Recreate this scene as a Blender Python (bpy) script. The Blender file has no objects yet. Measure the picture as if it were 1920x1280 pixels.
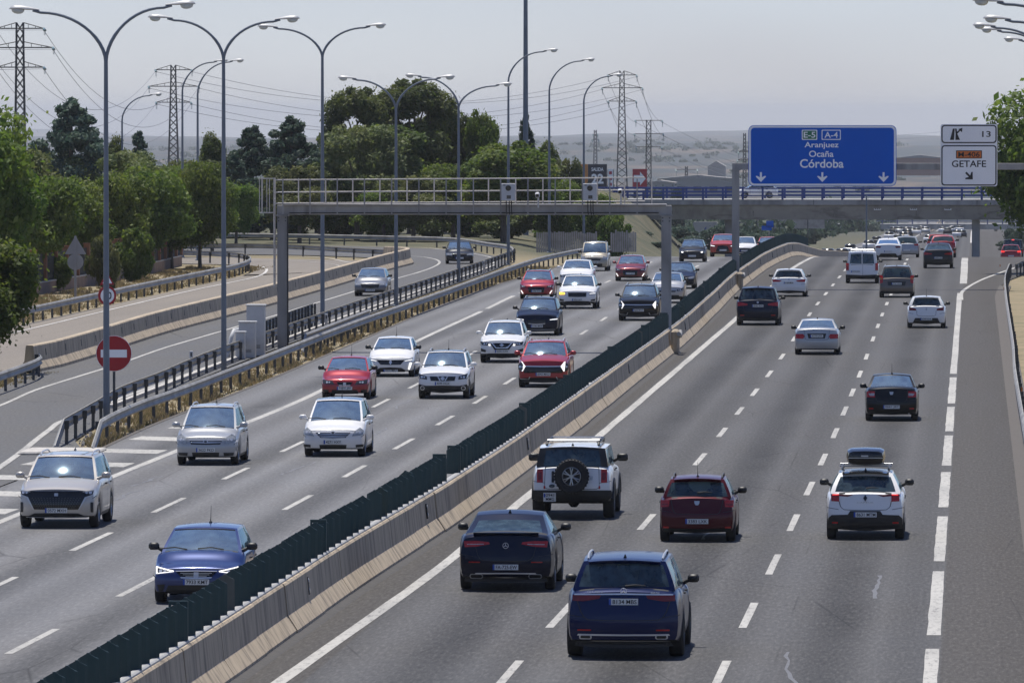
import bpy, bmesh, math, random
import numpy as np
from mathutils import Vector, Matrix

random.seed(7)
rng = np.random.default_rng(7)
R = math.radians
S = bpy.context.scene
COL = S.collection

# ------------------------------------------------------------------ camera
CAM_H = 9.7
cam = bpy.data.cameras.new('camera')
cam.sensor_width = 36.0
cam.lens = 281.25
cam.clip_start = 1.0
cam.clip_end = 80000.0
camo = bpy.data.objects.new('camera', cam)
camo.location = (0, 0, CAM_H)
camo.rotation_euler = (R(90 - 1.6344), 0, R(3.29906))
COL.objects.link(camo)
S.camera = camo

# ------------------------------------------------------------------ sky, sun, exposure
SUN_EL, SUN_AZ = 73.0, -22.0          # azimuth measured from +Y (away from the camera), negative = left
W = bpy.data.worlds.new('World')
S.world = W
W.use_nodes = True
nt = W.node_tree
bg = nt.nodes['Background']
sky = nt.nodes.new('ShaderNodeTexSky')
sky.sky_type = 'NISHITA'
sky.sun_disc = False
sky.sun_elevation = R(SUN_EL)
sky.sun_rotation = R(SUN_AZ)
sky.altitude = 600
sky.air_density = 0.72
sky.dust_density = 0.55
sky.ozone_density = 4.2
tn = nt.nodes.new('ShaderNodeMix'); tn.data_type = 'RGBA'; tn.blend_type = 'MULTIPLY'; tn.inputs[0].default_value = 1.0
tn.inputs[7].default_value = (1.03, 0.95, 1.035, 1)          # white balance of the whole sky
nt.links.new(sky.outputs[0], tn.inputs[6])
# thin high haze, uneven over the whole sky
stc = nt.nodes.new('ShaderNodeTexCoord')
smp = nt.nodes.new('ShaderNodeMapping'); smp.inputs['Scale'].default_value = (9, 9, 22); nt.links.new(stc.outputs['Generated'], smp.inputs[0])
sno = nt.nodes.new('ShaderNodeTexNoise'); sno.inputs['Scale'].default_value = 1.0; sno.inputs['Detail'].default_value = 3.0; sno.inputs['Roughness'].default_value = 0.45
nt.links.new(smp.outputs[0], sno.inputs['Vector'])
scr = nt.nodes.new('ShaderNodeValToRGB')
scr.color_ramp.elements[0].position = 0.30; scr.color_ramp.elements[0].color = (0.86, 0.85, 0.87, 1)
scr.color_ramp.elements[1].position = 0.70; scr.color_ramp.elements[1].color = (1.06, 1.09, 1.10, 1)
nt.links.new(sno.outputs[0], scr.inputs[0])
tn2 = nt.nodes.new('ShaderNodeMix'); tn2.data_type = 'RGBA'; tn2.blend_type = 'MULTIPLY'; tn2.inputs[0].default_value = 1.0
nt.links.new(tn.outputs[2], tn2.inputs[6]); nt.links.new(scr.outputs[0], tn2.inputs[7]); nt.links.new(tn2.outputs[2], bg.inputs[0])
bg.inputs[1].default_value = 0.104
sl = bpy.data.lights.new('sun', 'SUN')
sl.energy = 4.4
sl.angle = R(0.53)
sl.color = (1.0, 0.95, 0.87)
so = bpy.data.objects.new('sun', sl)
COL.objects.link(so)
sd = Vector((math.sin(R(SUN_AZ)) * math.cos(R(SUN_EL)), math.cos(R(SUN_AZ)) * math.cos(R(SUN_EL)), math.sin(R(SUN_EL))))
so.rotation_euler = sd.to_track_quat('Z', 'Y').to_euler()
so.location = (0, 0, 200)
S.view_settings.view_transform = 'Standard'
S.view_settings.look = 'None'
S.view_settings.exposure = 0.24
S.view_settings.gamma = 1.0
S.view_settings.use_curve_mapping = False
S.render.engine = 'CYCLES'
S.cycles.max_bounces = 5
S.cycles.diffuse_bounces = 2
S.cycles.glossy_bounces = 3
S.cycles.transparent_max_bounces = 16
S.cycles.volume_bounces = 0
S.cycles.use_denoising = True
S.render.film_transparent = False
HAZE = 0.48e-4

# ------------------------------------------------------------------ helpers
def pchip(xs, ys):
    xs = np.asarray(xs, float); ys = np.asarray(ys, float)
    h = np.diff(xs); d = np.diff(ys) / h
    m = np.zeros(len(xs))
    if len(xs) == 2:
        m[:] = d[0]
    else:
        m[0] = d[0]; m[-1] = d[-1]
        for i in range(1, len(xs) - 1):
            m[i] = 0 if d[i - 1] * d[i] <= 0 else 2 * d[i - 1] * d[i] / (d[i - 1] + d[i])
    def f(x):
        x = np.clip(x, xs[0], xs[-1])
        i = np.clip(np.searchsorted(xs, x) - 1, 0, len(xs) - 2)
        t = (x - xs[i]) / h[i]
        return ((2*t**3 - 3*t**2 + 1) * ys[i] + (t**3 - 2*t**2 + t) * h[i] * m[i]
                + (-2*t**3 + 3*t**2) * ys[i + 1] + (t**3 - t**2) * h[i] * m[i + 1])
    return f

def catmull(pts, step=2.0):
    P = [np.array(p, float) for p in pts]
    P = [2*P[0] - P[1]] + P + [2*P[-1] - P[-2]]
    out = []
    for i in range(1, len(P) - 2):
        n = max(2, int(np.linalg.norm(P[i+1] - P[i]) / step))
        for k in range(n):
            t = k / n
            out.append(0.5 * ((2*P[i]) + (-P[i-1] + P[i+1])*t + (2*P[i-1] - 5*P[i] + 4*P[i+1] - P[i+2])*t*t
                              + (-P[i-1] + 3*P[i] - 3*P[i+1] + P[i+2])*t**3))
    out.append(P[-2])
    return np.array(out)

def resample(path, spacing):
    path = np.asarray(path)
    seg = np.linalg.norm(np.diff(path, axis=0), axis=1)
    s = np.concatenate([[0], np.cumsum(seg)])
    n = max(1, int(round(s[-1] / spacing)))
    t = np.linspace(0, s[-1], n + 1)
    return np.stack([np.interp(t, s, path[:, i]) for i in range(path.shape[1])], 1)

class MB:
    """collects geometry for one mesh"""
    def __init__(self):
        self.v = []; self.f = []; self.m = []
    def add(self, verts, faces, mi=0):
        o = len(self.v)
        self.v.extend([tuple(map(float, p)) for p in verts])
        for f in faces:
            self.f.append(tuple(int(i) + o for i in f)); self.m.append(mi)
    def box(self, c, s, rz=0.0, mi=0, taper=1.0):
        cx, cy, cz = c; sx, sy, sz = s[0]/2, s[1]/2, s[2]/2
        ca, sa = math.cos(rz), math.sin(rz)
        vs = []
        for z in (-1, 1):
            t = taper if z > 0 else 1.0
            for x, y in ((-1, -1), (1, -1), (1, 1), (-1, 1)):
                px, py = x*sx*t, y*sy*t
                vs.append((cx + px*ca - py*sa, cy + px*sa + py*ca, cz + z*sz))
        self.add(vs, [(3,2,1,0), (4,5,6,7), (0,1,5,4), (1,2,6,5), (2,3,7,6), (3,0,4,7)], mi)
    def bbox(self, c, s, bev=0.02, rz=0.0, mi=0):
        """box with chamfered vertical and top edges"""
        cx, cy, cz = c; hx, hy, hz = s[0]/2, s[1]/2, s[2]/2
        b = min(bev, hx*0.9, hy*0.9, hz*0.9)
        ca, sa = math.cos(rz), math.sin(rz)
        def ring(ix, iy, z):
            pts = [(-ix+b, -iy), (ix-b, -iy), (ix, -iy+b), (ix, iy-b), (ix-b, iy), (-ix+b, iy), (-ix, iy-b), (-ix, -iy+b)]
            return [(cx + x*ca - y*sa, cy + x*sa + y*ca, cz + z) for x, y in pts]
        rs = [ring(hx-b*.8, hy-b*.8, -hz), ring(hx, hy, -hz+b), ring(hx, hy, hz-b), ring(hx-b*.8, hy-b*.8, hz)]
        vs = sum(rs, [])
        fs = [tuple(range(7, -1, -1)), tuple(range(24, 32))]
        for k in range(3):
            for i in range(8):
                j = (i+1) % 8
                fs.append((k*8+i, k*8+j, k*8+8+j, k*8+8+i))
        self.add(vs, fs, mi)
    def tube(self, pts, rad, n=8, mi=0, cap=True):
        pts = [Vector(p) for p in pts]
        if not hasattr(rad, '__len__'): rad = [rad]*len(pts)
        vs = []; fs = []
        ref = Vector((0, 0, 1))
        d0 = (pts[1] - pts[0]).normalized()
        if abs(d0.dot(ref)) > 0.9: ref = Vector((1, 0, 0))
        u = d0.cross(ref).normalized()
        for i, p in enumerate(pts):
            a = pts[max(i-1, 0)]; b = pts[min(i+1, len(pts)-1)]
            d = (b - a).normalized()
            u = (u - d*u.dot(d)).normalized(); w = d.cross(u)
            for k in range(n):
                t = 2*math.pi*k/n
                vs.append(p + (u*math.cos(t) + w*math.sin(t))*rad[i])
        for i in range(len(pts)-1):
            for k in range(n):
                k2 = (k+1) % n
                fs.append((i*n+k, i*n+k2, (i+1)*n+k2, (i+1)*n+k))
        if cap:
            fs.append(tuple(range(n-1, -1, -1)))
            o = (len(pts)-1)*n
            fs.append(tuple(range(o, o+n)))
        self.add(vs, fs, mi)
    def prism(self, poly, y0, y1, mi=0, M=None):
        """polygon in x,z extruded from y0 to y1 (ccw seen from -y)"""
        n = len(poly)
        vs = [(x, y0, z) for x, z in poly] + [(x, y1, z) for x, z in poly]
        if M is not None: vs = [M @ Vector(v) for v in vs]
        fs = [tuple(range(n)), tuple(range(2*n-1, n-1, -1))]
        for i in range(n):
            j = (i+1) % n
            fs.append((j, i, n+i, n+j))
        self.add(vs, fs, mi)
    def sweep(self, path, prof, zf=None, mi=0, closed=True, caps=True):
        """prof = [(lateral, z)], lateral positive to the right of the travel direction"""
        path = np.asarray(path, float); n = len(prof); vs = []; fs = []
        for i in range(len(path)):
            a = path[max(i-1, 0)]; b = path[min(i+1, len(path)-1)]
            d = (b - a)[:2]; d = d/np.linalg.norm(d)
            r = np.array([d[1], -d[0]])
            z0 = zf(path[i][0], path[i][1]) if zf else (path[i][2] if len(path[i]) > 2 else 0.0)
            for l, z in prof:
                vs.append((path[i][0] + r[0]*l, path[i][1] + r[1]*l, z0 + z))
        m = n if closed else n-1
        for i in range(len(path)-1):
            for k in range(m):
                k2 = (k+1) % n
                fs.append((i*n+k, (i+1)*n+k, (i+1)*n+k2, i*n+k2))
        if closed and caps:
            fs.append(tuple(range(n)))
            o = (len(path)-1)*n
            fs.append(tuple(range(o+n-1, o-1, -1)))
        self.add(vs, fs, mi)
    def lathe(self, prof, n=16, M=None, mi=0):
        """prof = [(r, z)] around z"""
        vs = []; fs = []
        for r, z in prof:
            for k in range(n):
                t = 2*math.pi*k/n
                vs.append((r*math.cos(t), r*math.sin(t), z))
        for i in range(len(prof)-1):
            for k in range(n):
                k2 = (k+1) % n
                fs.append((i*n+k, i*n+k2, (i+1)*n+k2, (i+1)*n+k))
        if M is not None: vs = [M @ Vector(v) for v in vs]
        self.add(vs, fs, mi)
    def mesh(self, name, mats, smooth=None):
        me = bpy.data.meshes.new(name)
        me.from_pydata(self.v, [], self.f)
        if not isinstance(mats, (list, tuple)): mats = [mats]
        for m in mats: me.materials.append(m)
        if len(mats) > 1: me.polygons.foreach_set('material_index', self.m)
        if smooth is not None:
            me.polygons.foreach_set('use_smooth', [True]*len(me.polygons))
            if smooth < 180: me.set_sharp_from_angle(angle=R(smooth))
        me.update()
        return me

def tag(o, label=None, cat=None, group=None, kind=None):
    if label: o['label'] = label
    if cat: o['category'] = cat
    if group: o['group'] = group
    if kind: o['kind'] = kind
    return o

def ob(name, me, parent=None, loc=(0, 0, 0), rz=0.0, scale=None):
    o = bpy.data.objects.new(name, me)
    o.location = loc
    if rz: o.rotation_euler = (0, 0, rz)
    if scale is not None: o.scale = scale if hasattr(scale, '__len__') else (scale,)*3
    if parent is not None:
        o.parent = parent
        if parent.name in WPAR: o.matrix_parent_inverse = Matrix.Translation(-WPAR[parent.name])
    COL.objects.link(o)
    return o

def thing(name, label, cat, loc=(0, 0, 0), rz=0.0, group=None):
    o = ob(name, None, None, loc, rz)
    o.empty_display_size = 0.2
    return tag(o, label, cat, group)

WPAR = {}
def wthing(name, label, cat, loc):
    """a thing whose parts are given in world coordinates"""
    o = thing(name, label, cat, loc)
    WPAR[o.name] = Vector(loc)
    return o

def copy_tree(o, loc, rz, label, group=None, scale=None):
    c = o.copy(); COL.objects.link(c)
    c.location = loc; c.rotation_euler = (0, 0, rz)
    if scale is not None: c.scale = scale if hasattr(scale, '__len__') else (scale,)*3
    c['label'] = label
    if group: c['group'] = group
    for ch in [x for x in ORIG[o.name]]:
        d = ch.copy(); COL.objects.link(d); d.parent = c
    return c
ORIG = {}

# ------------------------------------------------------------------ materials
def nodes(name):
    m = bpy.data.materials.new(name); m.use_nodes = True
    n = m.node_tree
    return m, n, n.nodes['Principled BSDF']

def N(n, t, **k):
    x = n.nodes.new('ShaderNode' + t)
    for a, b in k.items():
        if a in x.inputs: x.inputs[a].default_value = b
        else: setattr(x, a, b)
    return x

def ramp(n, fac, stops, mode='LINEAR'):
    r = n.nodes.new('ShaderNodeValToRGB'); r.color_ramp.interpolation = mode
    e = r.color_ramp.elements
    while len(e) < len(stops): e.new(0.5)
    for i, (p, c) in enumerate(stops):
        e[i].position = p
        e[i].color = (c, c, c, 1) if not hasattr(c, '__len__') else (*c[:3], 1)
    n.links.new(fac, r.inputs[0])
    return r.outputs[0]

def mixc(n, fac, a, b, blend='MIX'):
    x = n.nodes.new('ShaderNodeMix'); x.data_type = 'RGBA'; x.blend_type = blend
    for sock, v in ((0, fac), (6, a), (7, b)):
        if hasattr(v, 'is_output'): n.links.new(v, x.inputs[sock])
        else: x.inputs[sock].default_value = v if not hasattr(v, '__len__') else (*v[:3], 1)
    return x.outputs[2]

def math_(n, op, a, b=None):
    x = n.nodes.new('ShaderNodeMath'); x.operation = op
    for i, v in enumerate((a, b)):
        if v is None: continue
        if hasattr(v, 'is_output'): n.links.new(v, x.inputs[i])
        else: x.inputs[i].default_value = v
    return x.outputs[0]

def plain(name, col, rough=0.6, metal=0.0, var=0.12, scale=3.0, bump=0.0, spec=0.5, obj=True):
    """a solid colour with uneven tone"""
    m, n, p = nodes(name)
    tc = N(n, 'TexCoord')
    no = N(n, 'TexNoise', Scale=scale, Detail=5.0, Roughness=0.6)
    n.links.new(tc.outputs['Object' if obj else 'Generated'], no.inputs['Vector'])
    lo = [c*(1-var) for c in col]; hi = [min(1, c*(1+var)) for c in col]
    n.links.new(ramp(n, no.outputs[0], [(0.3, lo), (0.7, hi)]), p.inputs['Base Color'])
    p.inputs['Roughness'].default_value = rough
    p.inputs['Metallic'].default_value = metal
    p.inputs['Specular IOR Level'].default_value = spec
    if bump:
        b = N(n, 'Bump', Strength=bump, Distance=0.02)
        n.links.new(no.outputs[0], b.inputs['Height']); n.links.new(b.outputs[0], p.inputs['Normal'])
    return m

def emis(name, col, st):
    m, n, p = nodes(name)
    p.inputs['Base Color'].default_value = (*col, 1)
    p.inputs['Emission Color'].default_value = (*col, 1)
    p.inputs['Emission Strength'].default_value = st
    return m

def paint(name, col, metal=0.35, rough=0.32):
    dark = max(col) < 0.1
    m, n, p = nodes('paint_' + name)
    tc = N(n, 'TexCoord')
    no = N(n, 'TexNoise', Scale=2.2, Detail=6.0, Roughness=0.65)
    n.links.new(tc.outputs['Object'], no.inputs['Vector'])
    sp = N(n, 'SeparateXYZ'); n.links.new(tc.outputs['Object'], sp.inputs[0])
    # road dust, thicker towards the sills
    z = N(n, 'MapRange'); z.inputs['From Min'].default_value = 0.2; z.inputs['From Max'].default_value = 0.75
    z.inputs['To Min'].default_value = 0.30; z.inputs['To Max'].default_value = 0.04
    n.links.new(sp.outputs[2], z.inputs[0])
    d = math_(n, 'MULTIPLY', z.outputs[0], no.outputs[0])
    if dark: d = math_(n, 'MULTIPLY', d, 0.25)
    n.links.new(mixc(n, d, col, (0.22, 0.19, 0.16)), p.inputs['Base Color'])
    p.inputs['Metallic'].default_value = metal
    p.inputs['Roughness'].default_value = rough
    p.inputs['Coat Weight'].default_value = 0.4 if dark else 0.75
    p.inputs['Coat Roughness'].default_value = 0.04
    p.inputs['Specular IOR Level'].default_value = 0.12 if dark else 0.3
    b = N(n, 'Bump', Strength=0.02, Distance=0.03)
    n2 = N(n, 'TexNoise', Scale=1.7, Detail=1.0); n.links.new(tc.outputs['Object'], n2.inputs['Vector'])
    n.links.new(n2.outputs[0], b.inputs['Height']); n.links.new(b.outputs[0], p.inputs['Coat Normal'])
    return m

def glass(name, tint, refl=1.0):
    m, n, p = nodes(name)
    n.nodes.remove(p)
    out = n.nodes['Material Output']
    fr = N(n, 'Fresnel', IOR=1.6)
    tr = N(n, 'BsdfTransparent'); tr.inputs[0].default_value = (*tint, 1)
    gl = N(n, 'BsdfGlossy'); gl.inputs['Roughness'].default_value = 0.045; gl.inputs[0].default_value = (.66, .88, 1, 1)
    k = math_(n, 'MULTIPLY', fr.outputs[0], 1.5*refl)
    k = math_(n, 'MINIMUM', k, 1.0)
    mx = N(n, 'MixShader')
    n.links.new(k, mx.inputs[0]); n.links.new(tr.outputs[0], mx.inputs[1]); n.links.new(gl.outputs[0], mx.inputs[2])
    # thin film of dust, tinted blue to paint in reflected sky too
    df = N(n, 'BsdfDiffuse'); df.inputs[0].default_value = (.36, .55, .68, 1)
    no = N(n, 'TexNoise', Scale=5.0, Detail=4.0)
    tc = N(n, 'TexCoord'); n.links.new(tc.outputs['Object'], no.inputs['Vector'])
    k2 = ramp(n, no.outputs[0], [(0.36, 0.05), (0.8, 0.16)])
    m2 = N(n, 'MixShader')
    n.links.new(k2, m2.inputs[0]); n.links.new(mx.outputs[0], m2.inputs[1]); n.links.new(df.outputs[0], m2.inputs[2])
    n.links.new(m2.outputs[0], out.inputs[0])
    return m

def asphalt(name, base, warm, lanes=None, streak=1.0):
    """worn asphalt: aggregate speckle with painted glitter, long wheel-path streaks, seams and sealed cracks"""
    m, n, p = nodes(name)
    geo = N(n, 'NewGeometry')
    sp = N(n, 'SeparateXYZ'); n.links.new(geo.outputs['Position'], sp.inputs[0])
    # broad patches stretched along the road
    mp = N(n, 'Mapping'); mp.inputs['Scale'].default_value = (0.55, 0.016, 1)
    n.links.new(geo.outputs['Position'], mp.inputs[0])
    no = N(n, 'TexNoise', Scale=1.0, Detail=6.0, Roughness=0.6); n.links.new(mp.outputs[0], no.inputs['Vector'])
    mp2 = N(n, 'Mapping'); mp2.inputs['Scale'].default_value = (0.25, 0.06, 1)
    n.links.new(geo.outputs['Position'], mp2.inputs[0])
    n2 = N(n, 'TexNoise', Scale=1.0, Detail=5.0, Roughness=0.65); n.links.new(mp2.outputs[0], n2.inputs['Vector'])
    c = mixc(n, ramp(n, no.outputs[0], [(0.3, 0.0), (0.7, 1.0)]), [b*0.88 for b in base], [b*1.12 for b in base])
    c = mixc(n, ramp(n, n2.outputs[0], [(0.38, 0.0), (0.68, 0.75)]), c, warm)
    # wheel paths: darker and lighter bands inside each lane
    if lanes:
        w = math_(n, 'MULTIPLY', math_(n, 'ADD', sp.outputs[0], -lanes[0]), 2*math.pi/(lanes[1]/2))
        s = math_(n, 'SINE', w)
        k = math_(n, 'MULTIPLY', math_(n, 'MULTIPLY', s, no.outputs[0]), 0.6*streak)
        c = mixc(n, math_(n, 'MAXIMUM', k, 0.0), c, [b*1.5 for b in base])
        k3 = math_(n, 'MULTIPLY', k, -1.0)
        c = mixc(n, math_(n, 'MAXIMUM', k3, 0.0), c, [b*0.5 for b in base])
        # oil line in the middle of each lane
        w2 = math_(n, 'MULTIPLY', math_(n, 'ADD', sp.outputs[0], -lanes[0]), 2*math.pi/lanes[1])
        s2 = math_(n, 'MULTIPLY', math_(n, 'COSINE', w2), -1.0)
        s2 = ramp(n, s2, [(0.30, 0.0), (1.0, 1.0)])
        s2 = math_(n, 'MULTIPLY', s2, ramp(n, n2.outputs[0], [(0.3, 0.45), (0.7, 0.95)]))
        c = mixc(n, s2, c, [b*0.40 for b in base])
        # the carriageway on the left is paler and slightly cooler
        lc = ramp(n, math_(n, 'MULTIPLY', math_(n, 'ADD', sp.outputs[0], 13.2), 1.0), [(0.30, 1.0), (0.9, 0.0)])
        c = mixc(n, math_(n, 'MULTIPLY', lc, 0.9), c, mixc(n, 1.0, c, (1.9, 1.93, 1.98), 'MULTIPLY'))
        # browner, older surfacing on the two shoulders
        sh1 = ramp(n, math_(n, 'MULTIPLY', math_(n, 'ADD', sp.outputs[0], 1.1), 1.0), [(0.50, 0.0), (0.56, 1.0)])
        sh2 = math_(n, 'MULTIPLY', ramp(n, math_(n, 'ADD', sp.outputs[0], 13.0), [(0.0, 0.0), (0.1, 1.0)]), ramp(n, math_(n, 'ADD', sp.outputs[0], 12.0), [(0.55, 1.0), (0.62, 0.0)]))
        c = mixc(n, math_(n, 'MULTIPLY', math_(n, 'MAXIMUM', sh1, sh2), 0.85), c, (0.075, 0.069, 0.062))
    # aggregate; its pale specks also paint in backlit glitter
    sp1 = N(n, 'TexNoise', Scale=9.0, Detail=3.0, Roughness=0.8); n.links.new(geo.outputs['Position'], sp1.inputs['Vector'])
    mp4 = N(n, 'Mapping'); mp4.inputs['Scale'].default_value = (14.0, 1.6, 1)
    n.links.new(geo.outputs['Position'], mp4.inputs[0])
    sp2 = N(n, 'TexNoise', Scale=1.0, Detail=4.0, Roughness=0.75); n.links.new(mp4.outputs[0], sp2.inputs['Vector'])
    c = mixc(n, ramp(n, sp2.outputs[0], [(0.36, 0.0), (0.48, 0.35), (0.52, 0.35), (0.66, 1.0)]), mixc(n, 0.26, c, (0.015, 0.015, 0.015)), mixc(n, 0.12, c, (0.42, 0.41, 0.39)))
    # construction seams across and cracks
    mp3 = N(n, 'Mapping'); mp3.inputs['Scale'].default_value = (0.30, 0.035, 1)
    n.links.new(geo.outputs['Position'], mp3.inputs[0])
    vo = N(n, 'TexVoronoi', feature='DISTANCE_TO_EDGE', Scale=1.0); n.links.new(mp3.outputs[0], vo.inputs['Vector'])
    cr = ramp(n, vo.outputs[0], [(0.0, 0.55), (0.006, 0.0)])
    gate = ramp(n, n2.outputs[0], [(0.50, 0.0), (0.60, 1.0)])
    c = mixc(n, math_(n, 'MULTIPLY', cr, gate), c, (0.025, 0.025, 0.025))
    n.links.new(c, p.inputs['Base Color'])
    rr = ramp(n, no.outputs[0], [(0.2, 0.62), (0.8, 0.78)])
    n.links.new(rr, p.inputs['Roughness'])
    p.inputs['Specular IOR Level'].default_value = 0.06
    b = N(n, 'Bump', Strength=0.25, Distance=0.01); n.links.new(sp1.outputs[0], b.inputs['Height'])
    n.links.new(b.outputs[0], p.inputs['Normal'])
    return m

def concrete(name, base, dark, sc=1.0):
    m, n, p = nodes(name)
    geo = N(n, 'NewGeometry')
    no = N(n, 'TexNoise', Scale=1.1*sc, Detail=8.0, Roughness=0.7); n.links.new(geo.outputs['Position'], no.inputs['Vector'])
    mp = N(n, 'Mapping'); mp.inputs['Scale'].default_value = (2.5*sc, 2.5*sc, 0.5*sc); n.links.new(geo.outputs['Position'], mp.inputs[0])
    st = N(n, 'TexNoise', Scale=1.0, Detail=5.0, Roughness=0.6); n.links.new(mp.outputs[0], st.inputs['Vector'])
    c = mixc(n, ramp(n, no.outputs[0], [(0.3, 0), (0.7, 1)]), [b*0.85 for b in base], [b*1.1 for b in base])
    c = mixc(n, ramp(n, st.outputs[0], [(0.48, 0.0), (0.70, 0.85)]), c, dark)
    mp5 = N(n, 'Mapping'); mp5.inputs['Scale'].default_value = (0.6*sc, 3.4*sc, 0.12*sc); n.links.new(geo.outputs['Position'], mp5.inputs[0])
    s5 = N(n, 'TexNoise', Scale=1.0, Detail=3.0, Roughness=0.5); n.links.new(mp5.outputs[0], s5.inputs['Vector'])
    c = mixc(n, ramp(n, s5.outputs[0], [(0.56, 0.0), (0.62, 0.6), (0.66, 0.0)]), c, [d*0.6 for d in dark])
    n.links.new(c, p.inputs['Base Color'])
    p.inputs['Roughness'].default_value = 0.85
    b = N(n, 'Bump', Strength=0.3, Distance=0.01); n.links.new(no.outputs[0], b.inputs['Height']); n.links.new(b.outputs[0], p.inputs['Normal'])
    return m

def road_paint(name, base=(0.43, 0.42, 0.39)):
    m, n, p = nodes(name)
    geo = N(n, 'NewGeometry')
    mp = N(n, 'Mapping'); mp.inputs['Scale'].default_value = (9, 1.4, 1); n.links.new(geo.outputs['Position'], mp.inputs[0])
    no = N(n, 'TexNoise', Scale=1.0, Detail=7.0, Roughness=0.75); n.links.new(mp.outputs[0], no.inputs['Vector'])
    n2 = N(n, 'TexNoise', Scale=0.12, Detail=3.0); n.links.new(geo.outputs['Position'], n2.inputs['Vector'])
    f = math_(n, 'ADD', ramp(n, no.outputs[0], [(0.50, 0.0), (0.70, 0.8)]), ramp(n, n2.outputs[0], [(0.42, 0.0), (0.75, 0.35)]))
    n.links.new(mixc(n, f, base, (0.10, 0.10, 0.10)), p.inputs['Base Color'])
    p.inputs['Roughness'].default_value = 0.7
    return m

def leafmat(name, cols, trans=0.25):
    """leaf colours picked per leaf by the random tint stored on the mesh"""
    m, n, p = nodes(name)
    at = N(n, 'Attribute', attribute_name='tint')
    oi = N(n, 'ObjectInfo')
    c = ramp(n, at.outputs['Fac'], [(i/(len(cols)-1), cc) for i, cc in enumerate(cols)])
    hs = N(n, 'HueSaturation')
    h = N(n, 'MapRange'); h.inputs['To Min'].default_value = 0.485; h.inputs['To Max'].default_value = 0.515
    v = N(n, 'MapRange'); v.inputs['To Min'].default_value = 0.8; v.inputs['To Max'].default_value = 1.2
    n.links.new(oi.outputs['Random'], h.inputs[0]); n.links.new(oi.outputs['Random'], v.inputs[0])
    n.links.new(c, hs.inputs['Color']); n.links.new(h.outputs[0], hs.inputs['Hue']); n.links.new(v.outputs[0], hs.inputs['Value'])
    out = n.nodes['Material Output']
    p.inputs['Roughness'].default_value = 0.6
    p.inputs['Specular IOR Level'].default_value = 0.22
    n.links.new(hs.outputs[0], p.inputs['Base Color'])
    tl = N(n, 'BsdfTranslucent')
    hs2 = N(n, 'HueSaturation', Saturation=1.15, Value=1.5); n.links.new(hs.outputs[0], hs2.inputs['Color'])
    n.links.new(hs2.outputs[0], tl.inputs[0])
    mx = N(n, 'MixShader'); mx.inputs[0].default_value = trans
    n.links.new(p.outputs[0], mx.inputs[1]); n.links.new(tl.outputs[0], mx.inputs[2]); n.links.new(mx.outputs[0], out.inputs[0])
    return m

M = {}
M['asphalt'] = asphalt('asphalt_motorway', (0.096, 0.0965, 0.099), (0.090, 0.087, 0.084), lanes=(-0.7, 3.48))
M['asphalt_ramp'] = asphalt('asphalt_ramp', (0.125, 0.127, 0.132), (0.13, 0.126, 0.118))
M['asphalt_old'] = asphalt('asphalt_bleached', (0.24, 0.215, 0.185), (0.27, 0.24, 0.205))
M['paint'] = road_paint('road_marking_paint')
M['paint_faded'] = road_paint('road_marking_paint_faded', (0.55, 0.53, 0.50))
M['concrete'] = concrete('barrier_concrete', (0.47, 0.385, 0.275), (0.19, 0.16, 0.125))
M['concrete_grey'] = concrete('bridge_concrete', (0.36, 0.355, 0.345), (0.22, 0.215, 0.21), 0.3)
M['gantry'] = concrete('gantry_steel_paint', (0.34, 0.335, 0.325), (0.23, 0.225, 0.215), 0.6)
M['steel'] = plain('galvanised_steel', (0.27, 0.265, 0.25), 0.6, 0.15, 0.3, 0.9)
M['steel_dark'] = plain('weathered_steel', (0.07, 0.075, 0.08), 0.6, 0.3, 0.25, 2.0)
M['railing'] = plain('railing_paint', (0.52, 0.49, 0.45), 0.6, 0.1, 0.25, 2.0)
M['lamp_post'] = plain('lamp_post_paint', (0.15, 0.18, 0.22), 0.5, 0.2, 0.15, 1.0)
M['lamp_head'] = plain('lamp_head_aluminium', (0.42, 0.43, 0.44), 0.5, 0.3, 0.12, 4.0)
M['lamp_bowl'] = plain('lamp_bowl_plastic', (0.50, 0.55, 0.56), 0.15, 0.0, 0.10, 6.0)
M['screen'] = plain('green_plastic', (0.012, 0.042, 0.043), 0.5, 0.0, 0.3, 1.2)
M['screen_faded'] = plain('faded_green_plastic', (0.075, 0.085, 0.075), 0.6, 0.0, 0.3, 1.2)
M['cap'] = plain('grey_base_rail', (0.36, 0.36, 0.35), 0.6, 0.2, 0.2, 2.0)
M['black'] = plain('black_plastic', (0.012, 0.013, 0.014), 0.5, 0.0, 0.25, 8.0)
M['gloss_black'] = plain('gloss_black_plastic', (0.008, 0.008, 0.009), 0.12, 0.0, 0.2, 8.0)
M['rubber'] = plain('tyre_rubber', (0.014, 0.014, 0.015), 0.8, 0.0, 0.25, 10.0)
M['rim'] = plain('alloy_rim', (0.42, 0.43, 0.44), 0.3, 0.8, 0.1, 5.0)
M['rim_dark'] = plain('dark_rim', (0.07, 0.07, 0.075), 0.35, 0.6, 0.1, 5.0)
M['chrome'] = plain('chrome', (0.72, 0.73, 0.75), 0.2, 0.45, 0.03, 5.0)
M['silver'] = plain('silver_trim', (0.5, 0.51, 0.52), 0.35, 0.6, 0.06, 5.0)
M['interior'] = plain('cabin_trim', (0.022, 0.022, 0.024), 0.8, 0.0, 0.2, 6.0)
M['seat'] = plain('seat_fabric', (0.045, 0.045, 0.05), 0.9, 0.0, 0.2, 10.0)
M['windshield'] = glass('windscreen_glass', (0.60, 0.73, 0.75), 3.4)
M['window'] = glass('side_glass', (0.36, 0.41, 0.41), 0.55)
M['privacy'] = glass('privacy_glass', (0.07, 0.08, 0.09), 0.65)
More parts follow.
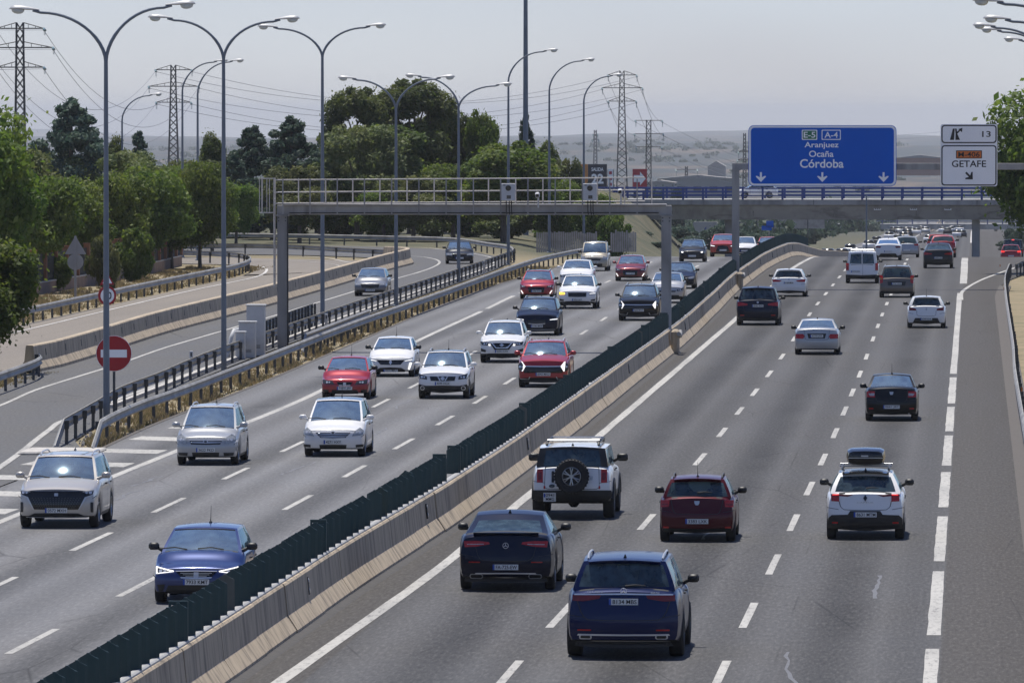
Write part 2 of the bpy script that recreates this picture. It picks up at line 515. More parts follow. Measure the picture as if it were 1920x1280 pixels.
M['roof_glass'] = plain('roof_glass', (0.010, 0.014, 0.022), 0.06, 0.0, 0.1, 5.0)
M['lens'] = plain('headlight_lens', (0.34, 0.36, 0.38), 0.08, 0.1, 0.3, 18.0)
M['lens_dark'] = plain('smoked_lens', (0.055, 0.06, 0.066), 0.06, 0.1, 0.4, 18.0)
M['drl'] = emis('daytime_running_light', (1.0, 0.97, 0.92), 0.9)
M['amber_lit'] = emis('lit_indicator', (1.0, 0.55, 0.05), 2.5)
M['brake_lit'] = emis('lit_tail_light', (1.0, 0.04, 0.03), 1.0)
M['red_lens'] = plain('red_lens', (0.42, 0.012, 0.014), 0.15, 0.0, 0.25, 14.0)
M['red_dark'] = plain('dark_red_lens', (0.17, 0.007, 0.009), 0.12, 0.0, 0.25, 14.0)
M['clear_lens'] = plain('clear_lamp_lens', (0.42, 0.40, 0.42), 0.12, 0.0, 0.25, 14.0)
M['orange'] = plain('orange_reflector', (0.55, 0.16, 0.02), 0.4, 0, 0.15, 6)
M['plate'] = plain('number_plate_white', (0.62, 0.63, 0.62), 0.45, 0.0, 0.06, 6.0)
M['plate_blue'] = plain('number_plate_blue', (0.01, 0.06, 0.35), 0.45, 0.0, 0.08, 6.0)
M['ink'] = plain('lettering_black', (0.012, 0.012, 0.013), 0.6, 0, 0.1, 6)
M['sign_blue'] = plain('sign_blue', (0.0, 0.11, 0.56), 0.6, 0.0, 0.05, 0.4, spec=0.15)
M['sign_white'] = plain('sign_white', (0.93, 0.94, 0.95), 0.6, 0.0, 0.04, 0.4, spec=0.2)
M['sign_green'] = plain('sign_green', (0.006, 0.16, 0.075), 0.45, 0.0, 0.05, 2)
M['sign_orange'] = plain('sign_orange', (0.66, 0.15, 0.012), 0.45, 0.0, 0.05, 2)
M['sign_red'] = plain('sign_red', (0.36, 0.006, 0.012), 0.5, 0.0, 0.06, 2)
M['sign_back'] = plain('sign_back_aluminium', (0.30, 0.31, 0.33), 0.55, 0.4, 0.08, 1.5)
M['cabinet'] = plain('cabinet_paint', (0.50, 0.51, 0.52), 0.6, 0.0, 0.1, 2.0)
M['pylon'] = plain('pylon_steel', (0.045, 0.048, 0.052), 0.6, 0.4, 0.2, 0.5)
M['wire'] = plain('cable', (0.22, 0.22, 0.24), 0.6, 0.3, 0.1, 0.1)
M['insulator'] = plain('insulator_glass', (0.16, 0.24, 0.24), 0.3, 0.0, 0.1, 2)
M['rail_blue'] = plain('blue_railing_paint', (0.012, 0.045, 0.22), 0.5, 0.1, 0.15, 1.0)
M['brick'] = concrete('orange_brick', (0.29, 0.135, 0.075), (0.19, 0.10, 0.06), 2.0)
M['wall'] = concrete('rendered_wall', (0.24, 0.17, 0.135), (0.17, 0.12, 0.09), 1.0)
M['dark_fence'] = plain('dark_mesh_fence', (0.012, 0.014, 0.012), 0.8, 0, 0.3, 2)
M['pale_board'] = plain('pale_boards', (0.33, 0.31, 0.29), 0.8, 0, 0.25, 1.2)
M['bark'] = concrete('bark', (0.13, 0.10, 0.075), (0.06, 0.05, 0.04), 3.0)
M['leaf_a'] = leafmat('broad_leaves', [(0.036, 0.066, 0.015), (0.080, 0.128, 0.028), (0.13, 0.178, 0.042), (0.19, 0.22, 0.06)], 0.40)
M['leaf_b'] = leafmat('olive_leaves', [(0.062, 0.082, 0.030), (0.10, 0.124, 0.046), (0.138, 0.156, 0.058), (0.18, 0.185, 0.075)], 0.32)
M['leaf_c'] = leafmat('conifer_needles', [(0.030, 0.054, 0.040), (0.054, 0.090, 0.064), (0.080, 0.120, 0.085), (0.115, 0.15, 0.10)], 0.25)
M['leaf_p'] = leafmat('pine_needles', [(0.030, 0.050, 0.014), (0.062, 0.090, 0.024), (0.105, 0.132, 0.036), (0.16, 0.172, 0.05)], 0.34)
M['leaf_y'] = leafmat('bright_leaves', [(0.045, 0.075, 0.016), (0.08, 0.115, 0.024), (0.115, 0.145, 0.034), (0.17, 0.168, 0.045)], 0.38)
# ------------------------------------------------------------------ terrain profile (metres)
_zr = pchip([0, 470, 520, 540, 560, 600, 650, 710, 800, 1000, 1300, 1500, 1800, 2500, 3500, 12000],
            [0, 0, -0.03, -0.10, -0.35, -1.25, -2.35, -3.45, -5.1, -8.5, -11.7, -13.5, -17.0, -26.6, -34, -60])
_zl = pchip([0, 640, 760, 1000, 1500, 2500, 3500, 12000], [0, 0, -1.5, -7, -17, -28, -34, -60])
def sstep(a, b, x):
    t = np.clip((x - a)/(b - a), 0, 1)
    return t*t*(3 - 2*t)
def zroad(Y): return float(_zr(Y))
def zat(X, Y):
    w = sstep(-36.0, -28.0, X)
    return float(_zr(Y)*w + _zl(Y)*(1 - w))
def hill_noise(X, Y):
    return (np.sin(X*0.0061 + 1.3)*np.cos(Y*0.0013 + X*0.002) + 0.5*np.sin(X*0.017 + Y*0.003 + 0.7)
            + 0.25*np.sin(X*0.041 - Y*0.007) + 0.12*np.sin(X*0.093 + Y*0.011))
def terrain(X, Y):
    w = sstep(-36.0, -28.0, X)
    z = _zr(Y)*w + _zl(Y)*(1 - w)
    # bank of the crossing road's abutment on the left, under the bridge
    e = np.exp(-((Y - 850)/45.0)**2)*sstep(-29, -40, X)
    z = np.where(Y > 700, z + e*5.2, z)
    # verge on the right falls below the carriageway a little
    z = z - 0.06 - 0.5*sstep(12, 30, X)
    k1 = sstep(2600, 4200, Y)
    h = hill_noise(X*0.5, Y*0.6)
    zh = -35.5 + 1.6*h*sstep(3500, 6000, Y) + 6.5*sstep(7600, 9800, Y)*(0.6 + 0.5*hill_noise(X*0.35 + 40, Y*0.1)) - 6*sstep(10000, 12500, Y) + sstep(14000, 29000, Y)*(-39 + 22*hill_noise(X*0.26 + 140, Y*0.02)) - 40*sstep(30500, 36000, Y)
    return z*(1 - k1) + zh*k1

def ground_material():
    m, n, p = nodes('dry_grass_and_soil')
    geo = N(n, 'NewGeometry')
    a = N(n, 'TexNoise', Scale=0.35, Detail=8.0, Roughness=0.65); n.links.new(geo.outputs['Position'], a.inputs['Vector'])
    b = N(n, 'TexNoise', Scale=6.0, Detail=5.0, Roughness=0.75); n.links.new(geo.outputs['Position'], b.inputs['Vector'])
    mpf = N(n, 'Mapping'); mpf.inputs['Scale'].default_value = (0.008, 0.0013, 0.002); n.links.new(geo.outputs['Position'], mpf.inputs[0])
    f = N(n, 'TexNoise', Scale=1.0, Detail=7.0, Roughness=0.62); n.links.new(mpf.outputs[0], f.inputs['Vector'])
    near = mixc(n, ramp(n, a.outputs[0], [(0.35, 0), (0.65, 1)]), (0.27, 0.21, 0.125), (0.15, 0.135, 0.07))
    near = mixc(n, ramp(n, b.outputs[0], [(0.45, 0), (0.7, 0.7)]), near, (0.33, 0.275, 0.19))
    far = ramp(n, f.outputs[0], [(0.34, (0.018, 0.030, 0.036)), (0.48, (0.026, 0.038, 0.042)), (0.56, (0.05, 0.047, 0.042)), (0.64, (0.12, 0.09, 0.068)), (0.7, (0.03, 0.04, 0.042))])  # bluish, low-contrast tones put distance haze into the land colour
    sp = N(n, 'SeparateXYZ'); n.links.new(geo.outputs['Position'], sp.inputs[0])
    mr = N(n, 'MapRange'); mr.inputs['From Min'].default_value = 1200; mr.inputs['From Max'].default_value = 2600
    n.links.new(sp.outputs[1], mr.inputs[0])
    mid = mixc(n, ramp(n, a.outputs[0], [(0.4, 0), (0.6, 1)]), (0.05, 0.06, 0.03), (0.12, 0.105, 0.06))
    m2 = N(n, 'MapRange'); m2.inputs['From Min'].default_value = 528; m2.inputs['From Max'].default_value = 590
    n.links.new(sp.outputs[1], m2.inputs[0])
    near = mixc(n, m2.outputs[0], near, mid)
    n.links.new(mixc(n, mr.outputs[0], near, far), p.inputs['Base Color'])
    p.inputs['Roughness'].default_value = 0.95
    bp = N(n, 'Bump', Strength=0.5, Distance=0.08); n.links.new(b.outputs[0], bp.inputs['Height']); n.links.new(bp.outputs[0], p.inputs['Normal'])
    return m
M['ground'] = ground_material()

xs = np.concatenate([np.linspace(-7600, -3500, 50), np.linspace(-3400, -200, 80), np.linspace(-180, -60, 13), np.linspace(-55, 40, 60), np.linspace(50, 3600, 60)])
ys = np.concatenate([np.linspace(-200, 440, 40), np.linspace(450, 1100, 66), np.linspace(1150, 3000, 38), np.linspace(3080, 12500, 110), np.linspace(12800, 36000, 80)])
GX, GY = np.meshgrid(xs, ys)
GZ = terrain(GX, GY)
mb = MB()
nx = len(xs)
mb.v = [tuple(p) for p in np.stack([GX.ravel(), GY.ravel(), GZ.ravel()], 1).tolist()]
mb.f = [(j*nx+i, j*nx+i+1, (j+1)*nx+i+1, (j+1)*nx+i) for j in range(len(ys)-1) for i in range(nx-1)]
mb.m = [0]*len(mb.f)
tag(ob('ground', mb.mesh('ground', M['ground'], 180)), kind='structure')

# ------------------------------------------------------------------ carriageways
def strip(left, right, step, dz, zf, nx=6):
    """sheet between two edge polylines sampled by the same parameter"""
    mb = MB(); n = len(left)
    for i in range(n):
        for k in range(nx+1):
            t = k/nx
            x = left[i][0]*(1-t) + right[i][0]*t; y = left[i][1]*(1-t) + right[i][1]*t
            mb.v.append((x, y, zf(x, y) + dz))
    for i in range(n-1):
        for k in range(nx):
            mb.f.append((i*(nx+1)+k, i*(nx+1)+k+1, (i+1)*(nx+1)+k+1, (i+1)*(nx+1)+k)); mb.m.append(0)
    return mb

def ypath(pts, y0, y1, step=4.0):
    f = pchip([p[1] for p in pts], [p[0] for p in pts])
    yy = np.arange(y0, y1 + step*0.5, step)
    return np.stack([f(yy), yy], 1)

L_pave = [(-25.2, 100), (-25.2, 229), (-25.55, 250), (-25.6, 285), (-26.2, 344), (-26.8, 396), (-26.9, 449), (-26.6, 470), (-26.2, 505), (-25.4, 540), (-25, 600), (-25, 1000), (-20, 1250), (-18, 1500), (-21, 2000), (-24, 3000)]
R_pave = [(1.25, 100), (1.25, 420), (1.7, 455), (2.9, 480), (5.0, 512), (9, 560), (10, 700), (8, 3000)]
zmain = lambda x, y: zroad(y)
zflat = lambda x, y: 0.0
ylist = np.concatenate([np.arange(60, 460, 10), np.arange(460, 1000, 5), np.arange(1000, 3001, 25)])
fl = pchip([p[1] for p in L_pave], [p[0] for p in L_pave]); fr = pchip([p[1] for p in R_pave], [p[0] for p in R_pave])
mb = strip([(fl(y), y) for y in ylist], [(fr(y), y) for y in ylist], 0, 0.0, zmain, 8)
motorway = tag(ob('motorway', mb.mesh('motorway', M['asphalt'], 180)), kind='structure')

# slip road towards the camera: near part, then the loop that comes from the left behind
yy = np.arange(60, 506, 8.0)
la = pchip([60, 262, 276, 300, 320, 513], [-33.2, -33.6, -34.0, -35.3, -35.5, -36.2])
ra = pchip([60, 226, 236, 262, 308, 387, 480, 513], [-25.2, -25.3, -26.6, -27.6, -28.45, -29.15, -29.5, -29.8])
mb = strip([(la(y), y) for y in yy], [(ra(y), y) for y in yy], 0, -0.004, zflat, 4)
slip_road = tag(ob('slip_road', mb.mesh('slip_road', M['asphalt_ramp'], 180)), kind='structure')
inn = catmull([(-36.1, 500), (-36.6, 517), (-38.6, 530), (-43, 541), (-50, 548), (-70, 553)], 2)
out = catmull([(-29.7, 500), (-30.6, 525), (-33.6, 550), (-38.5, 571), (-48, 584), (-70, 599)], 2)
inn = resample(inn, 2.0); n = len(inn) - 1
out = resample(out, np.sum(np.linalg.norm(np.diff(out, axis=0), axis=1))/n)
n = min(len(inn), len(out))
mb = strip(inn[:n], out[:n], 0, -0.008, zflat, 4)
tag(ob('slip_road_loop', mb.mesh('slip_road_loop', M['asphalt_ramp'], 180)), kind='structure')
# bleached link road beyond the concrete barrier
inn = catmull([(-43.6, 200), (-43.6, 455), (-43.5, 476), (-44.9, 500), (-48, 512), (-70, 524)], 3)
out = catmull([(-35.4, 200), (-35.9, 455), (-36.3, 500), (-37.6, 514), (-41.5, 527), (-70, 553)], 3)
inn = resample(inn, 3.0); n = len(inn) - 1
out = resample(out, np.sum(np.linalg.norm(np.diff(out, axis=0), axis=1))/n)
n = min(len(inn), len(out))
mb = strip(inn[:n], out[:n], 0, -0.012, zflat, 4)
link_road = tag(ob('link_road', mb.mesh('link_road', M['asphalt_old'], 180)), kind='structure')

# ------------------------------------------------------------------ painted lines
def line(name, parent, path, w, zf, mat, dz=0.004, rag=0.0):
    mb = MB(); path = np.asarray(path); vs = []
    for i in range(len(path)):
        a = path[max(i-1, 0)]; b = path[min(i+1, len(path)-1)]
        d = (b-a)/np.linalg.norm(b-a); r = np.array([d[1], -d[0]])*w/2
        j = rag*rng.normal(size=2)
        for s_, jj in ((-1, j[0]), (1, j[1])):
            q = path[i] + r*s_*(1 + jj)
            vs.append((q[0], q[1], zf(q[0], q[1]) + dz))
    mb.add(vs, [(2*i, 2*i+1, 2*i+3, 2*i+2) for i in range(len(path)-1)])
    return ob(name, mb.mesh(name, mat), parent)

P_Redge = [(-12.1, 110), (-11.82, 135), (-11.33, 177), (-11.22, 239), (-11.17, 395), (-11.3, 495), (-11.0, 540), (-10.8, 600), (-10.8, 3000)]
P_d1 = [(-8.05, 110), (-8.02, 139), (-7.73, 190), (-7.6, 250), (-7.57, 298), (-7.7, 350), (-7.9, 400), (-7.9, 600), (-7.6, 3000)]
P_d2 = [(-4.37, 110), (-4.35, 138), (-4.24, 190), (-4.17, 250), (-4.2, 300), (-4.3, 350), (-4.38, 400), (-4.4, 600), (-4.2, 3000)]
P_Ld2 = [(-17.6, 110), (-17.25, 147), (-16.8, 199), (-16.64, 260), (-16.8, 295), (-17.2, 354), (-17.5, 400), (-17.5, 600), (-17.5, 3000)]
P_Ld1 = [(-20.3, 110), (-20.0, 166), (-19.88, 197), (-19.75, 250), (-19.9, 290), (-20.5, 350), (-21.0, 430), (-21.0, 600)]
P_Ledge = [(-23.5, 110), (-23.07, 189), (-22.85, 229), (-22.68, 265), (-22.9, 290), (-23.65, 341), (-24.06, 394), (-24.36, 426), (-24.3, 540)]
def seg(P, a, b, step=3.0):
    f = pchip([p[1] for p in P], [p[0] for p in P])
    yy = np.linspace(a, b, max(2, int((b-a)/step)+1))
    return np.stack([f(yy), yy], 1)
line('edge_line', motorway, np.concatenate([seg(P_Redge, 110, 600, 4), seg(P_Redge, 640, 3000, 40)]), 0.26, zmain, M['paint'], 0.004, 0.05)
for y in [120.5, 138, 154.6, 172, 189.8, 206.9, 224.4, 243, 260.8, 278.2, 297.8, 319, 344, 365, 386, 408, 430, 452, 474, 496, 517, 535]:
    line('lane_dash', motorway, seg(P_d1, y-3.7+rng.normal(0,.2), y+3.7+rng.normal(0,.2)), 0.155, zmain, M['paint'], 0.004, 0.04)
    line('lane_dash', motorway, seg(P_d2, y-3.7+rng.normal(0,.2), y+3.7+rng.normal(0,.2)), 0.155, zmain, M['paint'], 0.004, 0.04)
for y in [129, 146, 163, 180.5, 197.2, 214.4, 232, 249.5, 267, 285, 303, 322, 341, 360, 380, 400, 420, 440, 460, 480, 500, 520]:
    line('lane_dash', motorway, seg(P_Ld1, y-3.7+rng.normal(0,.2), y+3.7+rng.normal(0,.2)), 0.15, zmain, M['paint'], 0.004, 0.04)
for y in [129, 146, 163.5, 181, 198.8, 216.3, 234.2, 252, 270.2, 289.3, 309, 330.5, 353.6, 376.6, 398, 420, 442, 464, 486, 508, 528]:
    line('lane_dash', motorway, seg(P_Ld2, y-3.7+rng.normal(0,.2), y+3.7+rng.normal(0,.2)), 0.15, zmain, M['paint'], 0.004, 0.04)
line('edge_line', motorway, seg(P_Ledge, 110, 391), 0.24, zmain, M['paint'], 0.004, 0.05)
for a, b in ((396, 424), (430, 436), (445, 451), (462, 468), (480, 486), (498, 504)):
    line('edge_dash', motorway, seg(P_Ledge, a, b), 0.24, zmain, M['paint'], 0.004, 0.04)
for a, b in ((118, 145), (148.8, 169.6), (173.4, 192.7), (197.2, 216.5), (220.5, 241.1), (244.3, 264.6), (267.7, 294.1), (298.2, 432)):
    line('exit_dash', motorway, [(-0.72, y) for y in np.linspace(a, b, 12)], 0.25, zmain, M['paint'], 0.004, 0.04)
line('exit_dash', motorway, [(-0.55, y) for y in np.linspace(456, 548, 12)], 0.42, zmain, M['paint'], 0.004, 0.04)
line('exit_dash', motorway, [(-0.2, y) for y in np.linspace(1350, 2600, 40)], 0.6, zmain, M['paint_faded'], 0.02)
line('edge_line', motorway, catmull([(-0.60, 416), (-0.62, 432), (-0.30, 446), (0.48, 466), (1.46, 484), (2.16, 496), (3.25, 512), (5.4, 540)], 3), 0.2, zmain, M['paint'], 0.008, 0.04)
# chevron bars in front of the nose of the verge
for k in range(9):
    y = 176.5 + k*8.6
    xr = float(pchip([p[1] for p in P_Ledge], [p[0] for p in P_Ledge])(y)) - 0.35
    xl = float(np.interp(y, [150, 226, 236, 262], [-27.0, -26.2, -25.1, -24.2]))
    dy = 0.0
    mbx = MB(); hw = 1.25
    vs = [(xl, y-hw+1.2, 0.004), (xr, y-hw, 0.004), (xr+0.05, y+hw, 0.004), (xl+0.15, y+hw+1.2, 0.004)]
    mbx.add(vs, [(0, 1, 2, 3)])
    ob('chevron_bar', mbx.mesh('chevron_bar', M['paint']), motorway)
P_A = [(-31.8, 240), (-32.25, 264), (-32.85, 281), (-33.0, 307), (-33.4, 334), (-33.4, 365), (-33.54, 410), (-33.8, 464)]
line('edge_line', slip_road, np.concatenate([seg(P_A, 240, 460), catmull([(-33.8, 466), (-33.75, 486), (-34.0, 504), (-34.7, 520), (-36.1, 533), (-38.3, 542), (-44, 549)], 2)]), 0.16, zflat, M['paint'], 0.004, 0.05)
line('edge_line', slip_road, catmull([(-25.6, 200), (-26.63, 218), (-27.1, 226), (-28.3, 244.5), (-28.75, 255), (-29.2, 300), (-29.6, 400), (-29.9, 440)], 3), 0.2, zflat, M['paint'], 0.006, 0.05)
line('edge_line', slip_road, catmull([(-30.9, 515), (-32.3, 536), (-34.6, 552), (-37.5, 567), (-41, 578), (-52, 587)], 2), 0.16, zflat, M['paint'], 0.004, 0.05)
line('edge_line', link_road, catmull([(-42.3, 330), (-42.4, 370), (-42.7, 431), (-42.5, 455), (-42.5, 475), (-44.0, 497), (-46.2, 508.9), (-52, 516)], 3), 0.16, zflat, M['paint_faded'], 0.004, 0.1)
line('edge_line', link_road, catmull([(-36.6, 330), (-36.7, 455), (-37.0, 500), (-40.6, 519), (-44.4, 538), (-52, 546)], 3), 0.14, zflat, M['paint_faded'], 0.004, 0.1)
line('lane_line', link_road, catmull([(-39.5, 500), (-41, 512), (-44.5, 524), (-50, 532)], 2), 0.10, zflat, M['paint_faded'], 0.004, 0.1)
# gravel shoulder and seam beside the right-hand guardrail
mb = MB()
pth = seg([(1.25, 100), (1.27, 420), (1.6, 452)], 110, 450, 3)
mb.sweep(pth, [(-0.12, 0.006), (0.55, 0.006), (0.55, -0.2), (-0.12, -0.2)], zmain)
M['gravel'] = concrete('gravel_strip', (0.10, 0.088, 0.076), (0.06, 0.055, 0.05), 4.0)
tag(ob('gravel_strip', mb.mesh('gravel_strip', M['gravel'])), kind='structure')
# sealed cracks: narrow bitumen worms on the slow lanes
M['sealant'] = plain('crack_sealant', (0.118, 0.12, 0.126), 0.6, 0, 0.15, 3)
def worm(x, y0, y1, w):
    n_ = 10; yy = np.linspace(y0, y1, n_); xx = x + np.cumsum(rng.normal(0, 0.05, n_))
    line('crack_seal', motorway, np.stack([xx, yy], 1), w, zmain, M['sealant'], 0.003, 0.4)
for x, y0, y1 in ((-3.0, 134, 144), (-1.9, 160, 168), (-2.6, 205, 214), (-6.1, 182, 190), (-18.6, 214, 222), (-17.9, 240, 246), (-21.5, 199, 205), (-21.9, 207, 213), (-18.9, 262, 270)):
    worm(x, y0, y1, 0.07)

# ------------------------------------------------------------------ median barrier with glare screen
P_med = [(-13.3, 96), (-12.98, 135), (-12.84, 160), (-12.48, 190), (-12.34, 221), (-12.36, 326), (-12.7, 385), (-13.1, 443), (-13.1, 490), (-12.7, 540), (-12.4, 600), (-12.3, 3000)]
fmed = pchip([p[1] for p in P_med], [p[0] for p in P_med])
NJ = [(-0.38, 0.0), (-0.38, 0.10), (-0.20, 0.38), (-0.145, 0.92), (-0.115, 0.96), (0.115, 0.96), (0.145, 0.92), (0.20, 0.38), (0.38, 0.10), (0.38, 0.0)]
barrier = wthing('concrete_median_barrier', 'long sand-coloured concrete barrier dividing the two carriageways, carrying the green glare screen', 'barrier', (-12.4, 200, 0))
ycur = 100.0
while ycur < 640:
    ln = 6.0
    pth = np.stack([fmed(np.linspace(ycur + 0.012, ycur + ln - 0.012, 4)), np.linspace(ycur + 0.012, ycur + ln - 0.012, 4)], 1)
    jit = rng.normal(0, 0.008)
    pth[:, 0] += jit
    mb = MB(); mb.sweep(pth, NJ, zmain)
    ob('barrier_block', mb.mesh('barrier_block', M['concrete']), barrier)
    ycur += ln
mb = MB()
yy = np.concatenate([np.arange(640, 1000, 15), np.arange(1000, 3000, 50)])
mb.sweep(np.stack([fmed(yy), yy], 1), NJ, zmain)
tag(ob('barrier_far_blocks', mb.mesh('barrier_far_blocks', M['concrete']), barrier), kind='stuff')
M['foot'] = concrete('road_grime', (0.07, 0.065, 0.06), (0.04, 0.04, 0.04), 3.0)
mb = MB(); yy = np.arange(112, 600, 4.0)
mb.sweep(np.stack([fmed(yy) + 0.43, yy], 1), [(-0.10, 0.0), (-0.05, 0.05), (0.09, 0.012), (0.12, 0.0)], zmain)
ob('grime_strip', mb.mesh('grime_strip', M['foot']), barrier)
mb = MB(); mb.box((0, 0, 0), (0.03, 0.17, 0.34)); MEr = mb.mesh('reflector', M['black'])
mb = MB(); mb.lathe([(0.0, 0.012), (0.05, 0.012), (0.055, 0.0)], 10, Matrix.Rotation(math.pi/2, 4, 'Y')); MEb = mb.mesh('reflector_bead', M['lens'], 60)
for y in (152.6, 181.3, 218.5, 283, 340, 398, 428, 462, 487, 511, 533, 552):
    x = float(fmed(y)) + 0.18
    o = ob('reflector', MEr, barrier, (x, y, zroad(y) + 0.66)); o.rotation_euler = (0, R(-6), 0)
    for dz in (-0.09, 0.09):
        ob('reflector_bead', MEb, o, (0.016, 0, dz))

screen = wthing('glare_screen', 'dark green plastic glare screen of upright blades along the median barrier', 'screen', (-12.4, 200, 0.96))
blade = MB()
hw, th, hh = 0.165, 0.035, 0.66
pl = [(-hw, 0.045), (-hw*0.72, 0.0), (0, -0.02), (hw*0.72, 0.0), (hw, 0.045), (hw-0.03, 0.075), (hw*0.68, 0.035), (0, 0.015), (-hw*0.68, 0.035), (-hw+0.03, 0.075)]
n_ = len(pl)
vs = [(x, y, 0.0) for x, y in pl] + [(x, y, hh-0.09*abs(x)/hw-0.012) for x, y in pl] + [(x*0.97, y, hh-0.09*abs(x)/hw) for x, y in pl]
fs = [tuple(range(n_-1, -1, -1)), tuple(range(2*n_, 3*n_))]
for i in range(n_):
    j = (i+1) % n_
    fs += [(i, j, n_+j, n_+i), (n_+i, n_+j, 2*n_+j, 2*n_+i)]
blade.add(vs, fs)
blade.box((0, 0.05, 0.33), (0.05, 0.05, 0.66))
MEblade = blade.mesh('blade', M['screen'])
MEblade2 = MEblade.copy(); MEblade2.materials[0] = M['screen_faded']
endm = MB()
for i in range(8):
    endm.box((0, 0, 0.06 + i*0.084), (0.30, 0.05, 0.05))
for sx in (-0.14, 0.14): endm.box((sx, 0, 0.33), (0.04, 0.07, 0.66))
endm.box((0, 0, 0.67), (0.32, 0.08, 0.03))
MEend = endm.mesh('end_frame', M['screen'])
joined = MB(); cnt = 0
y = 108.0
ysec_gap = [(189.0, 192.8)]
k = 0
while y < 600:
    if any(a < y < b for a, b in ysec_gap): y = [b for a, b in ysec_gap if a < y < b][0] + 0.3; continue
    x = float(fmed(y)) - 0.10; z = zroad(y) + 0.975
    d = (float(fmed(y+1)) - float(fmed(y-1)))/2
    rz = -math.atan(d) + rng.normal(0, 0.035)
    if rng.random() < 0.012: y += 1.36; k += 1; continue
    if cnt < 299:
        o = ob('blade', MEblade2 if k % 57 == 23 else MEblade, screen, (x + rng.normal(0, 0.006), y, z), rz)
        bent = 0.10 if rng.random() < 0.05 else 0.012
        o.rotation_euler = (rng.normal(0, bent), rng.normal(0, bent), rz)
        o.scale = (1, 1, 1 + rng.normal(0, 0.008))
    else:
        for v_ in [0]:
            b0 = len(joined.v)
            joined.add([(x + p[0], y + p[1], z + p[2]) for p in blade.v], blade.f)
    cnt += 1; k += 1
    y += 1.36 + rng.normal(0, 0.02)
if joined.v:
    tag(ob('far_blades', joined.mesh('far_blades', M['screen']), screen), kind='stuff')
for y in (131.5, 158.0, 188.6, 193.4, 222.0, 246, 276, 304, 322.5, 330.8, 352, 384, 416, 448):
    x = float(fmed(y)) - 0.10
    ob('end_frame', MEend, screen, (x, y, zroad(y) + 0.965))
mb = MB(); yy = np.arange(104, 600, 3.0)
mb.sweep(np.stack([fmed(yy) - 0.0, yy], 1), [(-0.06, 0.955), (-0.05, 1.0), (0.05, 1.01), (0.085, 0.99), (0.09, 0.955)], zmain)
ob('base_rail', mb.mesh('base_rail', M['cap']), screen)

# ------------------------------------------------------------------ concrete barrier beside the slip road
P_nj2 = [(-35.4, 299), (-35.2, 303), (-35.35, 320), (-35.85, 350), (-35.8, 382), (-35.75, 403), (-36.0, 448), (-36.35, 490), (-36.3, 512)]
b2 = wthing('slip_road_barrier', 'grey concrete safety barrier between the slip road and the pale link road', 'barrier', (-35.8, 400, 0))
pth = resample(catmull(P_nj2, 2), 6.0)
NJ2 = [(l*1.0, z*1.02) for l, z in NJ]
fn2 = pchip([p[1] for p in pth], [p[0] for p in pth])
mbs = MB(); mbs.box((0, 0, 0), (0.02, 0.13, 0.26)); MEslot = mbs.mesh('lifting_slot', M['black'])
for i in range(len(pth)-1):
    a, b = pth[i], pth[i+1]
    d = (b - a)/np.linalg.norm(b - a)
    mb = MB(); mb.sweep([a + d*0.015, (a+b)/2, b - d*0.015], NJ2)
    bb = ob('barrier_block', mb.mesh('barrier_block', M['concrete']), b2)
    mid = (a+b)/2
    o = ob('lifting_slot', MEslot, bb, (mid[0] + 0.178, mid[1], 0.66)); o.rotation_euler = (0, R(-6), 0)
e = catmull([(-36.3, 511.9), (-36.5, 516), (-37.1, 519.5), (-38.4, 522.5)], 1)
mb = MB(); mb.sweep(e, NJ2); ob('barrier_end', mb.mesh('barrier_end', M['concrete']), b2)

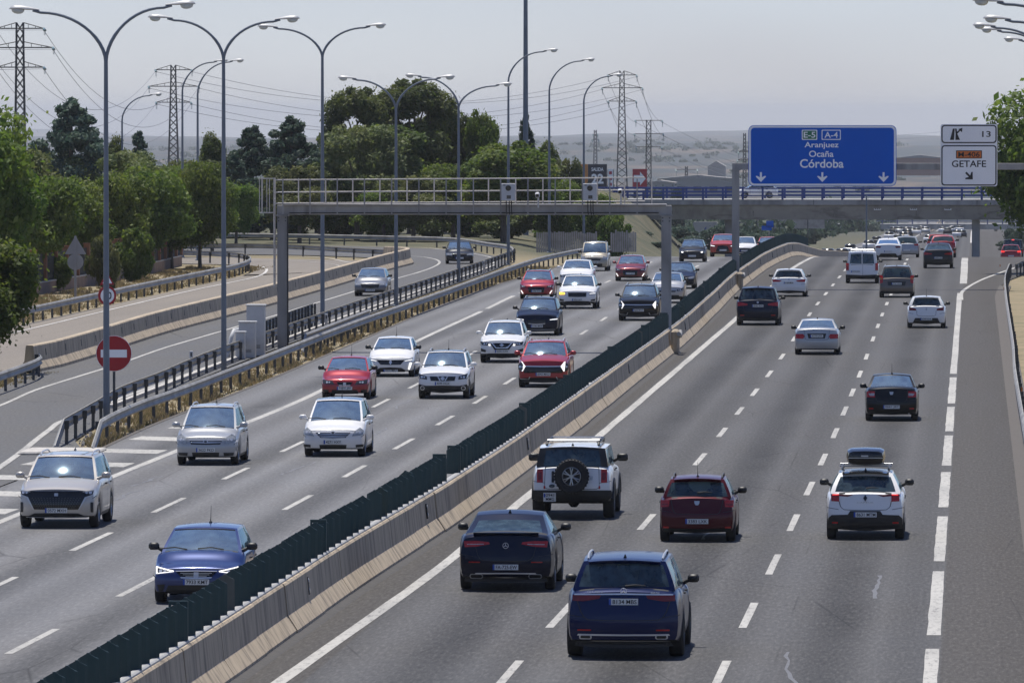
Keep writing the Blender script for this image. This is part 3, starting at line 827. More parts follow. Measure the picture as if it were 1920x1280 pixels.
# ------------------------------------------------------------------ guardrails
WB = [(0.03, .44), (0.085, .50), (0.035, .57), (0.035, .62), (0.085, .69), (0.03, .755), (0.0, .755), (0.045, .69), (0.0, .625), (0.0, .565), (0.045, .50), (0.0, .44)]
mbp = MB(); mbp.box((0, 0, 0.36), (0.10, 0.055, 0.72)); mbp.box((0, 0, 0.60), (0.14, 0.11, 0.24))
MEpost = mbp.mesh('post', M['steel_dark'])
mbp = MB(); mbp.box((0, 0, 0.55), (0.10, 0.055, 1.10)); MEpost_tall = mbp.mesh('post', M['steel_dark'])
def guardrail(label, pts, side=1, spacing=4.0, rails=(0.0,), tall=False, zf=zflat, down=(False, False), smoothpath=True, refl=False):
    """side=+1: beam on the right of the travel direction of the points"""
    g = wthing('guardrail', label, 'guardrail', (pts[0][0], pts[0][1], zf(*pts[0])))
    path = resample(catmull(pts, 1.5) if smoothpath else np.array(pts, float), spacing)
    for i in range(len(path)):
        a = path[max(i-1, 0)]; b = path[min(i+1, len(path)-1)]
        d = (b-a)/np.linalg.norm(b-a); rz = math.atan2(d[1], d[0]) - math.pi/2
        if (i == 0 and down[0]) or (i == len(path)-1 and down[1]): continue
        o = ob('post', MEpost_tall if tall else MEpost, g, (path[i][0], path[i][1], zf(path[i][0], path[i][1]) - 0.02), rz)
        o.rotation_euler = (rng.normal(0, 0.01), rng.normal(0, 0.012), rz)
    for dz in rails:
        for i in range(len(path)-1):
            p0, p1 = path[i], path[i+1]
            pm = [p0 + (p1-p0)*t for t in (0, 0.25, 0.5, 0.75, 1.0)]
            # follow the smooth curve between posts
            prof = [((0.06 + l)*side, z + dz) for l, z in WB]
            if side < 0: prof = prof[::-1]
            zz = zf
            if i == 0 and down[0]:
                zz = lambda x, y, p0=p0, p1=p1: zf(x, y) - 0.62*(1 - np.linalg.norm(np.array([x, y]) - p0)/np.linalg.norm(p1-p0))
            if i == len(path)-2 and down[1]:
                zz = lambda x, y, p0=p0, p1=p1: zf(x, y) - 0.62*(np.linalg.norm(np.array([x, y]) - p0)/np.linalg.norm(p1-p0))
            mb = MB(); mb.sweep([np.array([*q, zz(*q)]) for q in pm], prof)
            ob('rail', mb.mesh('rail', M['steel']), g)
    return g
G1 = [(-25.35, 228.6), (-25.75, 238), (-25.95, 249), (-25.95, 262), (-26.15, 284), (-26.6, 330), (-26.75, 356.7), (-26.8, 400), (-27.05, 451), (-27.1, 478), (-27.0, 497), (-26.7, 512), (-26.2, 530), (-25.6, 548), (-25.6, 562)]
guardrail('grey steel guardrail along the grassy verge, facing the oncoming motorway lanes', G1, 1, 4.0, down=(True, False), zf=zmain)
G2 = [(-26.33, 229.2), (-26.7, 237), (-27.15, 247), (-27.8, 261), (-28.0, 275), (-28.4, 290), (-28.75, 312), (-29.3, 387), (-29.4, 430), (-29.65, 480), (-29.9, 513), (-30.15, 526), (-31.4, 541), (-33.3, 552), (-37.3, 574), (-42, 582), (-48, 589), (-57, 597), (-72, 606)]
guardrail('guardrail seen from behind along the slip road side of the verge, sweeping round the loop', G2, -1, 4.0, down=(True, False))
guardrail('inner guardrail between the loop and the link road, short white-topped curve', [(-37.9, 521), (-41.9, 531), (-45.7, 541), (-51, 547.5), (-70, 551)], 1, 4.0)
guardrail('guardrail on the far side of the pale link road, by the fence and trees', [(-43.5, 330), (-43.6, 368), (-43.8, 419), (-43.75, 455), (-43.9, 478), (-45.3, 499), (-48.2, 514), (-54, 523)], 1, 4.0)
guardrail('short guardrail stub at the near end of the slip road barrier', [(-33.3, 255), (-33.7, 276), (-34.2, 291), (-34.9, 297)], 1, 4.0)
guardrail('short second guardrail beside the gantry column, higher than its neighbour', [(-27.15, 322), (-27.35, 342), (-27.6, 364)], 1, 2.0, rails=(0.0,), down=(True, False))
guardrail('tall double guardrail with close dark posts behind the gantry column', [(-29.25, 329), (-29.55, 345), (-29.75, 361)], -1, 2.0, rails=(0.0, 0.34), tall=True)
g6 = guardrail('guardrail along the right-hand shoulder, seen end-on', [(1.62, 120), (1.58, 228), (1.57, 281), (1.66, 314), (1.72, 392), (1.85, 440), (2.25, 478)], -1, 4.0, zf=zmain)
mbx = MB(); mbx.box((0, 0, 0), (0.05, 0.03, 0.14)); MEor = mbx.mesh('orange_reflector', M['orange'])
for y in (206, 263, 318, 414, 476):
    ob('orange_reflector', MEor, g6, (1.60, y, 0.64))
guardrail('guardrail on the exit lane starting at the gore', [(2.6, 476), (3.6, 492), (5.6, 516), (9.6, 552), (10.8, 640)], -1, 4.0, zf=zmain)
# light kerb of the verge
for nm, pts in (('verge_kerb', [(p[0] + 0.12, p[1]) for p in L_pave[1:10]]), ):
    mb = MB(); mb.sweep(catmull(pts, 3), [(-0.12, -0.05), (-0.10, 0.03), (0.0, 0.015), (0.02, -0.05)], zmain)
    tag(ob(nm, mb.mesh(nm, M['gravel'])), kind='structure')
mb = MB(); mb.sweep(catmull([(-28.35, 262), (-28.95, 308), (-29.75, 387), (-30.0, 470), (-30.2, 505)], 3), [(-0.08, 0.0), (-0.08, 0.11), (0.10, 0.11), (0.10, 0.0)])
M['kerb'] = concrete('pale_kerb', (0.5, 0.48, 0.45), (0.3, 0.28, 0.26), 2.0)
tag(ob('slip_road_kerb', mb.mesh('slip_road_kerb', M['kerb'])), kind='structure')
mb = MB(); mb.bbox((-26.0, 227.6, 0.03), (2.2, 3.2, 0.10), 0.05)
tag(ob('nose_kerb', mb.mesh('nose_kerb', M['kerb'])), kind='structure')
# ------------------------------------------------------------------ lettering
def text_mesh(body, mat, w=None, h=None, thick=0.0, depth=0.0):
    cu = bpy.data.curves.new('lettering', 'FONT')
    cu.body = body; cu.size = 1.0; cu.align_x = 'CENTER'; cu.align_y = 'CENTER'
    cu.offset = thick; cu.extrude = depth; cu.resolution_u = 4
    o = bpy.data.objects.new('lettering', cu)
    me = bpy.data.meshes.new_from_object(o)
    bpy.data.objects.remove(o); bpy.data.curves.remove(cu)
    v = np.empty(len(me.vertices)*3); me.vertices.foreach_get('co', v); v = v.reshape(-1, 3)
    lo, hi = v.min(0), v.max(0)
    v -= (lo + hi)/2
    sx = w/(hi[0]-lo[0]) if w else None
    sy = h/(hi[1]-lo[1]) if h else None
    sx = sx or sy; sy = sy or sx
    v[:, 0] *= sx; v[:, 1] *= sy
    me.vertices.foreach_set('co', v.ravel())
    me.materials.clear(); me.materials.append(mat)
    me.update()
    return me
def put_text(body, parent, loc, mat, w=None, h=None, thick=0.0, back=False, name='lettering'):
    o = ob(name, text_mesh(body, mat, w, h, thick), parent, loc)
    o.rotation_euler = (R(90), 0, R(180) if back else 0)
    return o
def rrect(w, h, r, n=5):
    pts = []
    for cx, cz, a0 in ((w/2-r, -h/2+r, -90), (w/2-r, h/2-r, 0), (-w/2+r, h/2-r, 90), (-w/2+r, -h/2+r, 180)):
        for k in range(n+1):
            a = R(a0 + 90*k/n); pts.append((cx + r*math.cos(a), cz + r*math.sin(a)))
    return pts

# ------------------------------------------------------------------ lamp posts
def lamp_head_meshes():
    a = MB()
    st = [(0.0, 0.035, 0.03, 0.0), (0.15, 0.06, 0.05, 0.0), (0.35, 0.12, 0.085, 0.0), (0.55, 0.165, 0.10, 0.005), (0.75, 0.165, 0.10, 0.0), (0.88, 0.11, 0.07, -0.02), (0.93, 0.03, 0.02, -0.035)]
    vs = []; fs = []; n = 10
    for x, wy, wz, dz in st:
        for k in range(n):
            t = 2*math.pi*k/n; s_, c_ = math.sin(t), math.cos(t)
            vs.append((x, wy*c_, dz + (wz*s_ if s_ > 0 else 0.35*wz*s_)))
    for i in range(len(st)-1):
        for k in range(n):
            k2 = (k+1) % n
            fs.append((i*n+k, (i+1)*n+k, (i+1)*n+k2, i*n+k2))
    fs += [tuple(range(n)), tuple(range(len(vs)-1, len(vs)-n-1, -1))]
    a.add(vs, fs)
    b = MB()
    pr = [(0.0, -0.15), (0.07, -0.14), (0.125, -0.10), (0.15, -0.04), (0.15, 0.0)]
    b.lathe(pr, 12, Matrix.Translation((0.66, 0, -0.02)) @ Matrix.Diagonal((1.35, 1, 1, 1)))
    return a.mesh('lamp_head', M['lamp_head'], 50), b.mesh('lamp_bowl', M['lamp_bowl'], 60)
ME_head, ME_bowl = lamp_head_meshes()
def lamp(X, Y, fork, arms, label, base=0.0, r0=0.105, r1=0.062, hatch=True):
    t = thing('street_lamp', label, 'street lamp', (X, Y, base), 0, 'street lamps along the motorway')
    mb = MB()
    mb.tube([(0, 0, 0), (0, 0, fork*0.3), (0, 0, fork*0.55), (0, 0, fork - base)], [r0, r0*0.9, (r0+r1)/2, r1], 12)
    mb.lathe([(r0*1.7, 0.0), (r0*1.7, 0.05), (r0*1.1, 0.08)], 12)
    ob('pole', mb.mesh('pole', M['lamp_post'], 60), t)
    for dx, zt in arms:
        sg = 1 if dx > 0 else -1
        L = abs(dx) - 0.85; rise = zt - fork
        pts = []; z0 = fork - base
        for k in range(13):
            a = math.pi/2*k/12
            # quarter ellipse, starting upright and ending nearly level
            pts.append((sg*L*(1 - math.cos(a))**0.92, 0, z0 - 0.05 + (rise - 0.05)*math.sin(a)))
        pts.append((sg*(L + 0.25), 0, z0 + rise - 0.03 ))
        mb = MB(); mb.tube(pts, [r1*0.9]*5 + [r1*0.75]*9, 8)
        ob('arm', mb.mesh('arm', M['lamp_post'], 60), t)
        h = ob('lamp_head', ME_head, t, (sg*(L + 0.05), 0, z0 + rise - 0.02))
        h.rotation_euler = (0, R(4)*(-1), 0 if sg > 0 else math.pi)
        ob('lamp_bowl', ME_bowl, h)
    return t
LG = 'street lamps along the motorway'
lamp(-26.76, 246.2, 11.3, [(-2.87, 12.9), (2.65, 13.05)], 'tallest double-armed street lamp, its post crossing the no-entry sign')
lamp(-27.88, 297.0, 11.7, [(-2.7, 13.25), (2.72, 13.2)], 'double-armed street lamp second from the left along the verge')
lamp(-29.76, 365.4, 12.26, [(-2.85, 13.65), (2.8, 13.7)], 'double-armed street lamp just right of the gantry column and cabinet')
lamp(-28.95, 401.0, 9.85, [(-2.8, 11.45), (2.85, 11.5)], 'double-armed street lamp in front of the tall pines, left of the other')
lamp(-29.57, 459.6, 10.0, [(-2.95, 11.85), (2.95, 11.35)], 'double-armed street lamp in front of the tall pines, right of the other')
lamp(-29.63, 510.0, 11.75, [(3.05, 13.7)], 'single-armed street lamp just left of the tall dark mast')
lamp(-29.4, 555.0, 11.3, [(3.05, 13.4)], 'single-armed street lamp between the tall mast and the billboards', 0.0)
lamp(-28.7, 590.0, 10.6, [(2.75, 12.5)], 'single-armed street lamp with its head against the lattice pylon', -0.6)
lamp(-64.0, 600.0, 9.2, [(2.9, 11.1)], 'small single-armed street lamp rising from the tree row on the far left')
lamp(-53.0, 535.0, 11.2, [(2.95, 13.2)], 'single-armed street lamp beside the second pylon, left of a pair')
lamp(-51.0, 525.0, 11.0, [(2.95, 13.15)], 'single-armed street lamp beside the second pylon, right of a pair')
for Y, z, tx, q in ((240, 13.05, 0.1, 'highest of the lamp heads at the upper right corner'), (268, 12.85, 0.45, 'broad lamp head, second from the top at the upper right edge'), (326, 13.25, 0.1, 'leftmost of the lamp heads below the top right corner'), (357, 13.4, 0.45, 'lamp head tucked under its neighbour at the right edge'), (392, 13.3, 1.6, 'lowest lamp head at the upper right edge')):
    lamp(tx + 3.1, Y, z - 1.6, [(-3.1, z)], q)

# ------------------------------------------------------------------ gantry with speed cameras
gx0, gx1, gy = -28.1, -12.45, 325.0
gan = wthing('camera_gantry', 'grey steel gantry with railed walkway and traffic cameras over the oncoming lanes', 'gantry', (gx0, gy, 0))
zt0 = 9.7 - (403-212)/46.15; zt1 = 9.7 - (385-212)/46.15
for x in (gx0, gx1):
    mb = MB(); mb.bbox((x, gy, zt0/2), (0.40, 0.50, zt0), 0.02)
    c = ob('column', mb.mesh('column', M['gantry']), gan)
    mb = MB(); mb.box((x, gy, zt0 - 0.03), (0.52, 0.62, 0.05)); ob('cap_plate', mb.mesh('cap_plate', M['gantry']), c)
    mb = MB(); mb.box((x, gy, 0.06), (0.65, 0.75, 0.12)); ob('foot_plate', mb.mesh('foot_plate', M['gantry']), c)
mb = MB(); mb.bbox(((gx0+gx1)/2, gy, (zt0+zt1)/2), (gx1-gx0+0.42, 0.45, zt1-zt0), 0.015)
beam = ob('beam', mb.mesh('beam', M['gantry']), gan)
for x in np.arange(gx0 + 3.2, gx1 - 1, 3.95):
    mb = MB(); mb.box((x, gy - 0.235, (zt0+zt1)/2), (0.05, 0.03, (zt1-zt0)+0.03)); ob('joint_plate', mb.mesh('joint_plate', M['gantry']), beam)
mb = MB(); mb.box(((gx0+gx1)/2, gy + 0.1, zt1 + 0.03), (gx1-gx0, 1.0, 0.05)); ob('walkway', mb.mesh('walkway', M['railing']), gan)
zr3 = [9.7 - (y_-212)/46.15 for y_ in (380.0, 359.0, 336.0)]
for yy_, off in ((gy - 0.45, 0.0), (gy + 0.62, 0.55)):
    for z in zr3:
        mb = MB(); mb.tube([(gx0 - 0.25, yy_, z - 0.04), (gx1 - 0.9, yy_, z + 0.06)], 0.025, 6)
        ob('handrail', mb.mesh('handrail', M['railing'], 60), gan)
    for k in range(14):
        x = gx0 + 0.05 + off + k*1.11
        if x > gx1 - 0.6: break
        mb = MB(); mb.box((x, yy_, (zt0 + zr3[2])/2 + 0.02), (0.05, 0.05, zr3[2]-zt0))
        ob('stanchion', mb.mesh('stanchion', M['gantry'] if off == 0 else M['railing']), gan)
mb = MB(); mb.tube([(gx0 + 0.3, gy - 0.26, zt0 + 0.07), (gx1 - 0.3, gy - 0.26, zt0 + 0.09)], 0.022, 6); mb.tube([(gx0 + 0.23, gy - 0.22, 0.2), (gx0 + 0.23, gy - 0.22, zt0)], 0.03, 6)
ob('conduit', mb.mesh('conduit', M['black'], 60), beam)
for x in (gx0, gx1):
    for dx in (-0.14, 0.14):
        for z in (0.22, zt0 - 0.25, zt0 - 0.12):
            mb = MB(); mb.lathe([(0, 0.025), (0.028, 0.02), (0.03, 0)], 6, Matrix.Translation((x + dx, gy - 0.25, z)) @ Matrix.Rotation(math.pi/2, 4, 'X')); ob('bolt', mb.mesh('bolt', M['steel_dark']), gan)
# ladder with cage at the left end
mb = MB()
lx = gx0 - 0.48
for dx in (-0.13, 0.13): mb.tube([(lx + 0.15, gy + dx*2, 2.6), (lx + 0.15, gy + dx*2, zr3[2] + 0.05)], 0.028, 6)
for k in range(18): mb.tube([(lx + 0.15, gy - 0.26, 2.7 + k*0.25), (lx + 0.15, gy + 0.26, 2.7 + k*0.25)], 0.014, 5)
ob('ladder', mb.mesh('ladder', M['railing'], 60), gan)
mb = MB()
for z in (zr3[2] + 0.02, zr3[0] - 0.42): mb.tube([(lx + 0.12, gy - 0.5, z), (lx - 0.42, gy - 0.5, z), (lx - 0.42, gy + 0.5, z), (lx + 0.12, gy + 0.5, z)], 0.022, 6)
for x, y_ in ((-0.42, -0.5), (-0.3, -0.5), (-0.12, -0.5), (-0.42, 0.5), (-0.1, 0.5)):
    mb.tube([(lx + x, gy + y_, zr3[0] - 0.42), (lx + x, gy + y_, zr3[2] + 0.02)], 0.016, 5)
ob('ladder_cage', mb.mesh('ladder_cage', M['railing'], 60), gan)
# instruments hung on the railing: each is a thing of its own
def cam_box(px, label):
    X = (px - 1825)/46.15; z = 9.7 - (361-212)/46.15
    t = thing('camera_box', label, 'traffic camera', (X, gy - 0.62, z - 0.34))
    mb = MB(); mb.bbox((0, 0, 0.36), (0.56, 0.30, 0.70), 0.02); ob('housing', mb.mesh('housing', M['cabinet']), t)
    mb = MB(); mb.lathe([(0.0, 0.03), (0.10, 0.03), (0.115, 0.0), (0.115, -0.03)], 16, Matrix.Translation((0, -0.155, 0.52)) @ Matrix.Rotation(math.pi/2, 4, 'X')); ob('lens', mb.mesh('lens', M['gloss_black'], 60), t)
    mb = MB(); mb.box((0.02, -0.157, 0.16), (0.17, 0.012, 0.14)); ob('flash_window', mb.mesh('flash_window', M['lens_dark']), t)
    mb = MB(); mb.box((-0.17, -0.157, 0.64), (0.10, 0.012, 0.03)); ob('badge', mb.mesh('badge', M['ink']), t)
    mb = MB()
    for dx in (-0.09, 0.03, 0.12): mb.tube([(dx, 0.0, 0.02), (dx, 0.05, -0.4), (dx + 0.02, 0.08, -0.55)], 0.022, 6)
    ob('cable', mb.mesh('cable', M['black'], 60), t)
cam_box(955.5, 'white box camera on the gantry railing, left of the two')
cam_box(1108.5, 'white box camera on the gantry railing, right of the two')
def cctv(px, py, label):
    X = (px - 1825)/46.15; z = 9.7 - (py-212)/46.15
    t = thing('bullet_camera', label, 'traffic camera', (X, gy - 0.5, z - 0.35))
    mb = MB(); mb.bbox((0.02, -0.1, 0.35), (0.17, 0.36, 0.17), 0.03); h = ob('housing', mb.mesh('housing', M['cabinet']), t); h.rotation_euler = (R(12), R(-8), 0)
    mb = MB(); mb.box((0.02, -0.30, 0.37), (0.13, 0.02, 0.12)); ob('lens', mb.mesh('lens', M['gloss_black']), h)
    mb = MB(); mb.tube([(0, 0.02, 0.28), (0, 0.04, 0.12), (0, 0.1, -0.2)], 0.035, 8); ob('bracket', mb.mesh('bracket', M['cabinet'], 60), t)
cctv(1011, 364, 'small white bullet camera between the two box cameras')
cctv(1166, 357, 'small white bullet camera at the right end of the gantry walkway')
# cabinets at the foot
def cabinet(X, Y, w, d, h, label):
    t = thing('roadside_cabinet', label, 'cabinet', (X, Y, 0))
    mb = MB(); mb.bbox((0, 0, h/2), (w, d, h), 0.02); ob('housing', mb.mesh('housing', M['cabinet']), t)
    mb = MB(); mb.bbox((0, 0, h + 0.025), (w + 0.08, d + 0.08, 0.06), 0.02); ob('lid', mb.mesh('lid', M['cabinet']), t)
    mb = MB(); mb.box((0.02, -d/2 - 0.006, h*0.5), (w*0.8, 0.012, h*0.8)); dd = ob('door', mb.mesh('door', M['cabinet']), t)
    mb = MB()
    for k in range(3): mb.box((0.1*w, -d/2 - 0.016, h*0.16 + k*0.05), (w*0.35, 0.01, 0.02))
    ob('vent', mb.mesh('vent', M['steel_dark']), dd)
cabinet(-28.65, 319.0, 0.72, 0.6, 2.0, 'taller pale grey roadside cabinet at the foot of the gantry column')
cabinet(-28.75, 316.3, 0.66, 0.5, 1.4, 'middle pale grey roadside cabinet in front of the tall one')
cabinet(-28.85, 314.4, 0.36, 0.4, 1.05, 'smallest roadside cabinet, in front of the other two')
t = thing('bent_rail_end', 'pale bent guardrail end piece left of the cabinets', 'guardrail', (-29.5, 317, 0))
mb = MB(); pts = [(-0.1, 0, 0.0), (-0.02, 0, 0.35), (0.02, 0, 0.75), (0.12, 0.3, 1.05), (0.5, 2, 1.1), (0.7, 4, 1.1)]
mb.tube(pts, 0.09, 6); ob('beam', mb.mesh('beam', M['cabinet'], 60), t)

# ------------------------------------------------------------------ sign gantry
sy = 442.0; sS = 15000/sy
def sx_(px): return (px - 1825)/sS
def sz_(py): return 9.7 - (py - 212)/sS
sg = wthing('sign_gantry', 'grey steel gantry post and beam carrying the motorway signs', 'gantry', (sx_(1380.5), sy, 0))
mb = MB(); mb.bbox((sx_(1380.5), sy, sz_(318)/2), (0.40, 0.45, sz_(318)), 0.02); ob('column', mb.mesh('column', M['gantry']), sg)
mb = MB(); mb.bbox((6.4, sy, sz_(318)/2), (0.40, 0.45, sz_(318)), 0.02); ob('column', mb.mesh('column', M['gantry']), sg)
for x in (sx_(1380.5), 6.4):
    mb = MB(); mb.box((x, sy, sz_(318) - 0.02), (0.54, 0.55, 0.05)); ob('cap_plate', mb.mesh('cap_plate', M['gantry']), sg)
mb = MB(); mb.bbox(((sx_(1374) + 6.6)/2, sy, sz_(312)), (6.6 - sx_(1374), 0.40, 0.36), 0.015); ob('beam', mb.mesh('beam', M['gantry']), sg)
for px in (1450, 1543, 1636, 1790, 1842):
    mb = MB(); mb.box((sx_(px), sy - 0.28, sz_(292)), (0.08, 0.12, 3.2)); ob('sign_bracket', mb.mesh('sign_bracket', M['gantry']), sg)
def protector(x, y, label):
    t = thing('post_protector', label, 'crash guard', (x, y, 0))
    mb = MB(); mb.bbox((0, 0, 0.5), (0.30, 1.4, 1.0), 0.08); ob('block', mb.mesh('block', M['concrete']), t)
    mb = MB(); mb.tube([(0.17, -0.9, 0.85), (0.2, -0.2, 0.75), (0.17, 0.8, 0.9)], 0.09, 7); ob('rail', mb.mesh('rail', M['steel'], 60), t)
protector(-11.95, 321.5, 'crumpled crash guard at the foot of the camera gantry column')
protector(-12.72, 437.5, 'crumpled crash guard at the foot of the sign gantry column')

def panel(parent, name, cx, cz, w, h, r, mat, y, th=0.05):
    mb = MB(); mb.prism(rrect(w, h, r), y, y + th, M=Matrix.Translation((cx, 0, cz)))
    return ob(name, mb.mesh(name, mat), parent)
yf_ = -0.36
bs = thing('motorway_sign', 'large blue overhead direction sign for Aranjuez, Ocaña and Córdoba', 'road sign', (sx_(1543), sy, sz_(292)))
def L(px, py): return (px - 1543)/sS, -(py - 292)/sS
panel(bs, 'rim', 0, 0, 277/sS, 114/sS, 0.30, M['sign_blue'], yf_, 0.06)
panel(bs, 'border', 0, 0, 275/sS, 112/sS, 0.29, M['sign_white'], yf_ - 0.012, 0.011)
panel(bs, 'face', 0, 0, 267.5/sS, 104.5/sS, 0.20, M['sign_blue'], yf_ - 0.024, 0.011)
def word(s, px, py, wpx, hpx, mat, parent=bs, LL=L, th=0.02, y=yf_-0.030):
    x, z = LL(px, py); put_text(s, parent, (x, y, z), mat, wpx/sS, hpx/sS, th)
x, z = L(1519, 253); panel(bs, 'route_border', x, z, 29/sS, 19/sS, 0.05, M['sign_white'], yf_-0.036, 0.011); panel(bs, 'route_shield', x, z, 25.5/sS, 15.5/sS, 0.04, M['sign_green'], yf_-0.048, 0.011)
x, z = L(1559.5, 253); panel(bs, 'route_border', x, z, 36/sS, 19/sS, 0.05, M['sign_white'], yf_-0.036, 0.011); panel(bs, 'route_shield', x, z, 32.5/sS, 15.5/sS, 0.04, M['sign_blue'], yf_-0.048, 0.011)
word('E-5', 1519, 253, 22, 11, M['sign_white'], y=yf_-0.054, th=0.016); word('A-4', 1559.5, 253, 25, 11, M['sign_white'], y=yf_-0.054, th=0.016)
word('Aranjuez', 1541.5, 273, 64, 13.5, M['sign_white'], th=0.016); word('Ocaña', 1541, 288.5, 46, 12, M['sign_white'], th=0.016); word('Córdoba', 1542, 306.5, 82, 16.5, M['sign_white'], th=0.018)
def arrow_poly(s=1.0):
    return [(0, -0.30), (0.29, 0.0), (0.23, 0.045), (0.055, -0.04), (0.055, 0.24), (-0.055, 0.24), (-0.055, -0.04), (-0.23, 0.045), (-0.29, 0.0)]
for px in (1428, 1543, 1657.5):
    x, z = L(px, 331); mb = MB(); mb.prism(arrow_poly(), yf_ - 0.036, yf_ - 0.025, M=Matrix.Translation((x, 0, z))); ob('arrow', mb.mesh('arrow', M['sign_white']), bs)
ws = thing('exit_sign', 'white overhead exit sign for Getafe with orange route badge', 'road sign', (sx_(1817), sy, sz_(291)))
def LW(px, py): return (px - 1817)/sS, -(py - 291)/sS
panel(ws, 'back', 0, 0, 106/sS, 116/sS, 0.12, M['sign_white'], yf_, 0.06)
for py, hh_ in ((251.5, 34), (310, 75.5)):
    x, z = LW(1817, py)
    panel(ws, 'border', x, z, 103/sS, hh_/sS, 0.18, M['ink'], yf_ - 0.012, 0.011)
    panel(ws, 'face', x, z, 98.5/sS, (hh_-4.5)/sS, 0.13, M['sign_white'], yf_ - 0.024, 0.011)
word('13', 1849.5, 251.5, 16, 11, M['ink'], ws, LW, 0.014)
word('GETAFE', 1817, 307, 64, 12.5, M['ink'], ws, LW, 0.014)
x, z = LW(1817, 289.5); panel(ws, 'route_border', x, z, 48.5/sS, 15/sS, 0.03, M['ink'], yf_-0.036, 0.011); panel(ws, 'route_badge', x, z, 45.5/sS, 12.3/sS, 0.02, M['sign_orange'], yf_-0.048, 0.011)
word('M-406', 1817, 289.5, 40, 9.5, M['ink'], ws, LW, 0.014, y=yf_-0.054)
x, z = LW(1817, 329); mb = MB(); mb.prism(arrow_poly(), yf_ - 0.036, yf_ - 0.025, M=Matrix.Translation((x, 0, z)) @ Matrix.Rotation(R(-45), 4, 'Y')); ob('arrow', mb.mesh('arrow', M['ink']), ws)
x, z = LW(1791, 251.5); T_ = Matrix.Translation((x, 0, z))
mb = MB(); y0, y1 = yf_ - 0.036, yf_ - 0.025
mb.prism([(-0.28, -0.32), (-0.06, -0.32), (-0.02, 0.30), (-0.12, 0.30)], y0, y1, M=T_)
mb.prism([(0.02, -0.32), (0.27, -0.32), (0.12, 0.02), (0.30, 0.20), (0.24, 0.24), (0.03, 0.06)], y0, y1, M=T_)
mb.prism([(0.02, 0.06), (0.12, 0.06), (0.08, 0.30), (0.0, 0.30)], y0, y1, M=T_)
mb.prism([(0.18, 0.27), (0.38, 0.10), (0.40, 0.34)], y0, y1, M=T_)
ob('exit_symbol', mb.mesh('exit_symbol', M['ink']), ws)

# ------------------------------------------------------------------ small signs on the left
def disc(r, n=32): return [(r*math.cos(2*math.pi*k/n), r*math.sin(2*math.pi*k/n)) for k in range(n)]
t = thing('no_entry_sign', 'round red no-entry sign on a steel post, half behind the tall lamp post', 'road sign', (-27.42, 254.5, 0))
mb = MB(); mb.box((0, 0.05, 1.1), (0.08, 0.05, 2.2)); ob('post', mb.mesh('post', M['steel_dark']), t)
mb = MB(); mb.prism(disc(0.575), 0, 0.02, M=Matrix.Translation((0, 0, 2.02))); ob('rim', mb.mesh('rim', M['sign_white']), t)
mb = MB(); mb.prism(disc(0.56), -0.012, -0.001, M=Matrix.Translation((0, 0, 2.02))); ob('face', mb.mesh('face', M['sign_red']), t)
mb = MB(); mb.box((0, -0.018, 2.02), (0.84, 0.01, 0.25)); ob('bar', mb.mesh('bar', M['sign_white']), t)
def tri(s): return [(-s/2, -s*0.289), (s/2, -s*0.289), (0, s*0.577)]
t = thing('speed_limit_sign', 'small round red-rimmed 40 speed limit sign with a warning triangle above, behind the lamp post', 'road sign', (-35.5, 327, 0.95), R(28))
mb = MB(); mb.box((0, 0.05, 0.95), (0.07, 0.04, 1.9)); ob('post', mb.mesh('post', M['steel']), t)
Z0 = 1.26
mb = MB(); mb.prism(disc(0.40), 0, 0.02, M=Matrix.Translation((0, 0, Z0))); ob('rim', mb.mesh('rim', M['sign_red']), t)
mb = MB(); mb.prism(disc(0.30), -0.012, -0.001, M=Matrix.Translation((0, 0, Z0))); ob('face', mb.mesh('face', M['sign_white']), t)
put_text('40', t, (0, -0.02, Z0), M['ink'], 0.36, 0.30, 0.02)
mb = MB(); mb.prism(tri(0.62), 0, 0.02, M=Matrix.Translation((0, 0, Z0 + 0.62))); ob('triangle_rim', mb.mesh('triangle_rim', M['sign_red']), t)
mb = MB(); mb.prism(tri(0.42), -0.012, -0.001, M=Matrix.Translation((0, 0, Z0 + 0.62))); ob('triangle_face', mb.mesh('triangle_face', M['sign_white']), t)
t = thing('sign_seen_from_behind', 'grey back of a triangular and a round sign on one post by the fence', 'road sign', (-46.86, 416.2, 0))
mb = MB(); mb.box((0, 0, 1.6), (0.12, 0.06, 3.35)); ob('post', mb.mesh('post', M['sign_back']), t)
mb = MB(); mb.prism(tri(1.12), 0.04, 0.07, M=Matrix.Translation((0, 0, 2.65))); ob('triangle_back', mb.mesh('triangle_back', M['sign_back']), t)
mb = MB(); mb.prism(disc(0.42), 0.04, 0.07, M=Matrix.Translation((0, 0, 1.92))); ob('disc_back', mb.mesh('disc_back', M['sign_back']), t)
# delineator posts on the verge
for x, y_ in ((-29.1, 297), (-28.5, 352), (-29.2, 404), (-29.35, 480)):
    t = thing('marker_post', {297: 'white marker post leaning by the second street lamp', 352: 'white marker post near the double guardrail', 404: 'white marker post in the verge by the fourth street lamp', 480: 'white marker post far along the verge'}[y_], 'marker post', (x, y_, 0))
    mb = MB(); mb.bbox((0, 0, 0.42), (0.13, 0.06, 0.85), 0.02); ob('stake', mb.mesh('stake', M['cabinet']), t)
    mb = MB(); mb.box((0, -0.033, 0.7), (0.05, 0.008, 0.14)); ob('reflector', mb.mesh('reflector', M['black']), t)

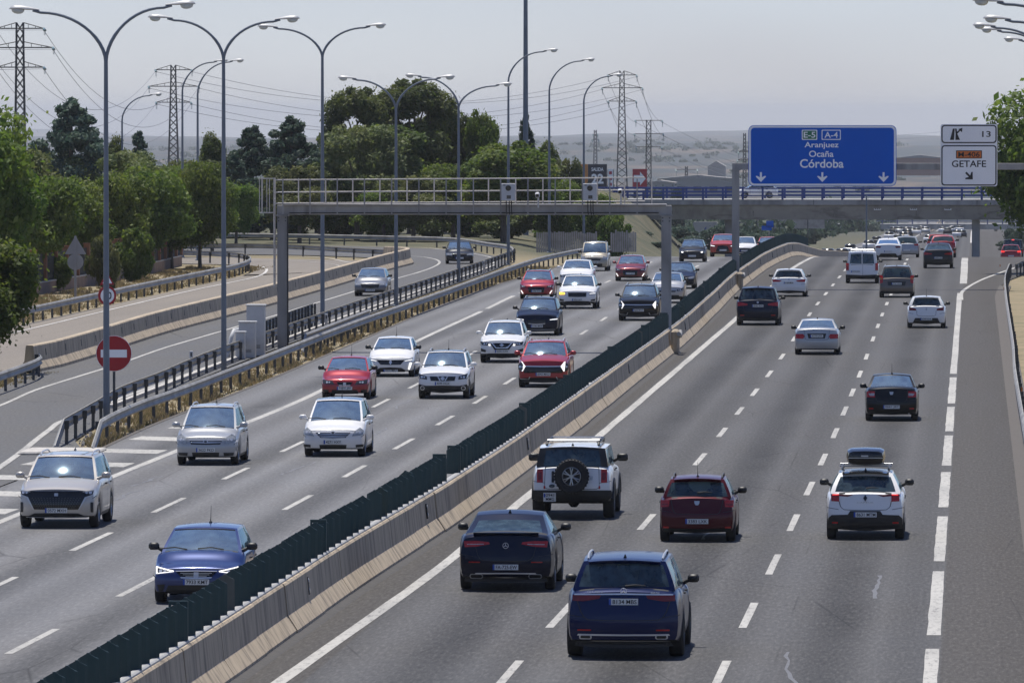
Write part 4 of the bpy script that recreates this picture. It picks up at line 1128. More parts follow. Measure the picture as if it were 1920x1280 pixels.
# ------------------------------------------------------------------ fence with brick posts on the left
fe = wthing('brick_post_fence', 'low rendered wall with orange brick posts and dark mesh under the trees', 'fence', (-50.2, 400, 0))
fp = catmull([(-50.5, 380), (-50.3, 427), (-49.9, 459), (-50.2, 490), (-50.7, 510)], 2)
mb = MB(); mb.sweep(fp, [(-0.14, -0.1), (-0.14, 0.55), (0.14, 0.55), (0.14, -0.1)]); ob('wall', mb.mesh('wall', M['wall']), fe)
mb = MB(); mb.sweep(fp, [(-0.18, 0.555), (-0.18, 0.62), (0.18, 0.62), (0.18, 0.555)]); ob('coping', mb.mesh('coping', M['kerb']), fe)
mb = MB(); mb.sweep(fp, [(-0.02, 0.62), (-0.02, 2.1), (0.02, 2.1), (0.02, 0.62)]); ob('mesh_panel', mb.mesh('mesh_panel', M['dark_fence']), fe)
mb = MB(); mb.bbox((0, 0, 1.45), (0.34, 0.34, 1.7), 0.02); mb.box((0, 0, 2.34), (0.42, 0.42, 0.07)); MEbp = mb.mesh('brick_post', M['brick'])
for q in resample(fp, 4.6): ob('brick_post', MEbp, fe, (q[0] + 0.02, q[1], 0))

# ------------------------------------------------------------------ pale board fence by the motorway, centre
pf = wthing('board_fence', 'weathered pale board fence at the foot of the trees beyond the verge', 'fence', (-31, 560, 0))
x0_, x1_ = (1008-1825)/26.4, (1190-1825)/26.4
for k in range(46):
    x = x0_ + (x1_-x0_)*k/45
    if 27 < k < 34: continue
    h_ = 1.25 + rng.normal(0, 0.06)
    mb = MB(); mb.box((x, 568 + k*0.05, h_/2 - 0.1), (0.125, 0.03, h_ + 0.2))
    ob('board', mb.mesh('board', M['pale_board']), pf)

# ------------------------------------------------------------------ overpass
by = 850.0; bS = 15000/by
def bz(py): return 9.7 - (py - 212)/bS
def bxx(px): return (px - 1825)/bS
br = wthing('road_overpass', 'concrete road bridge with blue railings crossing above the motorway', 'bridge', (0, by, -6))
mb = MB()
prof = [(-5.2, bz(373)), (-5.2, bz(383)), (-4.6, bz(386)), (-3.6, bz(411)), (3.6, bz(411)), (4.6, bz(386)), (5.2, bz(383)), (5.2, bz(373))]
mb.sweep([(-75, by, 0), (-20, by, 0), (20, by, 0), (90, by, 0)], prof[::-1]); ob('deck', mb.mesh('deck', M['concrete_grey']), br)
for px in (1368.5, 1830):
    for yo in (-1.6, 1.6):
        mb = MB(); mb.bbox((bxx(px), by + yo, -7), (0.85, 0.9, 11.4), 0.06); ob('pier', mb.mesh('pier', M['concrete_grey']), br)
for k in range(58):
    x = -60 + k*2.1
    for yo in (-5.0, 5.0):
        mb = MB(); mb.box((x, by + yo, (bz(373) + bz(351))/2), (0.22, 0.14, bz(351) - bz(373))); ob('railing_post', mb.mesh('railing_post', M['rail_blue']), br)
for yo in (-5.0, 5.0):
    for z, th_ in ((bz(352.5), 0.12), (bz(359.5), 0.10), (bz(366), 0.10)):
        mb = MB(); mb.tube([(-62, by + yo, z), (62, by + yo, z)], th_*0.6, 6); ob('handrail', mb.mesh('handrail', M['rail_blue'], 60), br)
mb = MB(); mb.box((-40.5, by, -2.2), (4, 11, 5.5)); ob('abutment', mb.mesh('abutment', M['concrete_grey']), br)
for px in (1647, 1714, 1778):
    mb = MB(); mb.box((bxx(px), by - 4.42, bz(389.5)), (0.75, 0.05, 0.36)); c = ob('clearance_plate', mb.mesh('clearance_plate', M['sign_white']), br); c.rotation_euler = (R(0), 0, 0)
    mb = MB()
    for q in (-0.2, 0.0, 0.18): mb.box((bxx(px) + q, by - 4.46, bz(389.5)), (0.1, 0.02, 0.2))
    ob('clearance_figures', mb.mesh('clearance_figures', M['ink']), br)
for k in range(9):
    x = -34 + k*8.6
    mb = MB(); mb.box((x, by - 5.21, (bz(373) + bz(383))/2), (0.06, 0.03, bz(373) - bz(383))); ob('edge_joint', mb.mesh('edge_joint', M['steel_dark']), br)
    mb = MB(); mb.tube([(x + 2.2, by - 4.3, bz(386)), (x + 2.2, by - 4.1, bz(405))], 0.07, 6); ob('drain_pipe', mb.mesh('drain_pipe', M['steel'], 60), br)
# second, farther bridge
b3 = wthing('far_overpass', 'hazy second overpass far down the motorway seen under the first', 'bridge', (0, 2300, -24))
fS = 15000/2300
def fz(py): return 9.7 - (py - 212)/fS
mb = MB(); mb.sweep([(-70, 2300, 0), (60, 2300, 0)], [(-5, fz(419)), (-5, fz(429)), (5, fz(429)), (5, fz(419))][::-1]); ob('deck', mb.mesh('deck', M['concrete_grey']), b3)
for x in (-26, -12.4, 6.5):
    mb = MB(); mb.box((x, 2300, -27), (0.9, 2, 10)); ob('pier', mb.mesh('pier', M['concrete_grey']), b3)
for k in range(30):
    mb = MB(); mb.box((-69 + k*4.3, 2294.6, (fz(419)+fz(409))/2), (0.35, 0.1, fz(409)-fz(419))); ob('railing_post', mb.mesh('railing_post', M['rail_blue']), b3)
for z in (fz(409.5), fz(414)):
    mb = MB(); mb.tube([(-70, 2294.6, z), (60, 2294.6, z)], 0.13, 6); ob('handrail', mb.mesh('handrail', M['rail_blue']), b3)
# V-shaped pier in the distance left of the road
t = thing('flared_pier', 'dark flared V-shaped concrete pier standing beyond the bridge', 'pier', ((1325-1825)/13.6, 1100, -14))
s_ = 13.6
def vz(py): return 9.7 - (py-212)/s_ + 14
mb = MB(); mb.prism([(-0.75, 0), (0.75, 0), (0.75, vz(452)), (1.75, vz(418)), (1.55, vz(415)), (-1.55, vz(415)), (-1.75, vz(418)), (-0.75, vz(452))], -0.6, 0.6); ob('pier', mb.mesh('pier', M['concrete_grey']), t)
mb = MB(); mb.prism([(-0.25, vz(432)), (0.25, vz(431)), (0.12, vz(424)), (-0.05, vz(427))], -0.63, -0.605); ob('opening', mb.mesh('opening', M['rail_blue']), t)
# grey gantry and blue sign far behind, under the bridge
t = thing('far_noise_screen', 'pale grey panel screen beyond the bridge, left of the far carriageway', 'noise barrier', ((1430-1825)/12.5, 1200, -14))
s_ = 12.5
for k in range(6):
    mb = MB(); mb.box((-4.6 + k*2.55, 0, 9.7-(420-212)/s_+14), (2.45, 0.2, 1.35)); ob('screen_panel', mb.mesh('screen_panel', M['pale_board']), t)
    mb = MB(); mb.box((-5.9 + k*2.55, 0, 4.8), (0.14, 0.3, 9.6)); ob('screen_post', mb.mesh('screen_post', M['steel_dark']), t)
t = thing('far_blue_sign', 'small blue direction sign on posts beyond the bridge', 'road sign', ((1443-1825)/15, 1000, -9))
for zpy, w_, h_ in ((420, 0.9, 0.8), (427.5, 1.25, 0.55)):
    mb = MB(); mb.box((0.1 if zpy < 425 else -0.3, 0, 9.7-(zpy-212)/15+9), (w_, 0.1, h_)); ob('panel', mb.mesh('panel', M['sign_blue']), t)
mb = MB(); mb.box((0, 0.15, 2), (0.15, 0.15, 6)); ob('post', mb.mesh('post', M['steel']), t)
t = thing('far_mast', 'thin dark post in the median beyond the crest of the road', 'mast', ((1625.5-1825)/20, 750, -4))
mb = MB(); mb.tube([(0, 0, 0), (0, 0, 6.0)], [0.09, 0.07], 8); ob('pole', mb.mesh('pole', M['lamp_post'], 60), t)

# ------------------------------------------------------------------ tall mast, pylons, wires, hoardings
t = thing('tall_mast', 'very tall dark tapering mast leaving the top of the picture behind the trees', 'mast', (-35.8, 640, -1))
mb = MB(); mb.tube([(0, 0, 0), (0, 0, 30)], [0.25, 0.12], 12); ob('shaft', mb.mesh('shaft', M['lamp_post'], 60), t)
mb = MB(); mb.lathe([(0.5, 0), (0.5, 0.1), (0.3, 0.15)], 12); ob('foot', mb.mesh('foot', M['lamp_post'], 60), t)

def beam_(mb, a, b, w): mb.tube([a, b], w, 4, cap=False)
def pylon(px, Y, top_py, arms, wtop, wbot, label, base_py=None, hb=None):
    s_ = 15000/Y; X = (px-1825)/s_; zt = 9.7 + (212-top_py)/s_
    zb = -16.0 if hb is None else hb
    Ht = zt - zb
    t = thing('lattice_pylon', label, 'pylon', (X, Y, zb), 0, 'power line pylons')
    wt, wb_ = wtop/s_/2, wbot/s_/2
    def hw_(z): return wb_ + (wt - wb_)*min(1, z/(Ht*0.93))
    th_ = max(0.08, 0.68/s_)
    mb = MB(); nseg = int(Ht/ max(1.1, 1.6*wt*2))
    zs_ = [Ht*k/nseg for k in range(nseg+1)]
    for sx in (-1, 1):
        for sy_ in (-1, 1):
            mb.tube([(sx*hw_(z), sy_*hw_(z), z) for z in zs_], th_*1.15, 4)
    for i in range(nseg):
        a, b = hw_(zs_[i]), hw_(zs_[i+1])
        for fy in (-1, 1):
            beam_(mb, (-a, fy*a, zs_[i]), (b, fy*b, zs_[i+1]), th_*0.62); beam_(mb, (a, fy*a, zs_[i]), (-b, fy*b, zs_[i+1]), th_*0.62)
        for fx in (-1, 1):
            beam_(mb, (fx*a, -a, zs_[i]), (fx*b, b, zs_[i+1]), th_*0.55)
    ob('tower', mb.mesh('tower', M['pylon']), t)
    tips = []
    for apy, half, up_ in arms:
        z = 9.7 + (212-apy)/s_ - zb; hl = half/s_
        mb = MB()
        for sx in (-1, 1):
            beam_(mb, (0, 0.2, z), (sx*hl, 0, z), th_); beam_(mb, (0, -0.2, z), (sx*hl, 0, z), th_)
            if up_:
                beam_(mb, (sx*wt, 0, z + up_/s_), (sx*hl, 0, z), th_*0.8)
                for q in (0.35, 0.65): beam_(mb, (sx*hl*q, 0, z), (sx*hl*q, 0, z + up_/s_*(1-q)), th_*0.5)
        am = ob('cross_arm', mb.mesh('cross_arm', M['pylon']), t)
        for sx in (-1, 1):
            mb = MB(); L_ = 13/s_*0.8
            for dy in (-0.35, 0.35): mb.tube([(sx*hl, 0, z - 0.05), (sx*hl + 0.15, dy*3, z - 0.35*L_)], [th_*2.4, th_*1.7], 6)
            mb.tube([(sx*hl + 0.15, -1, z - 0.35*L_), (sx*hl + 0.15, -0.4, z - L_*1.2), (sx*hl + 0.15, 0.4, z - L_*1.2), (sx*hl + 0.15, 1, z - 0.35*L_)], th_*0.4, 4)
            ob('insulator', mb.mesh('insulator', M['insulator'], 60), t)
            tips.append((X + sx*hl, Y, z + zb - 0.3*L_))
    return tips
P1 = pylon(32, 1100, 42, [(53, 45, 11), (89, 62, 11), (126, 45, 11)], 13, 26, 'largest lattice pylon, at the left edge of the picture', hb=-13)
P2 = pylon(322, 1500, 122, [(131, 34, 9), (162, 47, 8), (192, 33, 8)], 9, 27, 'lattice pylon second from the left, beside the pair of street lamps')
P3 = pylon(1167, 1750, 133, [(141, 27, 8), (165, 38, 8), (190, 26, 8)], 8, 26, 'tallest lattice pylon right of the tall mast', hb=-20)
P4 = pylon(1217, 1900, 225, [(226, 25, 0), (251, 27, 0), (275.5, 24, 0)], 8.5, 11, 'narrow straight pylon beside the tallest one on its right', hb=-22)
P5 = pylon(1397, 2300, 250, [(285, 12, 4), (300, 14, 4), (315, 12, 4)], 4, 9, 'thin pylon half hidden by the blue sign', hb=-26)
P6 = pylon(1288, 2600, 312, [(318, 20, 0), (338, 28, 0)], 4, 6, 'small distant pylon above the bridge railing with two wide arms', hb=-28)
P7 = pylon(1346, 2700, 336, [(339, 18, 0)], 4, 5, 'smallest distant pylon above the bridge railing', hb=-28)
P8 = pylon(1117, 4500, 244, [(252, 4, 0), (262, 6, 0)], 4, 7, 'faint pylon on the hazy ridge above the hoardings', hb=-24)
def wire_set(A, B, sag, label, group='power line wires'):
    for i, (a, b) in enumerate(zip(A, B)):
        mb = MB(); pts = []
        for k in range(25):
            t_ = k/24
            pts.append((a[0] + (b[0]-a[0])*t_, a[1] + (b[1]-a[1])*t_, a[2] + (b[2]-a[2])*t_ - 4*sag*t_*(1-t_)))
        d = (a[1] + b[1])/2
        mb.tube(pts, 0.03 if d < 1300 else 0.042, 4)
        o = ob('power_line_wire', mb.mesh('power_line_wire', M['wire']))
        tag(o, ('upper', 'upper', 'middle', 'middle', 'lower', 'lower')[i] + (' left ' if i % 2 == 0 else ' right ') + label if len(A) > 1 else label, 'power line', group)
off = lambda T, dx, dy, dz: [(p[0]+dx, p[1]+dy, p[2]+dz) for p in T]
wire_set(P1, P2, 9.0, 'sagging power line wire between the two pylons on the left')
wire_set(P2, P3, 6.0, 'power line wire running across the sky towards the pylon right of the mast')
wire_set(P3, P4, 2.0, 'wire dropping from the tallest right-hand pylon to its narrow neighbour')
wire_set(P4, [(p[0]+22, p[1]+700, p[2]-16) for p in P4], 3.0, 'wire falling from the narrow pylon towards the bridge railing')
wire_set(off(P1, -60, -500, 18)[:6], P1, 6.0, 'wire leaving the left edge of the picture from the largest pylon')
for k, (z0_, z1_) in enumerate(((13.5, 17.5), (15.5, 19.0))):
    wire_set([(-45, 3200, 9.7 - (265-212)/4.7 + k*1.5)], [(40, 2600, 9.7 - (222-212)/5.77 + k*1.5)], 1.0, ('lower' if k == 0 else 'higher') + ' of two faint wires rising behind the white exit sign')

def hoarding(px0, px1, py0, py1, Y, label, build):
    s_ = 15000/Y; cx = ((px0+px1)/2 - 1825)/s_; w = (px1-px0)/s_; h = (py1-py0)/s_; zc = 9.7 - ((py0+py1)/2-212)/s_
    zb = -12.0
    t = thing('advertising_hoarding', label, 'billboard', (cx, Y, zb))
    for dx in (-0.35, 0.35):
        mb = MB(); mb.tube([(dx*w, 0.4, 0), (dx*w, 0.4, zc - zb + h/2 - 0.1)], 0.18, 8); ob('post', mb.mesh('post', M['steel_dark'], 60), t)
    build(t, w, h, zc - zb)
def hb_22(t, w, h, z):
    mb = MB(); mb.box((0.15*w, 0, z), (0.66*w, 0.25, h)); ob('dark_panel', mb.mesh('dark_panel', plain('hoarding_navy', (0.035, 0.035, 0.05), 0.6)), t)
    mb = MB(); mb.box((-0.34*w, 0, z), (0.31*w, 0.25, h)); ob('orange_panel', mb.mesh('orange_panel', plain('hoarding_orange', (0.55, 0.22, 0.05), 0.6)), t)
    put_text('SALIDA', t, (0.15*w, -0.135, z + 0.28*h), M['sign_white'], 0.42*w, 0.15*h, 0.02)
    put_text('22', t, (0.15*w, -0.135, z - 0.12*h), M['sign_white'], 0.42*w, 0.42*h, 0.03)
hoarding(1086, 1140, 308, 352, 1000, 'dark and orange hoarding reading SALIDA 22', hb_22)
def hb_red(t, w, h, z):
    mb = MB(); mb.box((0, 0, z), (w, 0.25, h)); ob('red_panel', mb.mesh('red_panel', plain('hoarding_red', (0.42, 0.035, 0.05), 0.6)), t)
    mb = MB(); mb.prism([(-0.42*w, -0.18*h), (0.02*w, -0.18*h), (0.02*w, -0.36*h), (0.42*w, 0), (0.02*w, 0.36*h), (0.02*w, 0.18*h), (-0.42*w, 0.18*h)], -0.15, -0.135, M=Matrix.Translation((0, 0, z))); ob('arrow', mb.mesh('arrow', M['sign_white']), t)
hoarding(1187, 1214, 317, 353, 1050, 'red hoarding with a white arrow pointing right', hb_red)
def hb_wr(t, w, h, z):
    mb = MB(); mb.box((0, 0, z), (w, 0.25, h)); ob('white_panel', mb.mesh('white_panel', M['sign_white']), t)
    for k in range(3):
        mb = MB(); mb.box((0, -0.135, z + h*(0.3 - 0.3*k)), (w*0.6, 0.02, h*0.16)); ob('red_band', mb.mesh('red_band', plain('band_red', (0.4, 0.03, 0.05), 0.6)), t)
hoarding(1141, 1150, 317, 353, 1040, 'narrow white and red hoarding between the other two', hb_wr)
# ------------------------------------------------------------------ vegetation
def leaf_mesh(name, pts, nrm, size, tint, mat, elong=1.0):
    """one diamond leaf clump per point"""
    n = len(pts)
    r = rng.normal(size=(n, 3))
    nrm = nrm/np.linalg.norm(nrm, axis=1, keepdims=True)
    u = np.cross(nrm, r); u /= np.linalg.norm(u, axis=1, keepdims=True) + 1e-9
    w = np.cross(nrm, u)
    sz = (size*(0.45 + 0.6*rng.random(n) + 0.9*rng.random(n)**4))[:, None]
    a = pts + u*sz*elong; b = pts + w*sz*0.55 + nrm*sz*0.12; c = pts - u*sz*elong; d = pts - w*sz*0.55 - nrm*sz*0.10
    v = np.stack([a, b, c, d], 1).reshape(-1, 3)
    me = bpy.data.meshes.new(name)
    me.vertices.add(4*n); me.vertices.foreach_set('co', v.ravel())
    me.loops.add(4*n); me.loops.foreach_set('vertex_index', np.arange(4*n))
    me.polygons.add(n); me.polygons.foreach_set('loop_start', np.arange(n)*4); me.polygons.foreach_set('loop_total', np.full(n, 4))
    at = me.attributes.new('tint', 'FLOAT', 'POINT'); at.data.foreach_set('value', np.repeat(tint, 4))
    me.materials.append(mat)
    me.update(); me.validate()
    return me

def crown_from_blobs(name, blobs, n, size, mat, up=0.4, elong=1.0, fill=0.45):
    B = np.array(blobs)                       # cx cy cz r squash
    wgt = B[:, 3]**2; wgt /= wgt.sum()
    idx = rng.choice(len(B), n, p=wgt)
    d = rng.normal(size=(n, 3)); d /= np.linalg.norm(d, axis=1, keepdims=True)
    rad = B[idx, 3]*(fill + (1-fill)*rng.random(n)**0.45)
    # ragged outline
    rad *= 1 + 0.30*np.abs(rng.normal(size=n))*(rng.random(n) < 0.16) - 0.2*rng.random(n)*(rng.random(n) < 0.3)
    p = B[idx, :3] + d*rad[:, None]*np.stack([np.ones(n), np.ones(n), B[idx, 4]], 1)
    nr = d + rng.normal(size=(n, 3))*0.8 + np.array([0, 0, up])
    bt = rng.random(len(B))
    tint = np.clip(0.5*bt[idx] + 0.5*rng.random(n), 0, 1)
    return leaf_mesh(name, p, nr, size, tint, mat, elong)

def trunk_mesh(name, h, r, limbs):
    mb = MB()
    pts = [(0, 0, -0.3)]; x = y = 0
    for k in range(1, 6):
        x += rng.normal(0, 0.04)*h*0.2; y += rng.normal(0, 0.04)*h*0.2
        pts.append((x, y, h*k/5))
    mb.tube(pts, [r*1.25, r, r*0.85, r*0.7, r*0.5, r*0.25], 8)
    for b in limbs:
        z0 = min(h*0.85, max(h*0.25, b[2]*0.55))
        q = np.array([np.interp(z0, [p[2] for p in pts], [p[0] for p in pts]), np.interp(z0, [p[2] for p in pts], [p[1] for p in pts]), z0])
        e = np.array(b[:3]); m_ = (q + e)/2 + np.array([0, 0, 0.12*np.linalg.norm(e-q)])
        mb.tube([q, m_, e], [r*0.42, r*0.28, r*0.08], 6)
    return mb.mesh(name, M['bark'], 60)

def blobs_round(rx, rz, zc, n, rb):
    out = []
    for _ in range(n):
        d = rng.normal(size=3); d /= np.linalg.norm(d)
        k = 0.45 + 0.45*rng.random()
        out.append((d[0]*rx*k, d[1]*rx*k, zc + d[2]*rz*k, rb*(0.45 + 0.95*rng.random()**1.6), 0.65 + 0.3*rng.random()))
    return out
def blobs_conifer(h, r, n):
    out = []
    for k in range(n):
        t = (k + rng.random()*0.8)/n
        z = h*(0.10 + 0.86*t); rr = r*(1 - t)**0.75*(0.75 + 0.4*rng.random()) + 0.12
        a = rng.random()*2*math.pi
        m = 0.55 + 0.5*rng.random()
        out.append((rr*math.cos(a)*m*1.25, rr*math.sin(a)*m*1.25, z + 0.25*rr + rng.normal(0, .12), (0.24*r*(1.15 - 0.8*t) + 0.10)*(0.7 + 0.6*rng.random()), 0.65))
    return out

PROTO = {}
def proto(kind, blobs, n, size, mat, trunk_h, trunk_r, up=0.4, elong=1.0, fill=0.45):
    me_c = crown_from_blobs('crown', blobs, n, size, mat, up, elong, fill)
    B = sorted(blobs, key=lambda b: -b[3])[:9]
    me_t = trunk_mesh('trunk', trunk_h, trunk_r, B)
    PROTO[kind] = (me_t, me_c)
# every prototype is one metre-true tree that is reused with its own size and turn
proto('broad1', blobs_round(3.0, 2.9, 4.2, 46, 1.05), 26000, 0.125, M['leaf_a'], 5.0, 0.17)
proto('broad2', blobs_round(3.2, 2.6, 4.0, 40, 1.15), 26000, 0.125, M['leaf_a'], 5.0, 0.19)
proto('broad3', blobs_round(2.6, 3.2, 4.4, 42, 0.95), 24000, 0.12, M['leaf_y'], 5.0, 0.16)
proto('olive1', blobs_round(3.2, 3.2, 4.6, 50, 0.95), 26000, 0.12, M['leaf_b'], 5.2, 0.17, fill=0.3)
proto('conifer1', blobs_conifer(9.0, 2.5, 90), 26000, 0.13, M['leaf_c'], 8.6, 0.2, 0.2, 1.3)
proto('conifer2', blobs_conifer(9.0, 2.0, 76), 22000, 0.13, M['leaf_c'], 8.6, 0.18, 0.2, 1.3)
bl = blobs_round(3.3, 3.3, 8.2, 44, 1.05) + [(rng.normal(0, 1.8), rng.normal(0, 1.8), 4.2 + rng.random()*2.5, 1.0, 0.7) for _ in range(14)]
proto('pine1', bl, 30000, 0.13, M['leaf_p'], 8.5, 0.28, 1.0, 1.5)
bl = blobs_round(2.8, 4.0, 7.4, 46, 0.95) + [(rng.normal(0, 1.6), rng.normal(0, 1.6), 3.4 + rng.random()*2.5, 0.9, 0.7) for _ in range(14)]
proto('pine2', bl, 28000, 0.13, M['leaf_p'], 8.5, 0.26, 1.0, 1.5)
proto('bush1', blobs_round(1.5, 1.3, 1.35, 26, 0.6), 11000, 0.10, M['leaf_a'], 1.8, 0.08)
proto('bush3', blobs_round(1.6, 1.3, 1.3, 24, 0.6), 9000, 0.11, M['leaf_c'], 1.7, 0.08)  # for distant trees: bluish leaf colour paints in some haze
proto('bush2', blobs_round(1.6, 1.2, 1.2, 22, 0.62), 10000, 0.10, M['leaf_b'], 1.6, 0.08)

TG = 'trees beside the motorway'
def tree(kind, X, Y, top, label, width=1.0, name=None, base=None, group=TG):
    z = zat(X, Y) if base is None else base
    me_t, me_c = PROTO[kind]
    zmax = {'broad1': 7.5, 'broad2': 7.1, 'broad3': 7.9, 'olive1': 8.1, 'conifer1': 9.2, 'conifer2': 9.2, 'pine1': 12.0, 'pine2': 11.8, 'bush1': 2.9, 'bush2': 2.7, 'bush3': 2.9}[kind]
    sz_ = (top - z)/zmax
    nm = name or {'b': 'broadleaf_tree', 'o': 'olive_green_tree', 'c': 'conifer_tree', 'p': 'pine_tree'}[kind[0]]
    if kind.startswith('bush'): nm = name or 'bush'
    t = thing(nm, label, 'bush' if kind.startswith('bush') else 'tree', (X, Y, z), rng.random()*6.28, group)
    t.scale = (sz_*width, sz_*width, sz_)
    ob('trunk', me_t, t); ob('crown', me_c, t)
    return t
def px_tree(kind, px, top_py, Y, half_px, label, **k):
    s_ = 15000/Y; X = (px - 1825)/s_
    z = zat(X, Y); top = 9.7 + (212 - top_py)/s_
    zmax = {'broad1': 7.5, 'broad2': 7.1, 'broad3': 7.9, 'olive1': 8.1, 'conifer1': 9.2, 'conifer2': 9.2, 'pine1': 12.0, 'pine2': 11.8, 'bush1': 2.9, 'bush2': 2.7, 'bush3': 2.9}[kind]
    r0 = {'broad1': 3.3, 'broad2': 3.6, 'broad3': 2.9, 'olive1': 3.1, 'conifer1': 2.6, 'conifer2': 2.1, 'pine1': 3.7, 'pine2': 3.2, 'bush1': 1.8, 'bush2': 1.85, 'bush3': 1.85}[kind]
    sz_ = (top - z)/zmax
    return tree(kind, X, Y, top, label, width=(half_px/s_/r0)/sz_, **k)

px_tree('broad1', -50, 160, 396, 150, 'big leafy tree filling the upper left edge of the picture')
px_tree('broad2', -62, 420, 296, 168, 'leafy small tree at the left edge hanging over the road barrier')
px_tree('broad2', 55, 300, 432, 110, 'leafy tree behind the fence, just right of the left edge')
px_tree('broad1', 128, 322, 452, 96, 'green tree behind the triangular sign seen from behind')
px_tree('olive1', 62, 262, 470, 100, 'lighter tree rising behind the left-hand group')
px_tree('broad2', 205, 300, 470, 92, 'green tree behind the fence, right of the tall lamp post')
px_tree('olive1', 225, 268, 545, 95, 'olive-brown tree behind the row, right of the tall lamp post')
px_tree('broad1', 275, 310, 486, 84, 'green tree in the middle of the row behind the brick posts')
px_tree('broad2', 312, 283, 540, 92, 'green tree in the second row below the second pylon')
px_tree('broad1', 318, 330, 500, 80, 'bushy tree behind the end of the brick post fence')
px_tree('broad1', 372, 292, 497, 66, 'green tree with a bare trunk standing where the fence ends')
px_tree('broad2', 395, 320, 560, 56, 'rounded tree just left of the second street lamp')
px_tree('olive1', 150, 282, 600, 80, 'far green tree between the dark conifer and the row')
px_tree('conifer1', 130, 172, 600, 84, 'large dark conifer on the left below the first pylon wires')
px_tree('pine2', 214, 240, 640, 32, 'small green tree right of the large dark conifer')
px_tree('conifer2', 256, 238, 640, 34, 'small pointed conifer by the lone street lamp')
px_tree('pine2', 398, 232, 632, 36, 'dark green pine beside the second street lamp')
px_tree('conifer2', 432, 285, 625, 48, 'shorter dark conifer left of the gantry ladder')
px_tree('conifer1', 470, 226, 632, 62, 'dark conifer above the gantry ladder')
px_tree('conifer1', 545, 208, 640, 72, 'tall dark conifer left of the big pines')
px_tree('conifer2', 510, 290, 615, 60, 'dark conifer behind the left end of the gantry walkway')
px_tree('pine2', 592, 290, 650, 39, 'pine foliage edging the left side of the big pines')
px_tree('pine1', 672, 138, 640, 73, 'big pine, left crown of the tallest pines')
px_tree('pine1', 770, 122, 648, 92, 'big pine, tallest crown in the middle')
px_tree('pine2', 832, 175, 655, 63, 'big pine, right crown of the tallest pines')
px_tree('pine2', 618, 212, 655, 36, 'pine at the left shoulder of the big pines')
px_tree('pine1', 725, 215, 628, 101, 'lower dark mass of pine in front of the tallest crowns')
px_tree('olive1', 668, 218, 612, 92, 'greyish olive tree in front of the big pines')
px_tree('olive1', 775, 320, 606, 72, 'olive tree behind the middle of the gantry walkway')
px_tree('broad2', 600, 350, 612, 70, 'low green tree behind the third street lamp')
px_tree('broad3', 905, 186, 652, 46, 'bright green tree right of the big pines')
px_tree('broad3', 945, 248, 606, 108, 'broad yellow-green tree behind the left box camera')
px_tree('conifer2', 985, 200, 660, 26, 'dark conifer at the foot of the tall mast')
px_tree('pine2', 1020, 250, 665, 32, 'dark tree right of the tall mast')
px_tree('olive1', 1062, 284, 640, 36, 'dark green tree left of the hoardings')
px_tree('broad1', 1035, 330, 622, 60, 'green tree behind the railing between the two box cameras')
px_tree('broad2', 1110, 345, 615, 52, 'green bushy tree below the right box camera')
px_tree('bush1', 1155, 388, 606, 38, 'dark green bush at the end of the tree line')
for i, (px, tp, h_) in enumerate(((460, 380, 60), (545, 372, 62), (630, 378, 60), (715, 372, 62), (800, 380, 60), (880, 372, 62), (960, 385, 62), (1050, 392, 58))):
    px_tree('bush1' if i % 2 else 'bush2', px, tp, 622 + 3*(i % 3), h_, ['dark undergrowth at the left end below the gantry beam', 'undergrowth behind the gantry, second from its left', 'undergrowth right of the third street lamp', 'undergrowth left of the fourth street lamp', 'undergrowth between the fourth and fifth street lamps', 'undergrowth right of the fifth street lamp', 'undergrowth behind the board fence, left part', 'undergrowth behind the board fence, right part'][i], group='undergrowth below the trees')
px_tree('broad2', 440, 330, 590, 50, 'green tree between the second street lamp and the gantry ladder')
px_tree('olive1', 560, 300, 600, 70, 'olive tree right of the gantry ladder')
px_tree('broad1', 850, 300, 612, 74, 'green tree behind the fifth street lamp')
px_tree('broad2', 720, 345, 606, 66, 'low green tree behind the fourth street lamp')
px_tree('broad1', 20, 330, 442, 100, 'leafy tree low at the left edge behind the fence')
px_tree('olive1', 345, 288, 575, 80, 'olive green tree at the end of the second row')
px_tree('bush2', 188, 430, 438, 38, 'feathery shrub in front of the brick post fence')
px_tree('bush1', 245, 420, 462, 44, 'shrub between the brick posts behind the lamp post')
px_tree('bush1', 95, 470, 436, 40, 'shrub by the base of the fence near the sign backs')
tree('broad1', 5.0, 486, 11.6, 'tree at the right edge behind the white exit sign', width=0.95, base=0.0)
